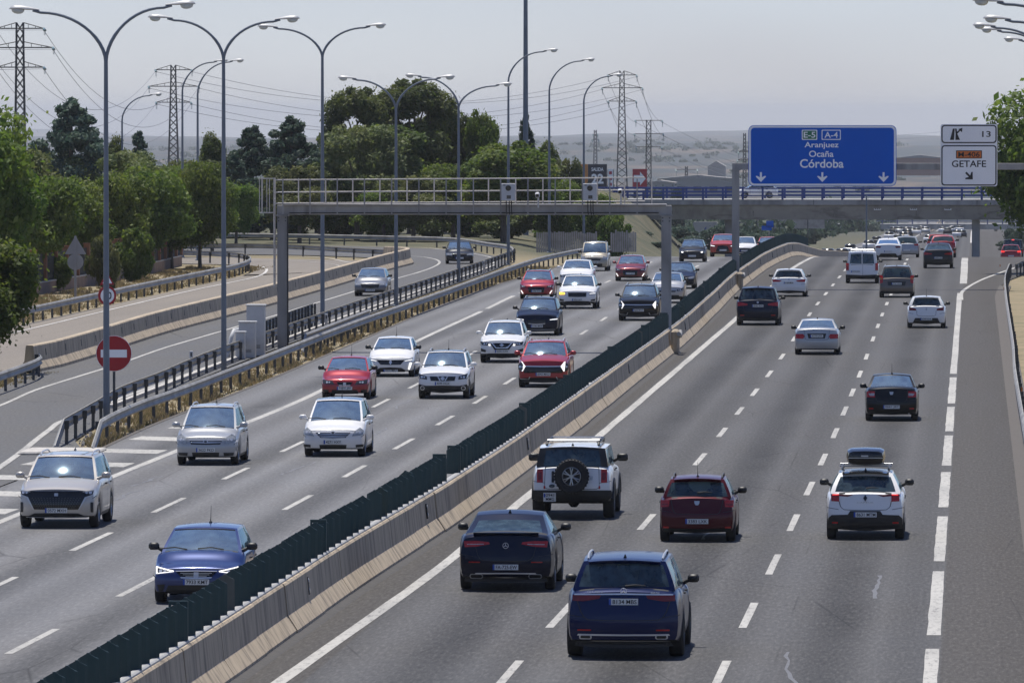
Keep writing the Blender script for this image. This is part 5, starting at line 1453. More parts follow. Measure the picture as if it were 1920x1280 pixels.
# distant trees under and beyond the bridge
for i, (px, tp, Y, h_, k) in enumerate(((1275, 420, 1000, 40, 'bush3'), (1345, 415, 1020, 34, 'bush3'), (1250, 428, 980, 26, 'bush3'), (1415, 430, 1050, 36, 'bush3'), (1480, 432, 1100, 40, 'bush3'), (1455, 440, 1120, 26, 'bush3'), (1905, 420, 1000, 26, 'bush3'), (1240, 338, 1300, 22, 'bush3'), (1270, 336, 1320, 20, 'bush3'), (1380, 425, 1100, 30, 'bush3'), (1205, 432, 815, 30, 'bush3'), (1232, 452, 800, 20, 'bush3'), (1300, 440, 960, 30, 'bush3'), (1495, 452, 1150, 26, 'bush3'), (1885, 448, 1150, 24, 'bush3'))):
    px_tree(k, px, tp, Y, h_, ['green tree seen under the bridge left of the flared pier', 'green tree behind the flared pier', 'low bush under the bridge by the bank', 'tree beyond the bridge left of the small blue sign', 'hazy tree right of the small blue sign', 'hazy bush just right of the small blue sign', 'tree under the bridge at the right edge', 'small tree above the bridge railing, left of two', 'small tree above the bridge railing, right of two', 'tree behind the sign gantry post under the bridge', 'scrubby bush on the bank under the left end of the bridge', 'small bush at the foot of the bank left of the gantry column', 'bush under the bridge right of the camera gantry column', 'hazy bush above the end of the glare screen', 'hazy bush right of the right bridge pier'][i], group='distant trees by the bridge', name='distant_tree')

# dry grass on the verges: nobody could count it
def tufts(regions, n, h):
    V = []; F = []
    for (f0, f1, y0, y1), cnt in zip(regions, n):
        yy = y0 + (y1-y0)*rng.random(cnt); t = rng.random(cnt)
        xx = f0(yy)*(1-t) + f1(yy)*t
        den = np.sin(xx*2.1 + yy*0.37) + np.sin(yy*0.9 - xx)*0.7 + rng.normal(0, 0.7, cnt)
        for x, y in zip(xx[den > -0.2], yy[den > -0.2]):
            hh_ = h*(0.4 + 0.9*rng.random())
            for k in range(4):
                a = rng.random()*6.28; l = hh_*(0.3 + 0.4*rng.random()); w = 0.022
                bx_, by_ = x + rng.normal(0, 0.06), y + rng.normal(0, 0.06)
                o_ = len(V)
                V += [(bx_ - w, by_, -0.07), (bx_ + w, by_, -0.07), (bx_ + l*math.cos(a), by_ + l*math.sin(a), hh_ - 0.05)]
                F.append((o_, o_+1, o_+2))
    me = bpy.data.meshes.new('dry_grass'); me.from_pydata(V, [], F)
    at = me.attributes.new('tint', 'FLOAT', 'POINT'); at.data.foreach_set('value', np.repeat(rng.random(len(F)), 3))
    return me
M['straw'] = leafmat('dry_grass_blades', [(0.13, 0.125, 0.055), (0.25, 0.20, 0.11), (0.36, 0.29, 0.18), (0.17, 0.165, 0.07)], 0.25)
fL = pchip([p[1] for p in L_pave], [p[0] for p in L_pave])
gA = (lambda y: fL(y) - 0.15, lambda y: ra(y) + 0.4, 231, 505)
gB = (lambda y: np.full_like(y, -44.0), lambda y: np.full_like(y, -49.6), 360, 505)
gC = (lambda y: np.full_like(y, -34.2), lambda y: np.full_like(y, -36.5), 255, 298)
gD = (lambda y: np.full_like(y, -30.5), lambda y: np.full_like(y, -36.0), 535, 600)
me = tufts([gA, gB, gC], [9000, 7000, 1200], 0.16); me.materials.append(M['straw'])
tag(ob('dry_grass', me), 'short straw-coloured dry grass growing on the verges', 'grass', kind='stuff')
# little stones and litter on the verge nose
pts = []
mb = MB()
for _ in range(260):
    y = 229 + 30*rng.random()**2; x = float(fL(y)) - 0.2 - rng.random()*(1.2 + 0.04*(y-229))
    s_ = 0.03 + 0.06*rng.random(); mb.box((x, y, s_*0.4 - 0.05), (s_, s_*1.3, s_), rng.random()*3, 0, 0.6)
tag(ob('gravel', mb.mesh('gravel', M['kerb'])), 'loose pale stones on the nose of the verge', 'gravel', kind='stuff')

# far scrub on the hills reads as one mass of dots
P = []; Q = []; TT = []
for _ in range(1300):
    Y = 3400 + 7600*rng.random(); X = -0.075*Y + 0.12*Y*(rng.random() - 0.45)
    if hill_noise(np.array(X*1.7 + 90), np.array(Y*0.9)) < 0.15: continue
    if abs(X + 10) < 40 and Y < 3600: continue
    z = float(terrain(np.array(X), np.array(Y))); r_ = (1.2 + 3.0*rng.random()**2)*(0.5 + Y/11000)
    n_ = 60; d = rng.normal(size=(n_, 3)); d /= np.linalg.norm(d, axis=1, keepdims=True)
    k = (0.4 + 0.7*rng.random(n_))[:, None]
    P.append(np.array([X, Y, z + r_*0.5]) + d*k*np.array([r_*(1.2 + 1.6*rng.random()), r_, r_*0.8])); Q.append(d + rng.normal(size=(n_, 3))*0.6); TT.append(np.clip(0.6*rng.random() + 0.3*rng.random(n_), 0, 1))
me = leaf_mesh('far_scrub', np.concatenate(P), np.concatenate(Q), 1.5, np.concatenate(TT), M['leaf_c'])
tag(ob('far_scrub', me), 'dark scrub and tree clumps dotting the hazy far hills', 'scrub', kind='stuff')

# woods beyond the bridge: a hazy mass nobody could count
P = []; Q = []; TT = []
for _ in range(330):
    Y = 1150 + 1700*rng.random()**1.2
    X = (-27 - 0.055*Y*rng.random()**1.3) if rng.random() < .72 else (13 + 50*rng.random())
    z = float(terrain(np.array(X), np.array(Y))); r_ = 1.6 + 2.6*rng.random()
    n_ = 170
    d = rng.normal(size=(n_, 3)); d /= np.linalg.norm(d, axis=1, keepdims=True)
    k = (0.55 + 0.5*rng.random(n_))[:, None]
    P.append(np.array([X, Y, z + r_*0.8]) + d*k*np.array([r_*1.25, r_, r_])); Q.append(d + rng.normal(size=(n_, 3))*0.6); TT.append(np.clip(0.6*rng.random() + 0.4*rng.random(n_), 0, 1))
me = leaf_mesh('far_wood', np.concatenate(P), np.concatenate(Q), 0.62, np.concatenate(TT), M['leaf_c'])  # bluish leaf colour adds painted haze to the woods
tag(ob('far_wood', me), 'hazy dark woods on both sides of the far carriageways', 'woods', kind='stuff')
# ------------------------------------------------------------------ vehicles
KIND = {
 # L length, W width, H height, wb wheelbase, r wheel radius, fo front overhang, zs sill, zh bonnet edge, zc cowl, zb belt at tail,
 # co cowl distance from nose, wl windscreen run, rr roof-rear distance from tail, rd rear-window foot from tail, wr roof half-width factor
 'hatch': dict(L=4.05, W=1.75, H=1.46, wb=2.56, r=.315, fo=.82, zs=.20, zh=.70, zc=.985, zb=.99, co=1.02, wl=.86, rr=.42, rd=.16, wr=.71),
 'suv':   dict(L=4.45, W=1.84, H=1.64, wb=2.67, r=.355, fo=.88, zs=.26, zh=.90, zc=1.115, zb=1.14, co=1.05, wl=.84, rr=.48, rd=.16, wr=.73),
 'mpv':   dict(L=4.40, W=1.77, H=1.62, wb=2.76, r=.325, fo=.86, zs=.20, zh=.76, zc=1.00, zb=1.03, co=.88, wl=1.05, rr=.38, rd=.14, wr=.74),
 'sedan': dict(L=4.60, W=1.77, H=1.45, wb=2.76, r=.320, fo=.82, zs=.20, zh=.70, zc=.95, zb=1.03, co=1.22, wl=.88, rr=1.30, rd=.62, wr=.70),
 'coupe': dict(L=4.72, W=1.90, H=1.60, wb=2.87, r=.365, fo=.88, zs=.26, zh=.88, zc=1.08, zb=1.16, co=1.12, wl=.90, rr=1.55, rd=.34, wr=.70),
 'van':   dict(L=4.40, W=1.82, H=1.82, wb=2.78, r=.325, fo=.90, zs=.23, zh=.86, zc=1.12, zb=1.12, co=.92, wl=.72, rr=.16, rd=.08, wr=.82),
 'boxy':  dict(L=4.80, W=1.93, H=1.80, wb=2.95, r=.400, fo=.85, zs=.42, zh=1.08, zc=1.22, zb=1.30, co=1.28, wl=.42, rr=.22, rd=.14, wr=.84),
}
AL = np.array([-1, -.97, -.90, -.78, -.60, -.40, -.20, 0, .20, .40, .60, .78, .90, .97, 1])
CL = np.array([0, .10, .25, .42, .60, .76, .88, .95, 1])

class Car:
    def __init__(s, kind, **kw):
        s.__dict__.update(KIND[kind]); s.kind = kind; s.__dict__.update(kw)
        L, H = s.L, s.H
        s.ya = L/2 - s.fo; s.yb = s.ya - s.wb
        yc = L/2 - s.co
        s.yc, s.yrf, s.yrr, s.yd = yc, yc - s.wl, -L/2 + s.rr, -L/2 + s.rd
        tail = s.zb - (0.02 if s.kind in ('sedan', 'coupe') else 0.05)
        zmid = s.zc + 0.35*(s.zb - s.zc)
        s.ztopf = pchip([-L/2, -L/2 + .10, -L/2 + .55, -L*.1, yc - .15, yc + .18, L/2 - .42, L/2 - .14, L/2],
                        [tail - .05, tail, s.zb, zmid + .01, s.zc, s.zc - .035, s.zh + .055, s.zh + .005, s.zh - .05])
        s.fprof = pchip([s.zs, s.zs + .10, s.zs + .28, s.zh - .12, s.zh + .05], [.10, .03, .0, .035, .16 if s.kind not in ('suv', 'boxy', 'van') else .11])
        s.rprof = pchip([s.zs, s.zs + .12, s.zs + .32, s.zb - .22, s.zb + .05], [.09, .02, .0, .05, .10 if s.kind != 'van' else .06])
        s.zprof = pchip([0, .12, .5, .78, .92, 1], [.945, .985, 1.0, .975, .945, .895])
        s.ym = (s.yrf + s.yrr)/2
    def halfw(s, y, z, zb, zt):
        t = (z - zb)/(zt - zb)
        u = np.abs(2*y/s.L)
        return s.W/2*(1 - .035*u**4 - .03*u**10)*s.zprof(t)
    def yf(s, x, z):
        u = np.minimum(np.abs(x)/(s.W/2), 1.05)
        k = .55 if s.kind == 'boxy' else 1.0
        return s.L/2 - s.fprof(z) - k*(.07*u**2 + .20*u**6)
    def yr(s, x, z):
        u = np.minimum(np.abs(x)/(s.W/2), 1.05)
        k = .35 if s.kind in ('boxy', 'van') else 1.0
        zt = s.zb - .03
        base = -s.L/2 + s.rprof(np.minimum(z, zt)) + k*(.05*u**2 + .15*u**6)
        c = np.clip((z - zt)/(s.H - zt), 0, 1)
        up = s.yd + (s.yrr - s.yd)*c + .07*u**2
        return np.where(z > zt, np.minimum(up, base + 9), base)
    def zbot(s, y):
        R_ = s.r + .055
        z = s.zs + .05*sstep(.40, .5, np.abs(y)/s.L)
        for ax in (s.ya, s.yb):
            d = np.abs(y - ax)
            z = np.where(d < R_, np.maximum(z, s.r + np.sqrt(np.maximum(R_**2 - d**2, 0))), z)
        return z
    # ---- lower body
    def body(s, clad=None, lower=None):
        R_ = s.r + .055
        ts = set(np.linspace(0, 1, 34).tolist())
        for ax in (s.ya, s.yb):
            for k in np.linspace(-1, 1, 15): ts.add(float((ax + R_*1.001*math.sin(k*math.pi/2) + s.L/2)/s.L))
        for e in (.006, .016, .984, .994): ts.add(e)
        T = np.array(sorted(ts))
        keep = [0]
        for i in range(1, len(T)):
            if T[i] - T[keep[-1]] > .004: keep.append(i)
        T = T[keep]; T[-1] = 1.0
        na, ntt, nc = len(AL), len(T), len(CL)
        mb = MB(); idx = {}
        y0 = -s.L/2 + T*s.L
        zb_ = s.zbot(y0); zt_ = s.ztopf(y0)
        def V(ia, it, ic):
            k = (ia, it, ic)
            if k in idx: return idx[k]
            a, c = AL[ia], CL[ic]
            z0, z1 = zb_[it], zt_[it]
            zz = z0 + (z1 - z0)*c
            hw = float(s.halfw(y0[it], zz, z0, z1))
            x = a*hw
            z = zz + (.045*(1 - a*a) - .02*abs(a)**8)*c**6
            yfr = float(s.yf(x, z)); yre = -s.L/2 + float(s.rprof(min(z, s.zb))) + (.35 if s.kind in ('boxy', 'van') else 1.0)*(.05*(x/(s.W/2))**2 + .15*abs(x/(s.W/2))**6)
            t = T[it]
            y = yre + (yfr - yre)*t
            idx[k] = len(mb.v); mb.v.append((x, y, z)); return idx[k]
        def quad(a, b, c, d):
            f = (a, b, c, d)
            P = np.mean([mb.v[i] for i in f], axis=0)
            mi = 0
            if s.yd - .02 < P[1] < s.yc - .06 and P[2] > s.ztopf(P[1]) - .015 and abs(P[0]) < s.W*.44: mi = 2
            elif P[2] < s.zs + .055: mi = 1
            if clad:
                if P[2] < clad: mi = 1
                for ax in (s.ya, s.yb):
                    if abs(P[0]) > s.W*.40 and math.hypot(P[1]-ax, P[2]-s.r) < R_ + .085 and P[2] > s.r - .1: mi = 1
            mb.f.append(f); mb.m.append(mi)
        for it in range(ntt-1):
            for ia in range(na-1):
                quad(V(ia, it, nc-1), V(ia+1, it, nc-1), V(ia+1, it+1, nc-1), V(ia, it+1, nc-1))
                quad(V(ia, it+1, 0), V(ia+1, it+1, 0), V(ia+1, it, 0), V(ia, it, 0))
            for ic in range(nc-1):
                quad(V(0, it, ic), V(0, it, ic+1), V(0, it+1, ic+1), V(0, it+1, ic))
                quad(V(na-1, it, ic), V(na-1, it+1, ic), V(na-1, it+1, ic+1), V(na-1, it, ic+1))
        for ia in range(na-1):
            for ic in range(nc-1):
                quad(V(ia, 0, ic), V(ia+1, 0, ic), V(ia+1, 0, ic+1), V(ia, 0, ic+1))
                quad(V(ia, ntt-1, ic+1), V(ia+1, ntt-1, ic+1), V(ia+1, ntt-1, ic), V(ia, ntt-1, ic))
        return mb
    # ---- cabin: pillars and roof, glass as separate panes
    def gpt(s, a, t, c, off=0.0):
        """a across, t rear..front, c up"""
        yr_ = s.yd + (s.yrr - s.yd)*c + .07*a*a
        yf_ = s.yc + (s.yrf - s.yc)*c - .15*a*a*(1 - .4*c) + .06*math.sin(math.pi*c)
        if s.kind in ('coupe', 'sedan'): yr_ += -.05*math.sin(math.pi*c)
        else: yr_ += -.02*math.sin(math.pi*c)
        y = yr_ + (yf_ - yr_)*t
        half = max(.5, (s.yrf - s.yrr)/2 + .2)
        zro = s.H - .035*((y - s.ym)/half)**2 - .045*a*a - (.05*max(0, (s.yrr + .5 - y)/.8) if s.kind == 'coupe' else 0)
        zba = float(s.ztopf(y)) - .03
        z = zba + (zro - zba)*c
        wb_ = s.W/2*(.925 if s.kind != 'boxy' else .93); wr_ = s.W/2*s.wr
        cc = c**1.25
        hw = wb_ + (wr_ - wb_)*cc
        tt = (y - s.ym)/(s.L/2)
        hw *= 1 - .07*tt*tt - (.05*max(0, -tt)**1.5)
        return Vector((a*hw, y, z))
    def cabin(s, glass_lo=.06, glass_hi=.90, rear=(.10, .88), side=((.50, .93), (.16, .47)), roofm=0, pillar=0, rear_a=.90, rear_m=0):
        A = sorted(set([-1, -.97, -.93, -.86, -.6, -.3, 0, .3, .6, .86, .93, .97, 1] + [-rear_a, rear_a]))
        C = sorted(set([0, glass_lo, rear[0], .3, .5, .7, rear[1], glass_hi, .955, 1.0]))
        ts = {0.0, 1.0, .03, .97}
        for a, b in side: ts |= {a, b, a + (b-a)*.33, a + (b-a)*.66}
        T = sorted(ts)
        mb = MB(); panes = {'front': MB(), 'rear': MB()}
        for k in range(len(side)):
            panes[('s', k, -1)] = MB(); panes[('s', k, 1)] = MB()
        idx = {}
        def V(m, key, a, t, c, off=0):
            d = idx.setdefault(id(m), {})
            if (a, t, c) in d: return d[(a, t, c)]
            p = s.gpt(a, t, c)
            d[(a, t, c)] = len(m.v); m.v.append(tuple(p)); return d[(a, t, c)]
        def q(m, pts, mi=0):
            m.f.append(tuple(V(m, 0, *p) for p in pts)); m.m.append(mi)
        for i in range(len(A)-1):
            for j in range(len(C)-1):
                a0, a1, c0, c1 = A[i], A[i+1], C[j], C[j+1]; am, cm = (a0+a1)/2, (c0+c1)/2
                pf = [(a1, 1., c0), (a0, 1., c0), (a0, 1., c1), (a1, 1., c1)]
                if abs(am) < .93 and glass_lo < cm < glass_hi: q(panes['front'], pf)
                else: q(mb, pf, 1 if (abs(am) < .93 and cm < .955) else pillar)
                pr = [(a0, 0., c0), (a1, 0., c0), (a1, 0., c1), (a0, 0., c1)]
                if abs(am) < rear_a and rear[0] < cm < rear[1]: q(panes['rear'], pr)
                else: q(mb, pr, rear_m if (rear_m and cm > rear[0]) else pillar)
        for sgn in (-1., 1.):
            for i in range(len(T)-1):
                for j in range(len(C)-1):
                    t0, t1, c0, c1 = T[i], T[i+1], C[j], C[j+1]; tm, cm = (t0+t1)/2, (c0+c1)/2
                    p = [(sgn, t1, c0), (sgn, t0, c0), (sgn, t0, c1), (sgn, t1, c1)]
                    if sgn > 0: p = p[::-1]
                    tgt, mi = mb, pillar
                    for k, (a, b) in enumerate(side):
                        if a < tm < b and glass_lo < cm < glass_hi: tgt, mi = panes[('s', k, int(sgn))], 0
                    if tgt is mb and glass_lo < cm < glass_hi and side[-1][0] < tm < side[0][1]: mi = 1
                    q(tgt, p, mi)
        T2 = sorted(set(np.linspace(0, 1, 12).tolist()) | ts)
        for i in range(len(A)-1):
            for j in range(len(T)-1):
                q(mb, [(A[i], T[j], 1.), (A[i+1], T[j], 1.), (A[i+1], T[j+1], 1.), (A[i], T[j+1], 1.)], roofm)
        return mb, panes
    # ---- flat features laid on nose or tail
    def patch(s, poly, end, off=.012, thick=.03, mirror=False):
        poly = [(x*s.W/2*(-1 if mirror else 1), z) for x, z in poly]
        ar = sum(poly[i][0]*poly[(i+1) % len(poly)][1] - poly[(i+1) % len(poly)][0]*poly[i][1] for i in range(len(poly)))
        if (ar < 0) != (end == 'f'): poly = poly[::-1]
        pts = []
        for i in range(len(poly)):
            a, b = np.array(poly[i]), np.array(poly[(i+1) % len(poly)])
            n = max(1, int(np.linalg.norm(b-a)/.07))
            for k in range(n): pts.append(a + (b-a)*k/n)
        bm = bmesh.new()
        sg = 1 if end == 'f' else -1
        f = s.yf if end == 'f' else s.yr
        fv = [bm.verts.new((p[0], float(f(p[0], p[1])) + sg*off, p[1])) for p in pts]
        bv = [bm.verts.new((p[0]*.99, float(f(p[0], p[1])) + sg*(off - thick), p[1])) for p in pts]
        face = bm.faces.new(fv)
        n = len(fv)
        for i in range(n):
            j = (i+1) % n
            bm.faces.new((fv[j], fv[i], bv[i], bv[j]))
        tri = bmesh.ops.triangulate(bm, faces=[face], ngon_method='BEAUTY')['faces']
        # refine so that the patch follows the curved panel
        skirt = set(bv)
        for _ in range(3):
            es = [e for e in bm.edges if e.verts[0] not in skirt and e.verts[1] not in skirt and not any(v in skirt for f_ in e.link_faces for v in f_.verts) and e.calc_length() > .10]
            if not es: break
            bmesh.ops.subdivide_edges(bm, edges=es, cuts=1)
            bmesh.ops.triangulate(bm, faces=[f_ for f_ in bm.faces if len(f_.verts) > 3 and not any(v in skirt for v in f_.verts)], ngon_method='BEAUTY')
            for v in bm.verts:
                if v not in skirt: v.co.y = float(f(v.co.x, v.co.z)) + sg*off
        bmesh.ops.recalc_face_normals(bm, faces=bm.faces)
        return bm
def bm_mesh(bm, name, mat):
    me = bpy.data.meshes.new(name); bm.to_mesh(me); bm.free(); me.materials.append(mat); return me

def wheel_meshes(r, w=.215):
    t = MB(); q = w/2
    t.lathe([(r*.62, -q*.92), (r*.74, -q), (r*.92, -q*.96), (r*.985, -q*.78), (r, -q*.45), (r, q*.45), (r*.985, q*.78), (r*.92, q*.96), (r*.74, q), (r*.62, q*.92)], 28, Matrix.Rotation(math.pi/2, 4, 'Y'))
    m = MB(); Rz = Matrix.Rotation(math.pi/2, 4, 'Y')
    m.lathe([(r*.64, -q*.9), (r*.60, -q*.5), (r*.60, q*.5), (r*.64, q*.9), (r*.66, q*.92), (r*.60, q*.96)], 24, Rz)
    m.lathe([(0, q*.55), (r*.13, q*.55), (r*.14, q*.3)], 12, Rz)
    m.lathe([(r*.14, -q*.55), (0, -q*.55)], 12, Rz)
    for k in range(5):
        for d_ in (-.13, .13):
            a = 2*math.pi*k/5 + d_
            ca, sa = math.cos(a), math.sin(a)
            p0 = np.array([0, ca*r*.1, sa*r*.1]); p1 = np.array([0, ca*r*.62, sa*r*.62])
            for sx in (1, -1):
                m.tube([(sx*q*.45, *p0[1:]), (sx*q*.62, *p1[1:])], [r*.06, r*.05], 4)
    d = MB(); d.lathe([(0, 0.0), (r*.6, 0.0), (r*.6, .02)], 20, Rz)
    return t.mesh('wheel', M['rubber'], 50), m.mesh('rim', M['rim'], 40), d.mesh('brake_disc', M['black'], 60)
WHEELS = {}
def wheels(r):
    k = round(r, 3)
    if k not in WHEELS: WHEELS[k] = wheel_meshes(r, .215 if r < .39 else .275)
    return WHEELS[k]
def seat_mesh():
    mb = MB()
    mb.bbox((0, 0, .12), (.46, .16, .50), .07); mb.bbox((0, .01, .46), (.26, .11, .17), .05)
    return mb.mesh('seat', M['seat'], 60)
ME_seat = seat_mesh()
def mirror_mesh(mat, big=1.0):
    mb = MB(); mb.bbox((.095*big, 0, .06), (.21*big, .14, .145*big), .04); mb.tube([(.02, 0, .03), (-.10, .02, -.03)], [.035, .045], 6)
    return mb.mesh('door_mirror', mat, 60)
PLATE = MB(); PLATE.box((0, 0, 0), (.52, .012, .112)); ME_plate = PLATE.mesh('number_plate', M['plate'])
PB = MB(); PB.box((-.24, 0, 0), (.04, .014, .111)); ME_pb = PB.mesh('country_band', M['plate_blue'])
PLS = MB(); PLS.box((0, 0, 0), (.30, .012, .21)); ME_plate_sq = PLS.mesh('number_plate', M['plate'])
PAINTS = {}
def get_paint(n, col, metal=.35, rough=.32):
    if n not in PAINTS: PAINTS[n] = paint(n, col, metal, rough)
    return PAINTS[n]
COLS = {'white': (.78, .78, .77), 'silver': (.40, .41, .42), 'beige': (.45, .43, .40), 'blue': (.008, .030, .14), 'navy': (.002, .0055, .022), 'deep_blue': (.002, .010, .060),
        'red': (.33, .010, .020), 'bright_red': (.34, .006, .014), 'wine': (.07, .004, .011), 'dark_red': (.17, .010, .018), 'black': (.006, .0065, .008), 'charcoal': (.022, .024, .028),
        'grey': (.12, .125, .13), 'brown': (.13, .105, .085), 'champagne': (.40, .36, .28), 'steel_grey': (.20, .21, .23), 'orange_red': (.42, .03, .015), 'light_grey': (.42, .43, .45)}
METAL = {'white': .0, 'red': .25, 'bright_red': .15}

def car(name, label, kind, color, X, Ynear, toward, feats=(), plate=None, plate_z=.45, plate_end=None, plate_x=0.0, clad=None, rear=(.10, .88), rear_a=.90,
        windscreen='windshield', rearglass='privacy', sideglass='window', roof=None, pillar=0, rails=None, antenna=False, mirror='black', detail=True, side=None, category='car', text_plate=True,
        rim=None, extra=None, rear_m=0, zoff=0.0, rz=0.0, mir_big=1.0, sq=False, trim='black', drv=None, **dims):
    c = Car(kind, **dims)
    axle = c.ya if toward else c.yb              # the axle nearer the camera
    Yc = Ynear + (c.ya if toward else -c.yb)
    z = zroad(Yc) + zoff
    pitch = math.atan2(zroad(Yc + 1.3) - zroad(Yc - 1.3), 2.6)
    t = thing(name, label, category, (X, Yc, z), 0, 'cars on the motorway')
    t.rotation_euler = (pitch if not toward else -pitch, 0, (math.pi if toward else 0) + rz)
    pm = get_paint(color, COLS[color], METAL.get(color, .3))
    b = c.body(clad)
    roofm = M['roof_glass'] if roof == 'glass' else (M['gloss_black'] if roof == 'black' else pm)
    ob('body', b.mesh('body', [pm, M[trim], M['interior']], 38), t)
    sd = side or {'sedan': ((.52, .95), (.18, .49)), 'coupe': ((.56, .95), (.22, .53)), 'hatch': ((.48, .94), (.14, .45)), 'suv': ((.54, .95), (.26, .51), (.06, .23)),
                  'mpv': ((.60, .96), (.32, .57), (.08, .28)), 'van': ((.62, .94), (.10, .55)), 'boxy': ((.64, .97), (.34, .61), (.04, .30))}[kind]
    cab, panes = c.cabin(rear=rear, rear_a=rear_a, side=sd, roofm=3, pillar=pillar, rear_m=rear_m)
    ob('cabin_frame', cab.mesh('cabin_frame', [pm, M['gloss_black'], M['black'], roofm], 38), t)
    ob('windscreen', panes['front'].mesh('windscreen', M[windscreen], 180), t)
    ob('rear_window', panes['rear'].mesh('rear_window', M[rearglass], 180), t)
    for k in range(len(sd)):
        for sg in (-1, 1):
            g_ = M[sideglass] if k == 0 else M[rearglass if rearglass == 'privacy' else sideglass]
            ob('side_window', panes[('s', k, sg)].mesh('side_window', g_, 180), t)
    # wheels
    mt, mr, md = wheels(c.r)
    for ax in (c.ya, c.yb):
        for sg in (-1, 1):
            w = ob('wheel', mt, t, (sg*(c.W/2 - .125), ax, c.r))
            rr_ = ob('rim', mr if rim is None else rim(c.r), w)
            if sg < 0: rr_.rotation_euler = (0, 0, math.pi)
            ob('brake_disc', md, w)
    # cabin furniture
    if detail:
        zb_ = c.zb - .06
        for yx, xs_ in ((c.yrf - .32, (-.37, .37)), (c.yrf - 1.20, (-.40, .40))):
            if yx < c.yd + .5: continue
            room = min(c.gpt(.55, (yx - .1 - c.yrr)/(c.yrf - c.yrr) if yx - .1 > c.yrr else 0.0, 1.0).z, c.H - .05) if yx - .12 > c.yrr else 0
            if room < zb_ + .38: continue
            for x in xs_:
                ob('seat', ME_seat, t, (x, yx, min(zb_ - .08, room - .66)))
        mb = MB(); mb.bbox((0, c.yc - .36, c.zc - .02), (c.W*.74, .42, .09), .04)
        mb.tube([(-.37 + .17*math.cos(a), c.yc - .66, c.zc + .02 + .17*math.sin(a)) for a in np.linspace(0, 2*math.pi, 15)], .014, 5)
        ob('dashboard', mb.mesh('dashboard', M['interior'], 60), t)
        mb = MB(); mb.bbox((0, c.yrf + .08, c.H - .17), (.23, .04, .075), .02); ob('inner_mirror', mb.mesh('inner_mirror', M['black'], 60), t)
        mb = MB()
        for x in (-.45, .28): mb.tube([(x, c.yc - .02 - .05, c.zc + .035), (x + .25, c.yc - .10, c.zc + .075), (x + .52, c.yc - .09, c.zc + .05)], .012, 4)
        ob('wipers', mb.mesh('wipers', M['rubber']), t)
    mm = mirror_mesh(pm if mirror == 'paint' else M['black'], mir_big)
    zz = c.zc + .02 + (.06 if kind == 'boxy' else 0)
    for sg in (-1, 1):
        m_ = ob('door_mirror', mm, t, (sg*(c.W/2*.985), c.yc - .42, zz)); m_.scale = (sg, 1, 1)
    # shut lines and handles on the flanks
    mb = MB()
    for sg in (-1, 1):
        for yv in (c.ya - .62, c.ya - .62 - 1.05):
            zs_ = np.linspace(c.zs + .12, float(c.ztopf(yv)) - .05, 8)
            for i in range(7):
                p = []
                for zv in (zs_[i], zs_[i+1]):
                    hw = float(c.halfw(yv, zv, float(c.zbot(yv)), float(c.ztopf(yv))))
                    p.append((sg*(hw + .0025), yv, zv))
                mb.add([(p[0][0], yv-.008, p[0][2]), (p[0][0], yv+.008, p[0][2]), (p[1][0], yv+.008, p[1][2]), (p[1][0], yv-.008, p[1][2])], [(0, 1, 2, 3) if sg > 0 else (3, 2, 1, 0)])
        for yv in (c.ya - 1.52, c.ya - 2.4):
            mb.bbox((sg*(c.W/2*.985), yv, c.zb - .17), (.05, .2, .035), .012)
    ob('door_seams_and_handles', mb.mesh('door_seams_and_handles', M['black']), t)
    # bonnet shut line / tailgate shut line handled by feats
    if toward:
        zq = c.zh - .035; sq_ = []
        pts = [(-.80, zq - .03), (-.5, zq), (0, zq + .012), (.5, zq), (.80, zq - .03)]
        for (a_, b_), (c_, d_) in zip(pts[:-1], pts[1:]):
            ob('bonnet_shut_line', bm_mesh(c.patch([(a_, b_ + .005), (c_, d_ + .005), (c_, d_ - .005), (a_, b_ - .005)], 'f', .003, .02), 'bonnet_shut_line', M['black']), t)
        for mflag in (False, True):
            ob('bumper_shut_line', bm_mesh(c.patch([(.90, c.zh - .22), (.985, c.zh - .16), (.985, c.zh - .17), (.90, c.zh - .23)], 'f', .003, .02, mflag), 'bumper_shut_line', M['black']), t)
    else:
        zq = c.zs + .40
        for mflag in (False, True):
            ob('bumper_shut_line', bm_mesh(c.patch([(.68, zq + .06), (.97, zq + .10), (.97, zq + .09), (.68, zq + .05)], 'r', .003, .02, mflag), 'bumper_shut_line', M['black']), t)
    for ft in feats:
        nm, mat, end, poly, mir = ft[:5]
        off = ft[5] if len(ft) > 5 else .012
        for mflag in ((False, True) if mir else (False,)):
            ob(nm, bm_mesh(c.patch(poly, end, off, .03, mflag), nm, M[mat] if mat != 'body' else pm), t)
        if nm == 'headlight':
            cx_ = sum(p[0] for p in poly)/len(poly); cz_ = sum(p[1] for p in poly)/len(poly)
            for sg in (-1, 1):
                for dx_, rr in ((.035, .036), (-.05, .028)):
                    circ = [((sg*(cx_*c.W/2 + dx_) + rr*math.cos(a))/(c.W/2), cz_ + rr*math.sin(a)) for a in np.linspace(0, 2*math.pi, 11)[:-1]]
                    ob('headlight_reflector', bm_mesh(c.patch(circ, 'f', off + .004, .01), 'headlight_reflector', M['chrome']), t)
    if detail:
        p_ = c.gpt(0, .10, 1.0)
        if not antenna:
            mb = MB(); mb.add([(-.03, p_.y + .10, p_.z - .005), (.03, p_.y + .10, p_.z - .005), (.035, p_.y - .07, p_.z - .01), (-.035, p_.y - .07, p_.z - .01), (-.006, p_.y - .05, p_.z + .065), (.006, p_.y - .05, p_.z + .065)], [(0, 1, 5, 4), (1, 2, 5), (2, 3, 4, 5), (3, 0, 4)])
            ob('fin_aerial', mb.mesh('fin_aerial', M['gloss_black']), t)
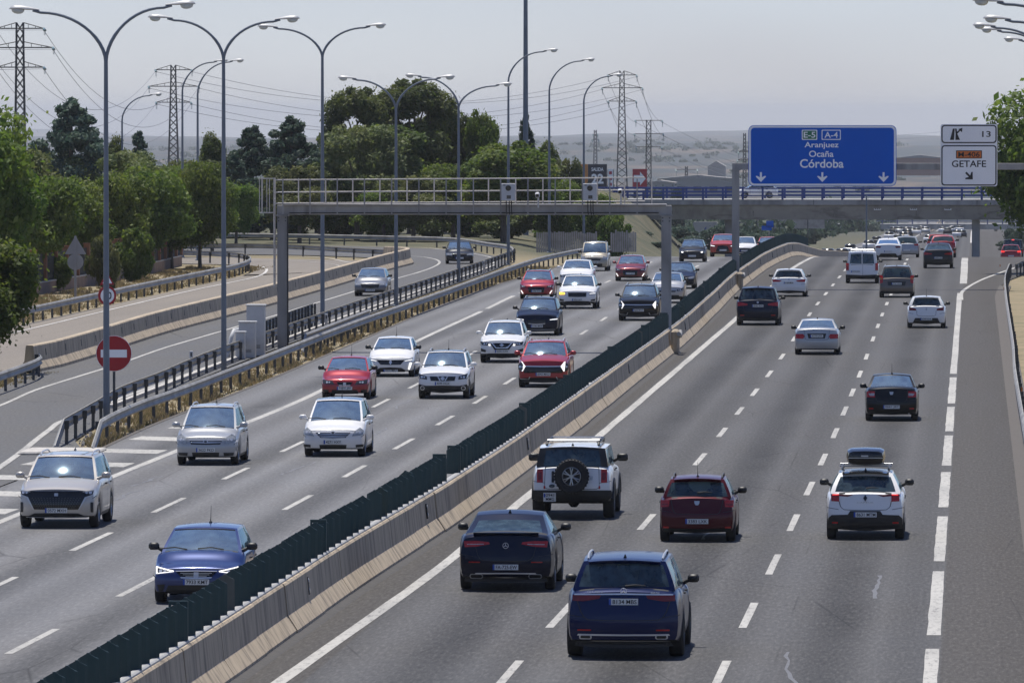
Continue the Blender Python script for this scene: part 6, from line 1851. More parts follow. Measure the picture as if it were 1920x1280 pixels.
    if plate is not None:
        end = plate_end or ('f' if toward else 'r')
        sg = 1 if end == 'f' else -1
        f = c.yf if end == 'f' else c.yr
        px_ = plate_x*c.W/2
        y = float(f(px_, plate_z)) + sg*.024
        back = end == 'f'
        pl_ = ob('number_plate', ME_plate_sq if sq else ME_plate, t, (px_, y, plate_z)); pl_.rotation_euler = (0, 0, math.pi if back else 0)
        bb_ = ob('country_band', ME_pb, pl_, (.12 if sq else 0, -.001, .04 if sq else 0))
        if sq: bb_.scale = (1, 1, .8)
        if plate and text_plate:
            lines = plate.split('/')
            for i, ln in enumerate(lines):
                tm = text_mesh(ln.strip(), M['ink'], (.20 if sq else .43), .075, .012)
                lt = ob('lettering', tm, pl_, (.01 if sq else .02, -.009, (0 if len(lines) == 1 else (.048 - .096*i))))
                lt.rotation_euler = (R(90), 0, 0)
    if rails:
        for sg in (-1, 1):
            pts = []
            for q in np.linspace(.12, .90, 11):
                p = c.gpt(.90*sg, q, 1.0)
                e = min(1, 6*(q-.12), 6*(.90-q))
                pts.append((p.x, p.y, p.z + .008 + .055*math.sqrt(max(0, e))))
            mb = MB(); mb.tube(pts, .02, 6); ob('roof_rail', mb.mesh('roof_rail', M[rails], 60), t)
    if antenna:
        p = c.gpt(0, .12 if not toward else .35, 1.0)
        mb = MB(); mb.tube([(0, p.y, p.z - .01), (0, p.y - .05, p.z + .12), (0, p.y - .13, p.z + .34)], [.014, .006, .004], 5); mb.lathe([(.04, 0), (.03, .03), (.01, .05)], 8, Matrix.Translation((0, p.y, p.z - .01)))
        ob('aerial', mb.mesh('aerial', M['black'], 60), t)
    if extra: extra(t, c, pm)
    if drv: driver(t, c, drv[0], drv[1], toward)
    return t

# small front and tail ends, given as outlines: x as a share of half the width, z in metres
def sym(half): return half + [(-x, z) for x, z in half[::-1]]
def front(hl, grille, low=None, fog=None, hlm='lens', drl=None, grm='gloss_black', chrome=None, lowm='black', drlm='drl'):
    o = []
    if low: o.append(('lower_intake', lowm, 'f', sym(low), False, .010))
    if grille: o.append(('grille', grm, 'f', sym(grille), False, .014))
    if hl: o.append(('headlight', hlm, 'f', hl, True, .018))
    if fog: o.append(('fog_lamp_bay', 'black', 'f', fog, True, .016))
    if drl: o.append(('running_light', drlm, 'f', drl, True, .026))
    if chrome:
        for q in chrome: o.append(('grille_trim', 'chrome', 'f', sym(q) if q[0][0] >= 0 and len(q) < 8 else q, False, .022))
    # bonnet shut line
    return o
def rear_(tl, low=None, refl=None, lowm='black', tlm='red_lens', chrome=None, seam=None, tl2=None, tl2m='red_dark', refm='red_lens'):
    o = []
    if low: o.append(('lower_bumper', lowm, 'r', sym(low), False, .010))
    if seam:
        for q in seam: o.append(('tailgate_seam', 'black', 'r', q, True, .003))
    if tl: o.append(('tail_light', tlm, 'r', tl, True, .016))
    if tl2: o.append(('tail_light_insert', tl2m, 'r', tl2, True, .022))
    if refl: o.append(('reflector', refm, 'r', refl, True, .016))
    if chrome:
        for q in chrome: o.append(('chrome_strip', 'chrome', 'r', sym(q), False, .02))
    return o
def seam_u(x1, x2, ztop, zbot):
    """thin tailgate gap as a chain of short strips, one half"""
    pts = [(x1, ztop), ((x1*1.0 + x2)/2 + .01, (ztop*.45 + zbot*.55)), (x2 + .015, zbot + .05), (x2 - .05, zbot + .012), (x2*.5, zbot), (0, zbot)]
    out = []
    for (a, b), (c, d) in zip(pts[:-1], pts[1:]):
        l = math.hypot(c-a, d-b); nx_, nz_ = -(d-b)/l*.0055, (c-a)/l*.0055
        out.append([(a+nx_, b+nz_), (c+nx_, d+nz_), (c-nx_, d-nz_), (a-nx_, b-nz_)])
    return out

def driver_mesh():
    """seated figure, one surface from hips to crown with arms reaching for the wheel"""
    mb = MB(); n = 14
    rings = [(0, 0, -.10, .17, .12), (0, 0, .10, .175, .115), (0, .0, .26, .20, .115), (0, .0, .36, .195, .10), (0, .0, .42, .12, .08), (0, .01, .46, .062, .062), (0, .015, .51, .058, .062), (0, .03, .54, .068, .082), (0, .035, .60, .078, .097), (0, .03, .67, .078, .098), (0, .02, .72, .062, .078), (0, .015, .745, .028, .035)]
    vs = []; fs = []
    for x, y, z, rx, ry in rings:
        for k in range(n):
            a = 2*math.pi*k/n; vs.append((x + rx*math.cos(a), y + ry*math.sin(a), z))
    for i in range(len(rings)-1):
        for k in range(n): fs.append((i*n+k, i*n+(k+1) % n, (i+1)*n+(k+1) % n, (i+1)*n+k))
    fs += [tuple(range(n-1, -1, -1)), tuple(range(len(vs)-n, len(vs)))]
    mb.add(vs, fs)
    mi = [0 if max(mb.v[i][2] for i in f) < .47 else (2 if min(mb.v[i][2] for i in f) > .66 or np.mean([mb.v[i][1] for i in f]) < -.01 and min(mb.v[i][2] for i in f) > .55 else 1) for f in mb.f]
    mb.m = mi
    for sg in (-1, 1):
        mb.tube([(sg*.17, 0, .35), (sg*.235, .08, .20), (sg*.20, .24, .14), (sg*.15, .40, .20)], [.055, .048, .04, .03], 8, 0)
        mb.tube([(sg*.155, .39, .198), (sg*.15, .43, .215), (sg*.13, .46, .235)], [.034, .042, .026], 8, 1)
        mb.tube([(sg*.15, .42, .20), (sg*.11, .44, .24)], [.016, .012], 6, 1)
    mb.box((0, .128, .605), (.022, .03, .04), 0, 1, .5)
    return mb
DRV = driver_mesh()
SKIN = plain('skin', (.35, .20, .14), .6, 0, .1, 10); HAIR = plain('dark_hair', (.02, .015, .012), .6, 0, .2, 20)
TOPS = {'dark': plain('dark_top', (.02, .022, .03), .9, 0, .2, 10), 'pale': plain('pale_top', (.5, .5, .48), .9, 0, .1, 10), 'blue': plain('blue_top', (.05, .09, .2), .9, 0, .1, 10)}
def driver(t, c, top, label, toward):
    me = DRV.mesh('person', [TOPS[top], SKIN, HAIR], 60)
    y = c.yrf - .20; x = -.37; z = min(c.zb - .16, c.H - .12 - .75)
    M_ = Matrix.Translation(t.location) @ t.rotation_euler.to_matrix().to_4x4() @ Matrix.Translation((x, y, z))
    o = ob('person', me); o.matrix_world = M_
    tag(o, label, 'person', 'drivers')
# ================= cars driving away (right-hand carriageway)
def star(t, c, x, z, r, end='r'):
    sg = 1 if end == 'f' else -1
    y = float((c.yf if end == 'f' else c.yr)(x, z)) + sg*.022
    mb = MB()
    mb.tube([(x + r*math.cos(a), y, z + r*math.sin(a)) for a in np.linspace(0, 2*math.pi, 25)], r*.11, 5, cap=False)
    for a in (90, 210, 330):
        mb.tube([(x, y, z), (x + r*math.cos(R(a)), y, z + r*math.sin(R(a)))], [r*.15, r*.04], 4)
    ob('emblem', mb.mesh('emblem', M['chrome'], 60), t)
def badge(t, c, x, z, poly, end='r', mat='chrome', name='emblem', off=.02):
    ob(name, bm_mesh(c.patch([((x + px)/(c.W/2), z + pz) for px, pz in poly], end, off, .02), name, M[mat]), t)
def word_on(t, c, s_, x, z, w, h, end='r', mat='chrome'):
    sg = 1 if end == 'f' else -1
    y = float((c.yf if end == 'f' else c.yr)(x, z)) + sg*.02
    put_text(s_, t, (x, y, z), M[mat], w, h, .01, back=(end == 'f'))
def wiper(t, c, x0, x1, z):
    mb = MB(); y = lambda x: float(c.yr(x, z)) - .03
    mb.tube([(x0, y(x0), z), ((x0+x1)/2, y((x0+x1)/2) - .02, z + .02), (x1, y(x1), z + .005)], [.018, .014, .008], 5)
    ob('rear_wiper', mb.mesh('rear_wiper', M['black'], 60), t)
SHIELD = [(-.06, .045), (.06, .045), (.055, -.01), (.03, -.05), (-.03, -.05), (-.055, -.01)]
DIAMOND = [(0, .075), (.045, 0), (0, -.075), (-.045, 0)]
ROUND = [(.05*math.cos(a), .05*math.sin(a)) for a in np.linspace(0, 2*math.pi, 13)[:-1]]
OVAL = [(.07*math.cos(a), .045*math.sin(a)) for a in np.linspace(0, 2*math.pi, 13)[:-1]]
def spoiler(t, c, pm, mat=None, d=.16):
    mb = MB(); vs = []; A_ = np.linspace(-.88, .88, 9)
    for a in A_:
        p = c.gpt(a, 0, 1.0); q = c.gpt(a, .06, 1.0)
        vs += [(q.x, q.y, q.z + .006), (p.x, p.y - d, p.z - .012), (p.x, p.y - d, p.z - .035), (p.x, p.y + .03, p.z - .045)]
    fs = []
    for i in range(8):
        for k in range(4):
            k2 = (k+1) % 4; fs.append((i*4+k, (i+1)*4+k, (i+1)*4+k2, i*4+k2))
    fs += [(0, 1, 2, 3), (35, 34, 33, 32)]
    mb.add(vs, fs); ob('roof_spoiler', mb.mesh('roof_spoiler', mat or pm, 40), t)

def x_gls(t, c, pm):
    star(t, c, 0, 1.215, .055); word_on(t, c, 'GLS 400 d', -.51, 1.205, .27, .036); word_on(t, c, '4MATIC', .56, 1.19, .16, .032)
    wiper(t, c, .02, .38, 1.30); spoiler(t, c, pm, None, .12)
    for sg in (-1, 1):
        badge(t, c, sg*.68, .405, rrect(.22, .085, .035), 'r', 'chrome', 'exhaust_trim', .03); badge(t, c, sg*.68, .405, rrect(.17, .05, .02), 'r', 'black', 'exhaust_outlet', .038)
    badge(t, c, 0, 1.70, rrect(.5, .02, .008), 'r', 'red_dark', 'high_brake_light', -.05)
car('blue_suv', 'dark blue luxury SUV with chrome roof rails, nearest car driving away', 'suv', 'deep_blue', -6.19, 142.9, False, L=5.2, W=2.07, H=1.79, wb=3.13, r=.40, fo=.92, zs=.30, zb=1.26, zc=1.16, rr=.50, rd=.24,
    feats=rear_([(.88, 1.15), (.39, 1.145), (.42, 1.085), (.70, 1.035), (.885, 1.045)], [(.0, .33), (.80, .33), (.86, .24), (0, .20)], [(.79, .54), (.56, .54), (.56, .515), (.79, .515)], tlm='red_dark',
                chrome=[[(.0, 1.18), (.85, 1.165), (.85, 1.145), (0, 1.155)], [(0, .455), (.78, .46), (.80, .43), (0, .425)]], seam=seam_u(.80, .66, 1.04, .70)),
    plate='8134 MBS', plate_z=1.03, rails='silver', mirror='black', extra=x_gls, rear=(.13, .86), rear_a=.90, side=((.56, .95), (.30, .53), (.06, .27)))
def x_glc(t, c, pm):
    star(t, c, 0, .935, .056)
    for sg in (-1, 1):
        badge(t, c, sg*.60, .31, rrect(.27, .10, .045), 'r', 'silver', 'exhaust_trim', .02); badge(t, c, sg*.60, .31, rrect(.23, .065, .03), 'r', 'black', 'exhaust_outlet', .028)
    mb = MB(); vs = []
    for x in np.linspace(-.66, .66, 13):
        y = float(c.yr(x, c.zb - .05)); vs += [(x, y - .05 + .10*abs(x)**3, c.zb + .035), (x, y + .14, c.zb + .03), (x, y + .05, c.zb - .04)]
    mb.add(vs, [(i*3+k, i*3+(k+1) % 3, i*3+3+(k+1) % 3, i*3+3+k) for i in range(12) for k in range(3)]); ob('boot_lip', mb.mesh('boot_lip', pm, 40), t)
car('black_coupe_suv', 'glossy black coupe-backed SUV with French-style plate, close behind the white off-roader', 'coupe', 'navy', -9.46, 162.8, False, L=4.73, W=1.97, H=1.56, r=.375, wr=.69,
    feats=rear_([(.87, 1.02), (.60, 1.03), (.35, 1.005), (.33, .965), (.60, .915), (.85, .90)], [(0, .28), (.84, .30), (.86, .20), (0, .17)], [(.76, .61), (.53, .61), (.53, .59), (.76, .59)], tlm='red_lens',
                tl2=[(.80, .965), (.45, .972), (.45, .958), (.80, .95)], tl2m='clear_lens', chrome=[[(0, .385), (.62, .38), (.64, .355), (0, .36)]], seam=seam_u(.62, .52, .90, .62)),
    plate='FA-725-EW', plate_z=.50, extra=x_glc, rear=(.04, .80), rear_a=.86)
def x_bronco(t, c, pm):
    y0 = float(c.yr(0, 1.0))
    mb = MB(); Rz = Matrix.Translation((.0, y0 - .16, 1.04)) @ Matrix.Rotation(math.pi/2, 4, 'X')
    mb.lathe([(.23, -.11), (.30, -.13), (.385, -.12), (.41, -.07), (.41, .07), (.385, .12), (.30, .13), (.23, .11)], 32, Rz)
    for k in range(32):
        a = 2*math.pi*k/32; mb.box((.405*math.cos(a), y0 - .16, 1.04 + .405*math.sin(a)), (.035, .2, .035))
    w = ob('spare_wheel', mb.mesh('spare_wheel', M['rubber'], 40), t)
    mb = MB(); mb.lathe([(.235, .10), (.215, .115), (.20, .09)], 28, Rz)
    mb.lathe([(0, .10), (.05, .10), (.055, .07)], 14, Rz)
    for k in range(6):
        a = R(90 + 60*k)
        for d_ in (-.16, .16):
            mb.tube([(.05*math.cos(a), y0 - .26, 1.04 + .05*math.sin(a)), (.13*math.cos(a + d_*.7), y0 - .265, 1.04 + .13*math.sin(a + d_*.7)), (.215*math.cos(a + d_), y0 - .26, 1.04 + .215*math.sin(a + d_))], [.018, .015, .015], 5)
    ob('spare_rim', mb.mesh('spare_rim', M['rim'], 60), w)
    mb = MB(); mb.lathe([(0, .03), (.225, .03)], 24, Rz); ob('spare_hub_shadow', mb.mesh('spare_hub_shadow', M['black']), w)
    badge(t, c, -.46, 1.02, rrect(.055, .27, .02), 'r', 'black', 'tailgate_handle'); badge(t, c, -.48, .80, OVAL, 'r', 'gloss_black'); badge(t, c, .46, .995, [(-.04, .04), (-.02, .05), (0, .0), (.02, .05), (.04, .03), (.03, -.05), (-.02, -.05)], 'r', 'silver')
    for sg in (-1, 1):
        badge(t, c, sg*.66, .77, rrect(.035, .07, .01), 'r', 'red_lens', 'reflector')
        mb = MB(); vs = []
        for ax in (c.ya, c.yb):
            pts = [(sg*(c.W/2 - .045), ax + (c.r + .09)*math.cos(a), c.r + .02 + (c.r + .09)*math.sin(a)) for a in np.linspace(R(5), R(175), 13)]
            mb.tube(pts, .075, 6)
        ob('wheel_arch_flare', mb.mesh('wheel_arch_flare', M['black'], 60), t)
    for sg in (-1, 1):
        mb = MB(); mb.tube([(sg*.62, c.yrr + .25, c.H + .0), (sg*.62, c.yrr + .35, c.H + .08), (sg*.62, c.yrf - .25, c.H + .08), (sg*.62, c.yrf - .15, c.H)], .035, 6); ob('roof_rack_rail', mb.mesh('roof_rack_rail', M['black'], 60), t)
    for y in (c.yrr + .55, c.yrf - .45):
        mb = MB(); mb.tube([(-.62, y, c.H + .10), (.62, y, c.H + .10)], .025, 6); ob('roof_rack_bar', mb.mesh('roof_rack_bar', M['silver'], 60), t)
    mb = MB(); mb.bbox((0, c.yb, c.r), (1.5, .12, .12), .03); mb.bbox((0, c.yb, c.r - .02), (.26, .3, .26), .08); mb.tube([(.55, c.yb - .5, .5), (.6, c.yb - .2, .38)], .04, 6)
    ob('rear_axle', mb.mesh('rear_axle', M['black'], 60), t)
    wiper(t, c, -.08, .12, 1.40)
car('white_off_roader', 'boxy white off-roader with black hardtop, roof rack and spare wheel on its tailgate', 'boxy', 'white', -9.56, 191.7, False, W=1.94, H=1.76,
    feats=rear_([(.865, 1.20), (.725, 1.20), (.725, .88), (.865, .885)], [(0, .70), (.97, .70), (.99, .56), (.86, .42), (0, .42)], tlm='red_lens', tl2=[(.835, 1.12), (.755, 1.12), (.755, .95), (.835, .95)], tl2m='red_dark', seam=seam_u(.66, .66, 1.26, .72)),
    plate='0941/MMG', plate_z=.535, plate_x=-.55, sq=True, clad=.62, pillar=1, roof=None, rear=(.06, .86), rear_a=.80, rear_m=2, extra=x_bronco, mir_big=1.25)
def x_sandero(t, c, pm):
    badge(t, c, 0, .89, SHIELD, 'r', 'silver'); wiper(t, c, 0.0, .34, 1.115); spoiler(t, c, pm)
car('wine_red_hatchback', 'wine-red hatchback with a long roof aerial driving away in the middle lane', 'hatch', 'wine', -6.23, 181.4, False, L=4.09, W=1.74, H=1.47, wb=2.6, zb=1.05, zs=.22,
    feats=rear_([(.95, .95), (.72, .945), (.74, .80), (.95, .79)], [(0, .30), (.88, .32), (.9, .24), (0, .2)], [(.88, .355), (.74, .355), (.74, .315), (.88, .315)], tlm='red_lens', tl2=[(.93, .83), (.75, .84), (.75, .865), (.93, .86)], tl2m='red_dark', seam=seam_u(.68, .58, .98, .63)),
    plate='3383 LXK', plate_z=.475, antenna=True, extra=x_sandero, rear=(.08, .80), rear_a=.90, rails='steel_dark', rearglass='window')
def x_captur(t, c, pm):
    badge(t, c, 0, .955, DIAMOND, 'r', 'gloss_black'); word_on(t, c, 'CAPTUR', 0, .855, .38, .035, 'r', 'silver'); wiper(t, c, 0.02, .30, 1.17); spoiler(t, c, pm, M['gloss_black'], .2)
    for y in (c.yrr + .35, c.yrf - .25):
        mb = MB(); mb.tube([(-.60, y, c.H + .085), (.60, y, c.H + .085)], .02, 6)
        for sg in (-1, 1): mb.bbox((sg*.53, y, c.H + .035), (.06, .10, .10), .02)
        ob('roof_bar', mb.mesh('roof_bar', M['silver'], 60), t)
    mb = MB(); st = [(-.92, .30, .06, .27), (-.90, .40, .02, .33), (-.7, .44, 0, .37), (0, .45, 0, .385), (.6, .42, .02, .36), (.95, .30, .06, .27), (1.05, .12, .12, .20)]
    vs = []; ns = 12
    for y, hw, z0, z1 in st:
        for k in range(ns):
            a = 2*math.pi*k/ns; ca, sa = math.cos(a), math.sin(a)
            vs.append((hw*math.copysign(abs(ca)**.45, ca), c.ym - .05 + y, c.H + .11 + (z0+z1)/2 + (z1-z0)/2*math.copysign(abs(sa)**.5, sa)))
    fs = [(i*ns+k, (i+1)*ns+k, (i+1)*ns+(k+1) % ns, i*ns+(k+1) % ns) for i in range(len(st)-1) for k in range(ns)] + [tuple(range(ns)), tuple(range(len(vs)-1, len(vs)-ns-1, -1))]
    mb.add(vs, fs); o = ob('roof_box', mb.mesh('roof_box', M['gloss_black'], 40), t)
    o['label'] = 'black plastic roof box'
    mb = MB(); mb.box((0, c.ym - .985, c.H + .285), (.78, .012, .014)); mb.box((-.02, c.ym - .99, c.H + .33), (.16, .012, .03)); ob('box_seam', mb.mesh('box_seam', M['silver']), o)
car('white_suv', 'white crossover with a black roof box driving away in the slow lane', 'suv', 'white', -2.44, 182.6, False, L=4.23, W=1.80, H=1.56, wb=2.64, r=.335, zs=.24, zb=1.10, wr=.68, rr=.62,
    feats=rear_([(.87, 1.035), (.66, 1.045), (.66, 1.02), (.80, 1.01), (.79, .905), (.66, .895), (.66, .875), (.86, .88)], [(0, .665), (.38, .665), (.44, .58), (.85, .565), (.93, .50), (.95, .26), (0, .2)], [(.84, .41), (.70, .41), (.70, .375), (.84, .375)], tlm='red_lens',
                tl2=[(.83, 1.035), (.67, 1.04), (.67, 1.022), (.83, 1.015)], tl2m='brake_lit', seam=seam_u(.66, .58, .87, .68)) + [('tail_light_wing', 'red_dark', 'r', [(.66, 1.04), (.30, 1.025), (.45, .985), (.66, 1.0)], True, .014)],
    plate='8631 MTM', plate_z=.58, clad=.42, roof='black', extra=x_captur, rear=(.10, .80), rear_a=.88, pillar=0)
def x_logan(t, c, pm):
    badge(t, c, 0, .885, SHIELD, 'r', 'silver'); badge(t, c, .55, .24, rrect(.06, .05, .02), 'r', 'silver', 'exhaust_outlet')
car('black_saloon', 'black saloon with white-centred tail lights alone in the slow lane', 'sedan', 'black', -2.56, 253.0, False, L=4.35, W=1.69, H=1.46, wb=2.63, zb=1.06,
    feats=rear_([(.93, .92), (.85, .95), (.63, .945), (.62, .75), (.93, .76)], [(0, .28), (.9, .3), (.9, .24), (0, .2)], [(.84, .42), (.68, .42), (.68, .38), (.84, .38)], tl2=[(.86, .87), (.64, .885), (.64, .80), (.80, .80)], tl2m='clear_lens', seam=seam_u(.60, .56, 1.0, .62)),
    plate='0661 JBT', plate_z=.455, extra=x_logan, rearglass='windshield', rear=(.06, .92), antenna=True)
car('silver_saloon', 'silver saloon driving away in the middle lane', 'sedan', 'silver', -6.26, 322.1, False, W=1.82, H=1.43, zb=1.06,
    feats=rear_([(.94, .84), (.60, .84), (.54, .74), (.60, .65), (.94, .66)], None, None, tlm='red_lens', seam=seam_u(.56, .50, 1.0, .60)) + [('plate_recess', 'black', 'r', sym([(0, .86), (.42, .86), (.36, .66), (0, .66)]), False, .004)],
    plate='4238 JGL', plate_z=.76, rearglass='windshield', rear=(.06, .92), mirror='black')
def x_x5(t, c, pm): badge(t, c, 0, 1.06, ROUND, 'r', 'silver'); wiper(t, c, 0, .3, 1.2); spoiler(t, c, pm)
car('dark_blue_suv', 'tall dark blue SUV in the left lane behind the barrier bend', 'suv', 'navy', -9.82, 366.5, False, L=4.9, W=2.01, H=1.76, wb=2.93, r=.38, zs=.28, zb=1.2,
    feats=rear_([(.92, 1.08), (.47, 1.0), (.47, .92), (.92, .89)], [(0, .3), (.9, .3), (.9, .22), (0, .2)], [(.80, .49), (.62, .49), (.62, .45), (.80, .45)], tlm='red_lens', seam=seam_u(.7, .6, 1.1, .6)),
    plate='0942 KFR', plate_z=.90, extra=x_x5)
def x_cor(t, c, pm): spoiler(t, c, pm); badge(t, c, 0, .93, OVAL, 'r', 'chrome')
car('white_hatchback', 'white hatchback with wide dark rear window in the left lane below the blue sign', 'hatch', 'white', -9.72, 423.6, False, L=4.37, W=1.88, H=1.47, wb=2.64, zb=1.05,
    feats=rear_([(.95, .93), (.40, .86), (.50, .80), (.90, .78)], [(0, .34), (.85, .30), (.9, .24), (0, .18)], None), plate='2168 MDF', plate_z=.74, extra=x_cor, rear=(.10, .8))
def x_van(t, c, pm):
    badge(t, c, .04, 1.0, rrect(.012, 1.2, .005), 'r', 'black', 'door_split', .004)
    mb = MB(); mb.box((0, float(c.yr(0, 1.45)) - .03, 1.42), (.05, .03, .62)); ob('door_pillar', mb.mesh('door_pillar', pm), t)
    for y in (c.yrr + .5, c.yrf - .3):
        mb = MB(); mb.tube([(-.66, y, c.H + .06), (.66, y, c.H + .06)], .03, 6); ob('roof_bar', mb.mesh('roof_bar', M['silver'], 60), t)
car('white_van', 'small white van with twin rear doors and roof bars in the middle lane', 'van', 'white', -6.32, 457.1, False, W=1.9, category='van',
    feats=rear_([(.965, 1.16), (.80, 1.15), (.80, .74), (.965, .74)], [(0, .46), (.98, .50), (.98, .26), (0, .24)], None, tlm='red_lens'), plate='5713 JVC', plate_z=.67, plate_x=-.38, extra=x_van, rear=(.10, .86), rear_a=.84, rearglass='window')
car('brown_people_carrier', 'brown people carrier with vertical tail lights next to the white van', 'mpv', 'brown', -4.01, 421.7, False, W=1.86, H=1.68, zb=1.08, L=4.5,
    feats=rear_([(.97, 1.2), (.80, 1.16), (.78, .80), (.95, .74)], [(0, .35), (.92, .35), (.94, .24), (0, .2)], None, tlm='red_lens', tl2=[(.94, 1.05), (.84, 1.05), (.84, .95), (.94, .95)], tl2m='orange') + [('plate_panel', 'black', 'r', sym([(0, .86), (.52, .86), (.48, .64), (0, .64)]), False, .008)],
    plate='7741 HNB', plate_z=.74, rails='silver', rearglass='window', rear=(.10, .84))
def x_clio(t, c, pm): badge(t, c, 0, .86, DIAMOND, 'r', 'silver'); spoiler(t, c, pm)
car('white_small_hatchback', 'white hatchback with rounded rear window in the slow lane near the exit', 'hatch', 'white', -2.10, 361.9, False, W=1.76, H=1.45, zb=1.04,
    feats=rear_([(.90, .96), (.55, .88), (.52, .80), (.88, .80)], [(0, .47), (.58, .46), (.70, .24), (0, .18)], None, tlm='red_dark', seam=seam_u(.5, .46, .8, .55)), plate='6740 KHL', plate_z=.42, extra=x_clio, rear=(.12, .82), rear_a=.84, antenna=True)
car('grey_coupe_suv', 'dark grey coupe-backed crossover at the crest in the slow lane', 'coupe', 'charcoal', -2.18, 502.1, False, L=4.57, W=1.9, H=1.57, r=.35,
    feats=rear_([(.93, 1.02), (.42, .93), (.42, .87), (.93, .84)], [(0, .45), (.9, .45), (.95, .25), (0, .2)], None, tlm='red_lens'), plate='4408 LZS', plate_z=.66, clad=.38)
car('white_coupe_suv', 'white coupe-backed crossover at the crest in the middle lane', 'coupe', 'white', -5.62, 531.0, False, L=4.4, W=1.78, H=1.47, zb=1.08,
    feats=rear_([(.93, .95), (.52, .93), (.60, .82), (.93, .84)], [(0, .46), (.55, .46), (.7, .3), (.92, .36), (.9, .22), (0, .2)], None, tlm='red_dark'), plate='', plate_z=.6, rearglass='windshield', text_plate=False)
car('grey_hatchback', 'light grey hatchback beyond the crest right of the white crossover', 'hatch', 'light_grey', -4.55, 548, False, feats=rear_([(.93, .95), (.6, .93), (.62, .8), (.93, .8)]), plate='', plate_z=.5, text_plate=False, detail=False, rearglass='window')
car('orange_red_suv', 'orange-red SUV beyond the crest, behind the dark grey crossover', 'suv', 'orange_red', -2.42, 575, False, W=1.9, H=1.68, feats=rear_([(.93, 1.1), (.7, 1.1), (.7, .9), (.93, .9)]), plate='', plate_z=.6, text_plate=False, detail=False, rails='steel_dark')
car('red_hatchback', 'red hatchback between the dark grey crossover and the orange-red SUV', 'suv', 'bright_red', -2.05, 548, False, W=1.8, H=1.52, feats=rear_([(.93, 1.0), (.7, 1.0), (.7, .85), (.93, .85)]), plate='', plate_z=.6, text_plate=False, detail=False, rearglass='window')
car('red_exit_car', 'red car on the exit lane beyond the crest at the right edge', 'hatch', 'red', 3.25, 690, False, W=1.82, H=1.5, feats=rear_([(.93, .95), (.6, .93), (.62, .8), (.93, .8)], tlm='brake_lit'), plate='', plate_z=.5, text_plate=False, detail=False)
car('black_exit_van', 'black van ahead of the red car on the exit lane', 'van', 'black', 3.55, 716, False, W=1.95, H=2.0, category='van', feats=rear_([(.96, 1.15), (.82, 1.15), (.82, .75), (.96, .75)]) + [('high_brake_light', 'brake_lit', 'r', sym([(0, 1.97), (.12, 1.97), (.12, 1.9), (0, 1.9)]), False, .03)], plate='', plate_z=.5, text_plate=False, detail=False)

# ================= oncoming cars (left-hand carriageway)
def x_l1(t, c, pm):
    badge(t, c, 0, .80, rrect(.09, .07, .012), 'f', 'silver', 'emblem', .026)
    mb = MB()
    for i in range(17):
        for j in range(6):
            x = (-.56 + 1.12*i/16)*(1 - .05*j); z = .72 - .045*j
            y = float(c.yf(x, z)) + .03; mb.box((x, y, z), (.02, .01, .012))
    tag(ob('grille_studs', mb.mesh('grille_studs', M['steel_dark']), t), kind='stuff')
    for sg in (-1, 1): badge(t, c, sg*.83, .50, rrect(.05, .24, .02), 'f', 'black', 'side_vent', .014)
    mb = MB(); vs = []
    for a in (-.62, .62):
        for q in (.40, .86): p = c.gpt(a, q, 1.0); vs.append((p.x, p.y, p.z + .007))
    mb.add(vs, [(0, 2, 3, 1)]); ob('sunroof', mb.mesh('sunroof', M['roof_glass']), t)
car('beige_suv', 'large beige SUV with studded black grille at the left edge, nearest in its lane', 'suv', 'beige', -21.37, 186.6, True, L=4.72, W=1.87, H=1.68, wb=2.72, r=.365, zh=.93, zs=.25,
    feats=front([(.93, .90), (.70, .87), (.70, .82), (.90, .80)], [(0, .885), (.90, .87), (.87, .79), (.72, .735), (.56, .455), (0, .45)], [(0, .37), (.55, .36), (.72, .29), (0, .27)], hlm='lens_dark', drl=[(.93, .905), (.66, .87), (.66, .855), (.92, .875)], drlm='lens',
                chrome=None) + [('bumper_trim', 'silver', 'f', sym([(0, .268), (.76, .278), (.78, .26), (0, .248)]), False, .018), ('fascia_edge', 'silver', 'f', [(.95, .80), (.90, .775), (.75, .725), (.58, .44), (.56, .45), (.72, .74), (.88, .79)], True, .018)],
    plate='0572 MXH', plate_z=.43, drv=('dark', 'driver in a dark top behind the windscreen of the beige SUV'), rails='silver', mirror='paint', extra=x_l1)
def x_l2(t, c, pm):
    badge(t, c, 0, .595, rrect(.10, .10, .015), 'f', 'silver', 'emblem', .03)
    mb = MB()
    for i in range(3):
        z = .625 - .03*i; mb.box((0, float(c.yf(0, z)) + .02, z), (.62 - .1*i, .01, .009))
    ob('grille_slats', mb.mesh('grille_slats', M['silver']), t)
    for sg in (-1, 1): badge(t, c, sg*.72, .33, [(-.09, .07), (.07, .06), (.03, -.08), (-.05, -.07)], 'f', 'black', 'fog_lamp_bay', .014)
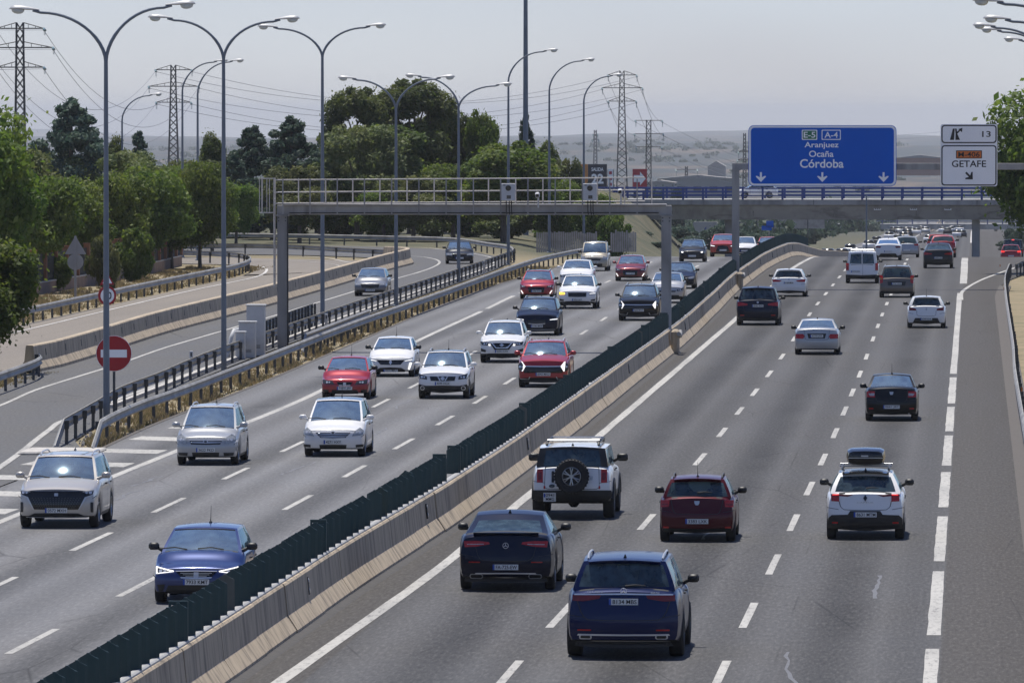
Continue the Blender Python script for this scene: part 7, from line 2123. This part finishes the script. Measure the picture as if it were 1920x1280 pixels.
car('blue_hatchback', 'bright blue hatchback with white running lights beside the glare screen', 'hatch', 'blue', -15.31, 158.0, True, W=1.80, H=1.47, zh=.74, L=4.06, zc=1.0,
    feats=front([(.90, .735), (.88, .60), (.50, .655)], [(0, .665), (.45, .66), (.34, .545), (0, .535)], [(0, .39), (.62, .38), (.70, .22), (0, .2)], hlm='lens_dark',
                chrome=[[(0, .545), (.35, .55), (.33, .525), (0, .515)], [(0, .675), (.46, .668), (.455, .655), (0, .663)]]) + [
        ('running_light', 'drl', 'f', [(.91, .745), (.88, .745), (.87, .615), (.90, .60)], True, .028), ('running_light', 'drl', 'f', [(.91, .745), (.50, .668), (.50, .65), (.89, .725)], True, .028), ('running_light', 'drl', 'f', [(.90, .60), (.50, .65), (.52, .665), (.89, .618)], True, .028)],
    plate='7933 KMT', plate_z=.45, drv=('dark', 'driver in a dark top behind the windscreen of the bright blue hatchback'), antenna=True, mirror='black', extra=x_l2)
def x_toy(z): return lambda t, c, pm: (badge(t, c, 0, z, OVAL, 'f', 'chrome', 'emblem', .03), badge(t, c, 0, z, [(x*.62, y*.62) for x, y in OVAL], 'f', 'black', 'emblem_centre', .034))
car('silver_people_carrier', 'silver people carrier with roof rails beside the chevron bars', 'mpv', 'silver', -21.10, 220.2, True, W=1.72, H=1.61, zh=.80, L=4.36,
    feats=front([(.95, .66), (.95, .80), (.82, .865), (.64, .76), (.60, .61), (.72, .59)], [(0, .68), (.52, .685), (.47, .585), (0, .575)], [(0, .36), (.44, .36), (.42, .245), (0, .24)], [(.9, .35), (.58, .35), (.6, .265), (.88, .275)], chrome=[[(0, .645), (.5, .65), (.49, .63), (0, .615)], [(0, .695), (.54, .70), (.53, .685), (0, .68)]]),
    plate='3622 FKD', plate_z=.43, drv=('dark', 'driver in a dark top in the silver people carrier'), rails='silver', mirror='paint', extra=x_toy(.66), antenna=True)
car('white_people_carrier', 'white people carrier with dark glass roof in the middle lane', 'mpv', 'white', -18.03, 225.8, True, W=1.75, H=1.60, zh=.79,
    feats=front([(.985, .74), (.86, .83), (.70, .73), (.62, .59), (.95, .62)], [(0, .69), (.57, .69), (.40, .545), (0, .525)], [(0, .35), (.44, .345), (.42, .235), (0, .23)], [(.98, .36), (.74, .345), (.74, .27), (.96, .28)],
                chrome=[[(0, .66), (.53, .668), (.51, .65), (0, .64)], [(0, .61), (.46, .615), (.44, .598), (0, .592)], [(0, .56), (.40, .565), (.385, .55), (0, .543)]]),
    plate='4271 HXY', plate_z=.425, drv=('dark', 'driver in a dark top in the white people carrier with glass roof'), mirror='paint', roof='glass', extra=x_toy(.69), antenna=True)
def x_seat(t, c, pm): badge(t, c, 0, .54, rrect(.10, .09, .015), 'f', 'silver', 'emblem', .03)
car('red_hatchback', 'bright red hatchback ahead of the white one by the verge', 'hatch', 'red', -21.25, 270.9, True, W=1.66, H=1.42, zh=.70, zc=.96,
    feats=front([(.93, .685), (.50, .63), (.43, .51), (.90, .54)], [(0, .60), (.34, .60), (.24, .485), (0, .475)], [(0, .33), (.52, .33), (.56, .20), (0, .19)], [(.9, .34), (.66, .33), (.68, .24), (.9, .26)], hlm='lens_dark', chrome=[[(0, .49), (.25, .495), (.23, .475), (0, .465)]]),
    plate='9600 JBF', plate_z=.39, drv=('blue', 'driver in a blue top in the bright red hatchback'), antenna=True, extra=x_seat)
def x_ren(t, c, pm): badge(t, c, 0, .55, [(x*1.3, y*1.3) for x, y in DIAMOND], 'f', 'chrome', 'emblem', .03)
car('white_hatchback', 'white hatchback with fang-shaped running lights by the verge', 'hatch', 'white', -21.38, 294.1, True, W=1.70, H=1.44, zh=.73,
    feats=front([(.97, .72), (.62, .64), (.60, .585), (.92, .60)], [(0, .625), (.62, .635), (.44, .46), (0, .445)], [(0, .36), (.46, .34), (.66, .24), (.60, .19), (0, .185)], hlm='lens', drl=[(.93, .53), (.84, .54), (.76, .28), (.82, .27)]) + [('running_light', 'drl', 'f', [(.93, .655), (.62, .60), (.62, .585), (.92, .625)], True, .026)],
    plate='0215 MRZ', plate_z=.24, drv=('pale', 'driver in a pale top in the white hatchback by the verge'), antenna=True, extra=x_ren)
def x_nis(z): return lambda t, c, pm: (badge(t, c, 0, z, [(x*1.2, y*1.2) for x, y in ROUND], 'f', 'chrome', 'emblem', .03), badge(t, c, 0, z, rrect(.17, .03, .006), 'f', 'silver', 'emblem_bar', .036))
def x_q1(t, c, pm):
    x_nis(.70)(t, c, pm)
    for sg in (-1, 1):
        badge(t, c, sg*.70, .37, [(.075*math.cos(a), .075*math.sin(a)) for a in np.linspace(0, 6.283, 15)[:-1]], 'f', 'chrome', 'fog_lamp_ring', .022); badge(t, c, sg*.70, .37, [(.055*math.cos(a), .055*math.sin(a)) for a in np.linspace(0, 6.283, 13)[:-1]], 'f', 'lens_dark', 'fog_lamp', .028)
car('white_crossover', 'white crossover with black lower bumper and round fog lamps in the middle lane', 'suv', 'white', -17.97, 271.7, True, L=4.33, W=1.76, H=1.60, wb=2.63, zh=.90, zc=1.06, r=.345,
    feats=front([(.96, .87), (.63, .77), (.61, .66), (.90, .69)], [(0, .765), (.50, .765), (.46, .62), (0, .61)], [(0, .46), (.66, .45), (.94, .50), (.96, .27), (0, .2)], hlm='lens_dark', chrome=[[(.14, .765), (.18, .765), (.09, .62), (.05, .62)]][0:0]) + [('grille_trim', 'chrome', 'f', [(.17, .77), (.21, .77), (.11, .615), (.07, .615)], True, .022)],
    plate='4295 HGX', plate_z=.53, drv=('dark', 'driver in a dark top in the white crossover with round fog lamps'), clad=.46, mirror='paint', rails='silver', roof='glass', antenna=True, extra=x_q1)
def x_q2(t, c, pm): x_nis(.70)(t, c, pm)
car('white_crossover', 'white crossover with V-shaped chrome grille ahead of the black one', 'suv', 'white', -18.27, 310.9, True, L=4.38, W=1.78, H=1.60, wb=2.65, zh=.88, zc=1.06, r=.35,
    feats=front([(.95, .84), (.56, .775), (.50, .675), (.90, .70)], [(0, .78), (.52, .77), (.32, .51), (0, .50)], [(0, .37), (.62, .37), (.74, .22), (0, .18)], [(.93, .57), (.70, .50), (.72, .42), (.92, .45)], hlm='lens_dark', drl=[(.60, .74), (.50, .73), (.50, .665), (.58, .68)]) + [('grille_trim', 'chrome', 'f', [(.40, .775), (.46, .775), (.26, .575), (0, .575), (0, .60), (.24, .605)], True, .022)],
    plate='0205 KXH', plate_z=.46, clad=.34, mirror='paint', rails='silver', extra=x_q2)
SPORT = lambda: front([(.975, .80), (.84, .94), (.70, .76), (.84, .56), (.97, .64)], [(0, .77), (.70, .765), (.80, .66), (.74, .52), (0, .52)], [(0, .36), (.80, .34), (.84, .2), (0, .17)], hlm='lens_dark', drl=[(.86, .93), (.82, .92), (.685, .755), (.80, .575), (.83, .585), (.73, .755)],
                      chrome=[[(0, .77), (.70, .775), (.70, .745), (0, .735)]]) + [('bumper_trim', 'silver', 'f', [(.90, .30), (.55, .28), (.50, .38), (.53, .385), (.58, .30), (.90, .32)], True, .018)]
car('red_suv', 'red SUV with boomerang running lights in the fast lane', 'suv', 'red', -15.17, 283.1, True, L=4.52, W=1.83, H=1.63, r=.365, zh=.96, feats=SPORT(), plate='8942 MXD', plate_z=.48, drv=('dark', 'driver in a dark top in the red SUV in the fast lane'), clad=.30, mirror='paint', rails='silver')
car('black_suv', 'black SUV with boomerang running lights beside the right gantry column', 'suv', 'black', -15.60, 374.0, True, L=4.52, W=1.93, H=1.68, r=.365, zh=.96, feats=SPORT(), plate='8602 MWY', plate_z=.50, clad=.30, rails='silver', roof='black')
car('black_suv', 'black SUV with roof rails behind the white crossover', 'suv', 'navy', -18.98, 348.9, True, L=4.69, W=1.90, H=1.64, r=.37, zh=.92,
    feats=front([(.95, .79), (.58, .73), (.58, .665), (.93, .68)], [(0, .735), (.42, .72), (.38, .52), (0, .49)], [(0, .33), (.8, .33), (.85, .2), (0, .17)], hlm='lens_dark', drl=[(.95, .755), (.60, .715), (.60, .685), (.93, .71)], chrome=[[(0, .515), (.40, .545), (.38, .52), (0, .49)], [(0, .275), (.85, .285), (.85, .262), (0, .25)]]),
    plate='5186 MRB', plate_z=.42, rails='silver')
def x_xc(t, c, pm):
    badge(t, c, .79*c.W/2*-1*-1, .76, [(-.13, .05), (.14, .07), (.14, -.05), (-.13, -.04)], 'f', 'amber_lit', 'lit_indicator', .03)
car('white_suv', 'white SUV with one amber indicator lit and black roof', 'suv', 'white', -19.58, 396.7, True, W=1.91, H=1.66, zh=.90, r=.37,
    feats=front([(.95, .85), (.62, .80), (.62, .70), (.93, .71)], [(0, .82), (.48, .81), (.46, .60), (0, .59)], [(0, .40), (.62, .38), (.75, .18), (0, .17)], [(.93, .50), (.70, .46), (.72, .39), (.92, .40)], hlm='lens', drl=[(.93, .80), (.64, .77), (.64, .745), (.93, .765)]),
    plate='7053 LKT', plate_z=.46, roof='black', clad=.36, extra=x_xc)
HOOK = lambda: front([(.96, .76), (.62, .68), (.62, .60), (.93, .63)], [(0, .64), (.48, .62), (.44, .34), (0, .32)], [(0, .28), (.6, .27), (.65, .2), (0, .18)], hlm='lens_dark', drl=[(.93, .46), (.87, .46), (.76, .30), (.80, .27)])
car('red_estate', 'red estate with black roof at the outer lane, left of the white cars', 'hatch', 'red', -22.75, 417.5, True, L=4.5, W=1.80, H=1.49, zh=.74, feats=HOOK(), plate='3306 KVV', plate_z=.42, roof='black', rails='silver')
car('white_hatchback', 'white car mostly hidden behind the white SUV with the lit indicator', 'suv', 'white', -21.85, 441.0, True, W=1.86, H=1.60, zh=.86, feats=front([(.95, .80), (.6, .75), (.6, .66), (.93, .68)], [(0, .76), (.48, .74), (.40, .52), (0, .5)], [(0, .36), (.6, .35), (.7, .2), (0, .17)], hlm='lens_dark'), plate='', text_plate=False, mirror='paint')
car('champagne_van', 'champagne-coloured passenger van with roof rails farthest in the outer lane', 'van', 'champagne', -23.25, 491.6, True, L=4.2, W=1.72, H=1.80, category='van', feats=front([(.95, .86), (.66, .92), (.60, .72), (.92, .68)], [(0, .78), (.5, .76), (.45, .66), (0, .66)], [(0, .46), (.6, .46), (.6, .28), (0, .27)], hlm='lens'), plate='6625 CBX', plate_z=.54, rails='steel_dark')
car('dark_red_hatchback', 'dark red hatchback with hook-shaped running lights in the middle lane', 'hatch', 'dark_red', -19.77, 462.3, True, L=4.3, W=1.80, H=1.48, zh=.76, feats=HOOK(), plate='1127 JLR', plate_z=.44, mirror='paint')
car('grey_crossover', 'two-tone white and grey crossover half hidden by the right gantry column', 'suv', 'light_grey', -15.62, 408.7, True, L=4.36, W=1.79, H=1.55, zh=.85, feats=front([(.97, .80), (.60, .70), (.60, .62), (.90, .66)], [(0, .66), (.56, .64), (.50, .58), (0, .57)], [(0, .42), (.7, .42), (.8, .2), (0, .18)], hlm='lens_dark'), plate='9070 MHC', plate_z=.36, roof='black', clad=.34)
car('blue_saloon', 'dark blue saloon right of the gantry column', 'sedan', 'navy', -16.25, 442.2, True, W=1.86, H=1.44, zh=.72, feats=front([(.95, .70), (.55, .63), (.55, .54), (.92, .56)], [(0, .62), (.44, .60), (.40, .44), (0, .43)], [(0, .34), (.7, .33), (.75, .2), (0, .18)], hlm='lens'), plate='2294 KTZ', plate_z=.40)
car('dark_saloon', 'dark car with round headlights on near the crest', 'hatch', 'charcoal', -18.34, 523.4, True, L=4.3, W=1.76, H=1.46, zh=.74, feats=front([(.92, .72), (.58, .68), (.58, .58), (.90, .60)], [(0, .62), (.42, .6), (.4, .46), (0, .45)], [(0, .36), (.7, .35), (.7, .2), (0, .18)], hlm='lens_dark', drl=[(.80, .70), (.66, .69), (.66, .60), (.80, .61)]), plate='', plate_z=.40, text_plate=False)
car('red_suv', 'orange-red SUV with slanted lit headlights at the crest', 'suv', 'orange_red', -17.35, 556.0, True, W=1.84, H=1.60, zh=.90, feats=front([(.95, .85), (.55, .78), (.55, .70), (.9, .72)], [(0, .8), (.35, .74), (.55, .35), (0, .3)], [(0, .26), (.7, .26), (.7, .2), (0, .18)], hlm='lens_dark', drl=[(.93, .82), (.60, .76), (.60, .72), (.9, .75)]), plate='', plate_z=.46, text_plate=False)
car('white_crest_car', 'white car at the crest right of the sign gantry post', 'hatch', 'white', -16.4, 575.0, True, W=1.78, H=1.5, zh=.76, feats=HOOK(), plate='', text_plate=False)
car('red_crest_car', 'red car at the crest behind the end of the glare screen', 'hatch', 'red', -14.9, 583.0, True, W=1.80, H=1.56, zh=.78, feats=HOOK(), plate='', text_plate=False)
# slip road
car('grey_hatchback', 'two-tone grey hatchback alone on the slip road', 'hatch', 'steel_grey', -31.91, 423.6, True, W=1.77, H=1.47, L=4.02, feats=front([(.96, .72), (.62, .70), (.56, .56), (.90, .58)], [(0, .60), (.56, .62), (.50, .44), (0, .42)], [(0, .34), (.8, .33), (.85, .2), (0, .18)], hlm='lens'), plate='2415 JKW', plate_z=.33)
car('dark_hatchback', 'dark hatchback entering the slip road from the loop', 'hatch', 'charcoal', -33.13, 514.5, True, W=1.82, H=1.47, rz=R(4), feats=front([(.93, .72), (.52, .66), (.52, .56), (.9, .58)], [(0, .62), (.42, .6), (.4, .46), (0, .45)], [(0, .36), (.7, .35), (.7, .2), (0, .18)], hlm='lens', drl=[(.78, .68), (.60, .66), (.60, .60), (.78, .62)], drlm='lens'), plate='', plate_z=.40, text_plate=False)
# on the bridge, seen from the side
tb = car('white_bridge_car', 'white car crossing the bridge behind the blue railing', 'suv', 'white', 0, 852, True, feats=(), plate=None, detail=False)
tb.location = ((1420-1825)/17.65, 851.5, 9.7 - (372-212)/17.65); tb.rotation_euler = (0, 0, R(90))

# far traffic beyond the dip: too small to show their parts
def far_car_mesh(col):
    mb = MB()
    mb.bbox((0, 0, .55), (1.8, 4.2, .75), .12); mb.bbox((0, -.15, 1.12), (1.5, 2.3, .55), .22, 0, 1)
    for sx in (-.78, .78):
        for sy_ in (-1.3, 1.3): mb.bbox((sx, sy_, .3), (.2, .6, .6), .1, 0, 2)
    return mb.mesh('far_car', [get_paint(col, COLS[col], METAL.get(col, .4)), M['gloss_black'], M['rubber']], 50)
FAR = {k: far_car_mesh(k) for k in ('white', 'charcoal', 'silver', 'red', 'navy')}
far_spots = [(1668.5, 1425, 'white', 'white'), (1676.5, 1681, 'charcoal', 'dark'), (1686.5, 1681, 'silver', 'silver'), (1694.5, 1425, 'white', 'white'), (1703.5, 1520, 'navy', 'dark blue'), (1712.5, 1681, 'silver', 'silver'), (1719.5, 1596, 'white', 'white'), (1728.5, 1786, 'charcoal', 'dark'), (1736.5, 1681, 'silver', 'silver'), (1742.5, 1349, 'white', 'white'), (1700.5, 1681, 'navy', 'dark blue'), (1684.5, 1349, 'silver', 'silver'), (1768.2, 1729, 'white', 'white'), (1777.2, 1615, 'charcoal', 'dark'), (1786.2, 1843, 'silver', 'silver'), (1795.2, 1491, 'white', 'white'), (1804.2, 1491, 'navy', 'dark blue'), (1783.2, 1729, 'silver', 'silver'), (1800.2, 1843, 'white', 'white'), (1553, 905, 'white', 'white'), (1608, 1000, 'white', 'white'), (1580, 950, 'navy', 'dark blue'), (1595, 1100, 'silver', 'silver'), (1630, 1200, 'white', 'white'), (1645, 1300, 'charcoal', 'dark')]
ORDN = ['first', 'second', 'third', 'fourth', 'fifth', 'sixth', 'seventh', 'eighth', 'ninth', 'tenth', 'eleventh', 'twelfth', 'thirteenth', 'fourteenth', 'fifteenth', 'sixteenth', 'seventeenth', 'eighteenth', 'nineteenth', 'twentieth', 'twenty-first', 'twenty-second', 'twenty-third', 'twenty-fourth', 'twenty-fifth']
far_spots.sort()
for i, (px, Y, k, w_) in enumerate(far_spots):
    s_ = 15000/Y; X = (px - 1825)/s_
    lane = 'far along the right-hand lanes' if px > 1730 else 'far along the oncoming lanes'
    o = ob('far_car', FAR[k], None, (X, Y, zroad(Y)))
    o.rotation_euler = (0, 0, rng.normal(0, .02))
    tag(o, f'tiny {w_} car {lane}, {ORDN[i]} from left', 'car', 'far traffic under the bridge')

# two pale sheds and a silo on the far plain
def shed(px, py_top, Y, w, h, label, col):
    s_ = 15000/Y; X = (px-1825)/s_; zt = 9.7 - (py_top-212)/s_
    t = thing('far_building', label, 'building', (X, Y, zt - h), 0)
    mb = MB(); mb.box((0, 0, h/2), (w, 14, h)); ob('wall', mb.mesh('wall', plain('shed_' + str(px), col, .8)), t)
    mb = MB(); mb.prism([(-w/2-.5, 0), (w/2+.5, 0), (0, h*.18)], -7.5, 7.5, M=Matrix.Translation((0, 0, h))); ob('roof', mb.mesh('roof', M['pale_board']), t)
    for k in range(5):
        mb = MB(); mb.box((-w*.4 + k*w*.2, -7.05, h*.55), (w*.1, .1, h*.2)); ob('window', mb.mesh('window', M['black']), t)
shed(1345, 312, 4200, 9, 16, 'pale tall silo building in the haze left of the blue sign', (.3, .29, .28))
shed(1240, 342, 2500, 9, 4, 'long pale shed above the bridge railing behind the pylons', (.3, .29, .28))
shed(1310, 335, 2600, 26, 7, 'low pale shed in the haze above the bridge railing', (.3, .29, .27))
shed(1726, 296, 3200, 20, 7, 'reddish distant house on the slope right of the blue sign', (.36, .2, .16))

# ------------------------------------------------------------------ haze
mb = MB(); mb.box((-2000, 18300, -56), (11400, 37000, 192))
hz = ob('haze', mb.mesh('haze', plain('haze_shell', (1, 1, 1))))
hm = bpy.data.materials.new('haze_air'); hm.use_nodes = True
hn = hm.node_tree
for x in list(hn.nodes):
    if x.type != 'OUTPUT_MATERIAL': hn.nodes.remove(x)
pv = hn.nodes.new('ShaderNodeVolumePrincipled')
pv.inputs['Color'].default_value = (0.93, 0.965, 1.0, 1)
pv.inputs['Density'].default_value = HAZE
pv.inputs['Anisotropy'].default_value = 0.0
hn.links.new(pv.outputs[0], hn.nodes['Material Output'].inputs['Volume'])
hz.data.materials.clear(); hz.data.materials.append(hm)
tag(hz, 'pale summer haze that fades the far hills', 'haze', kind='stuff')
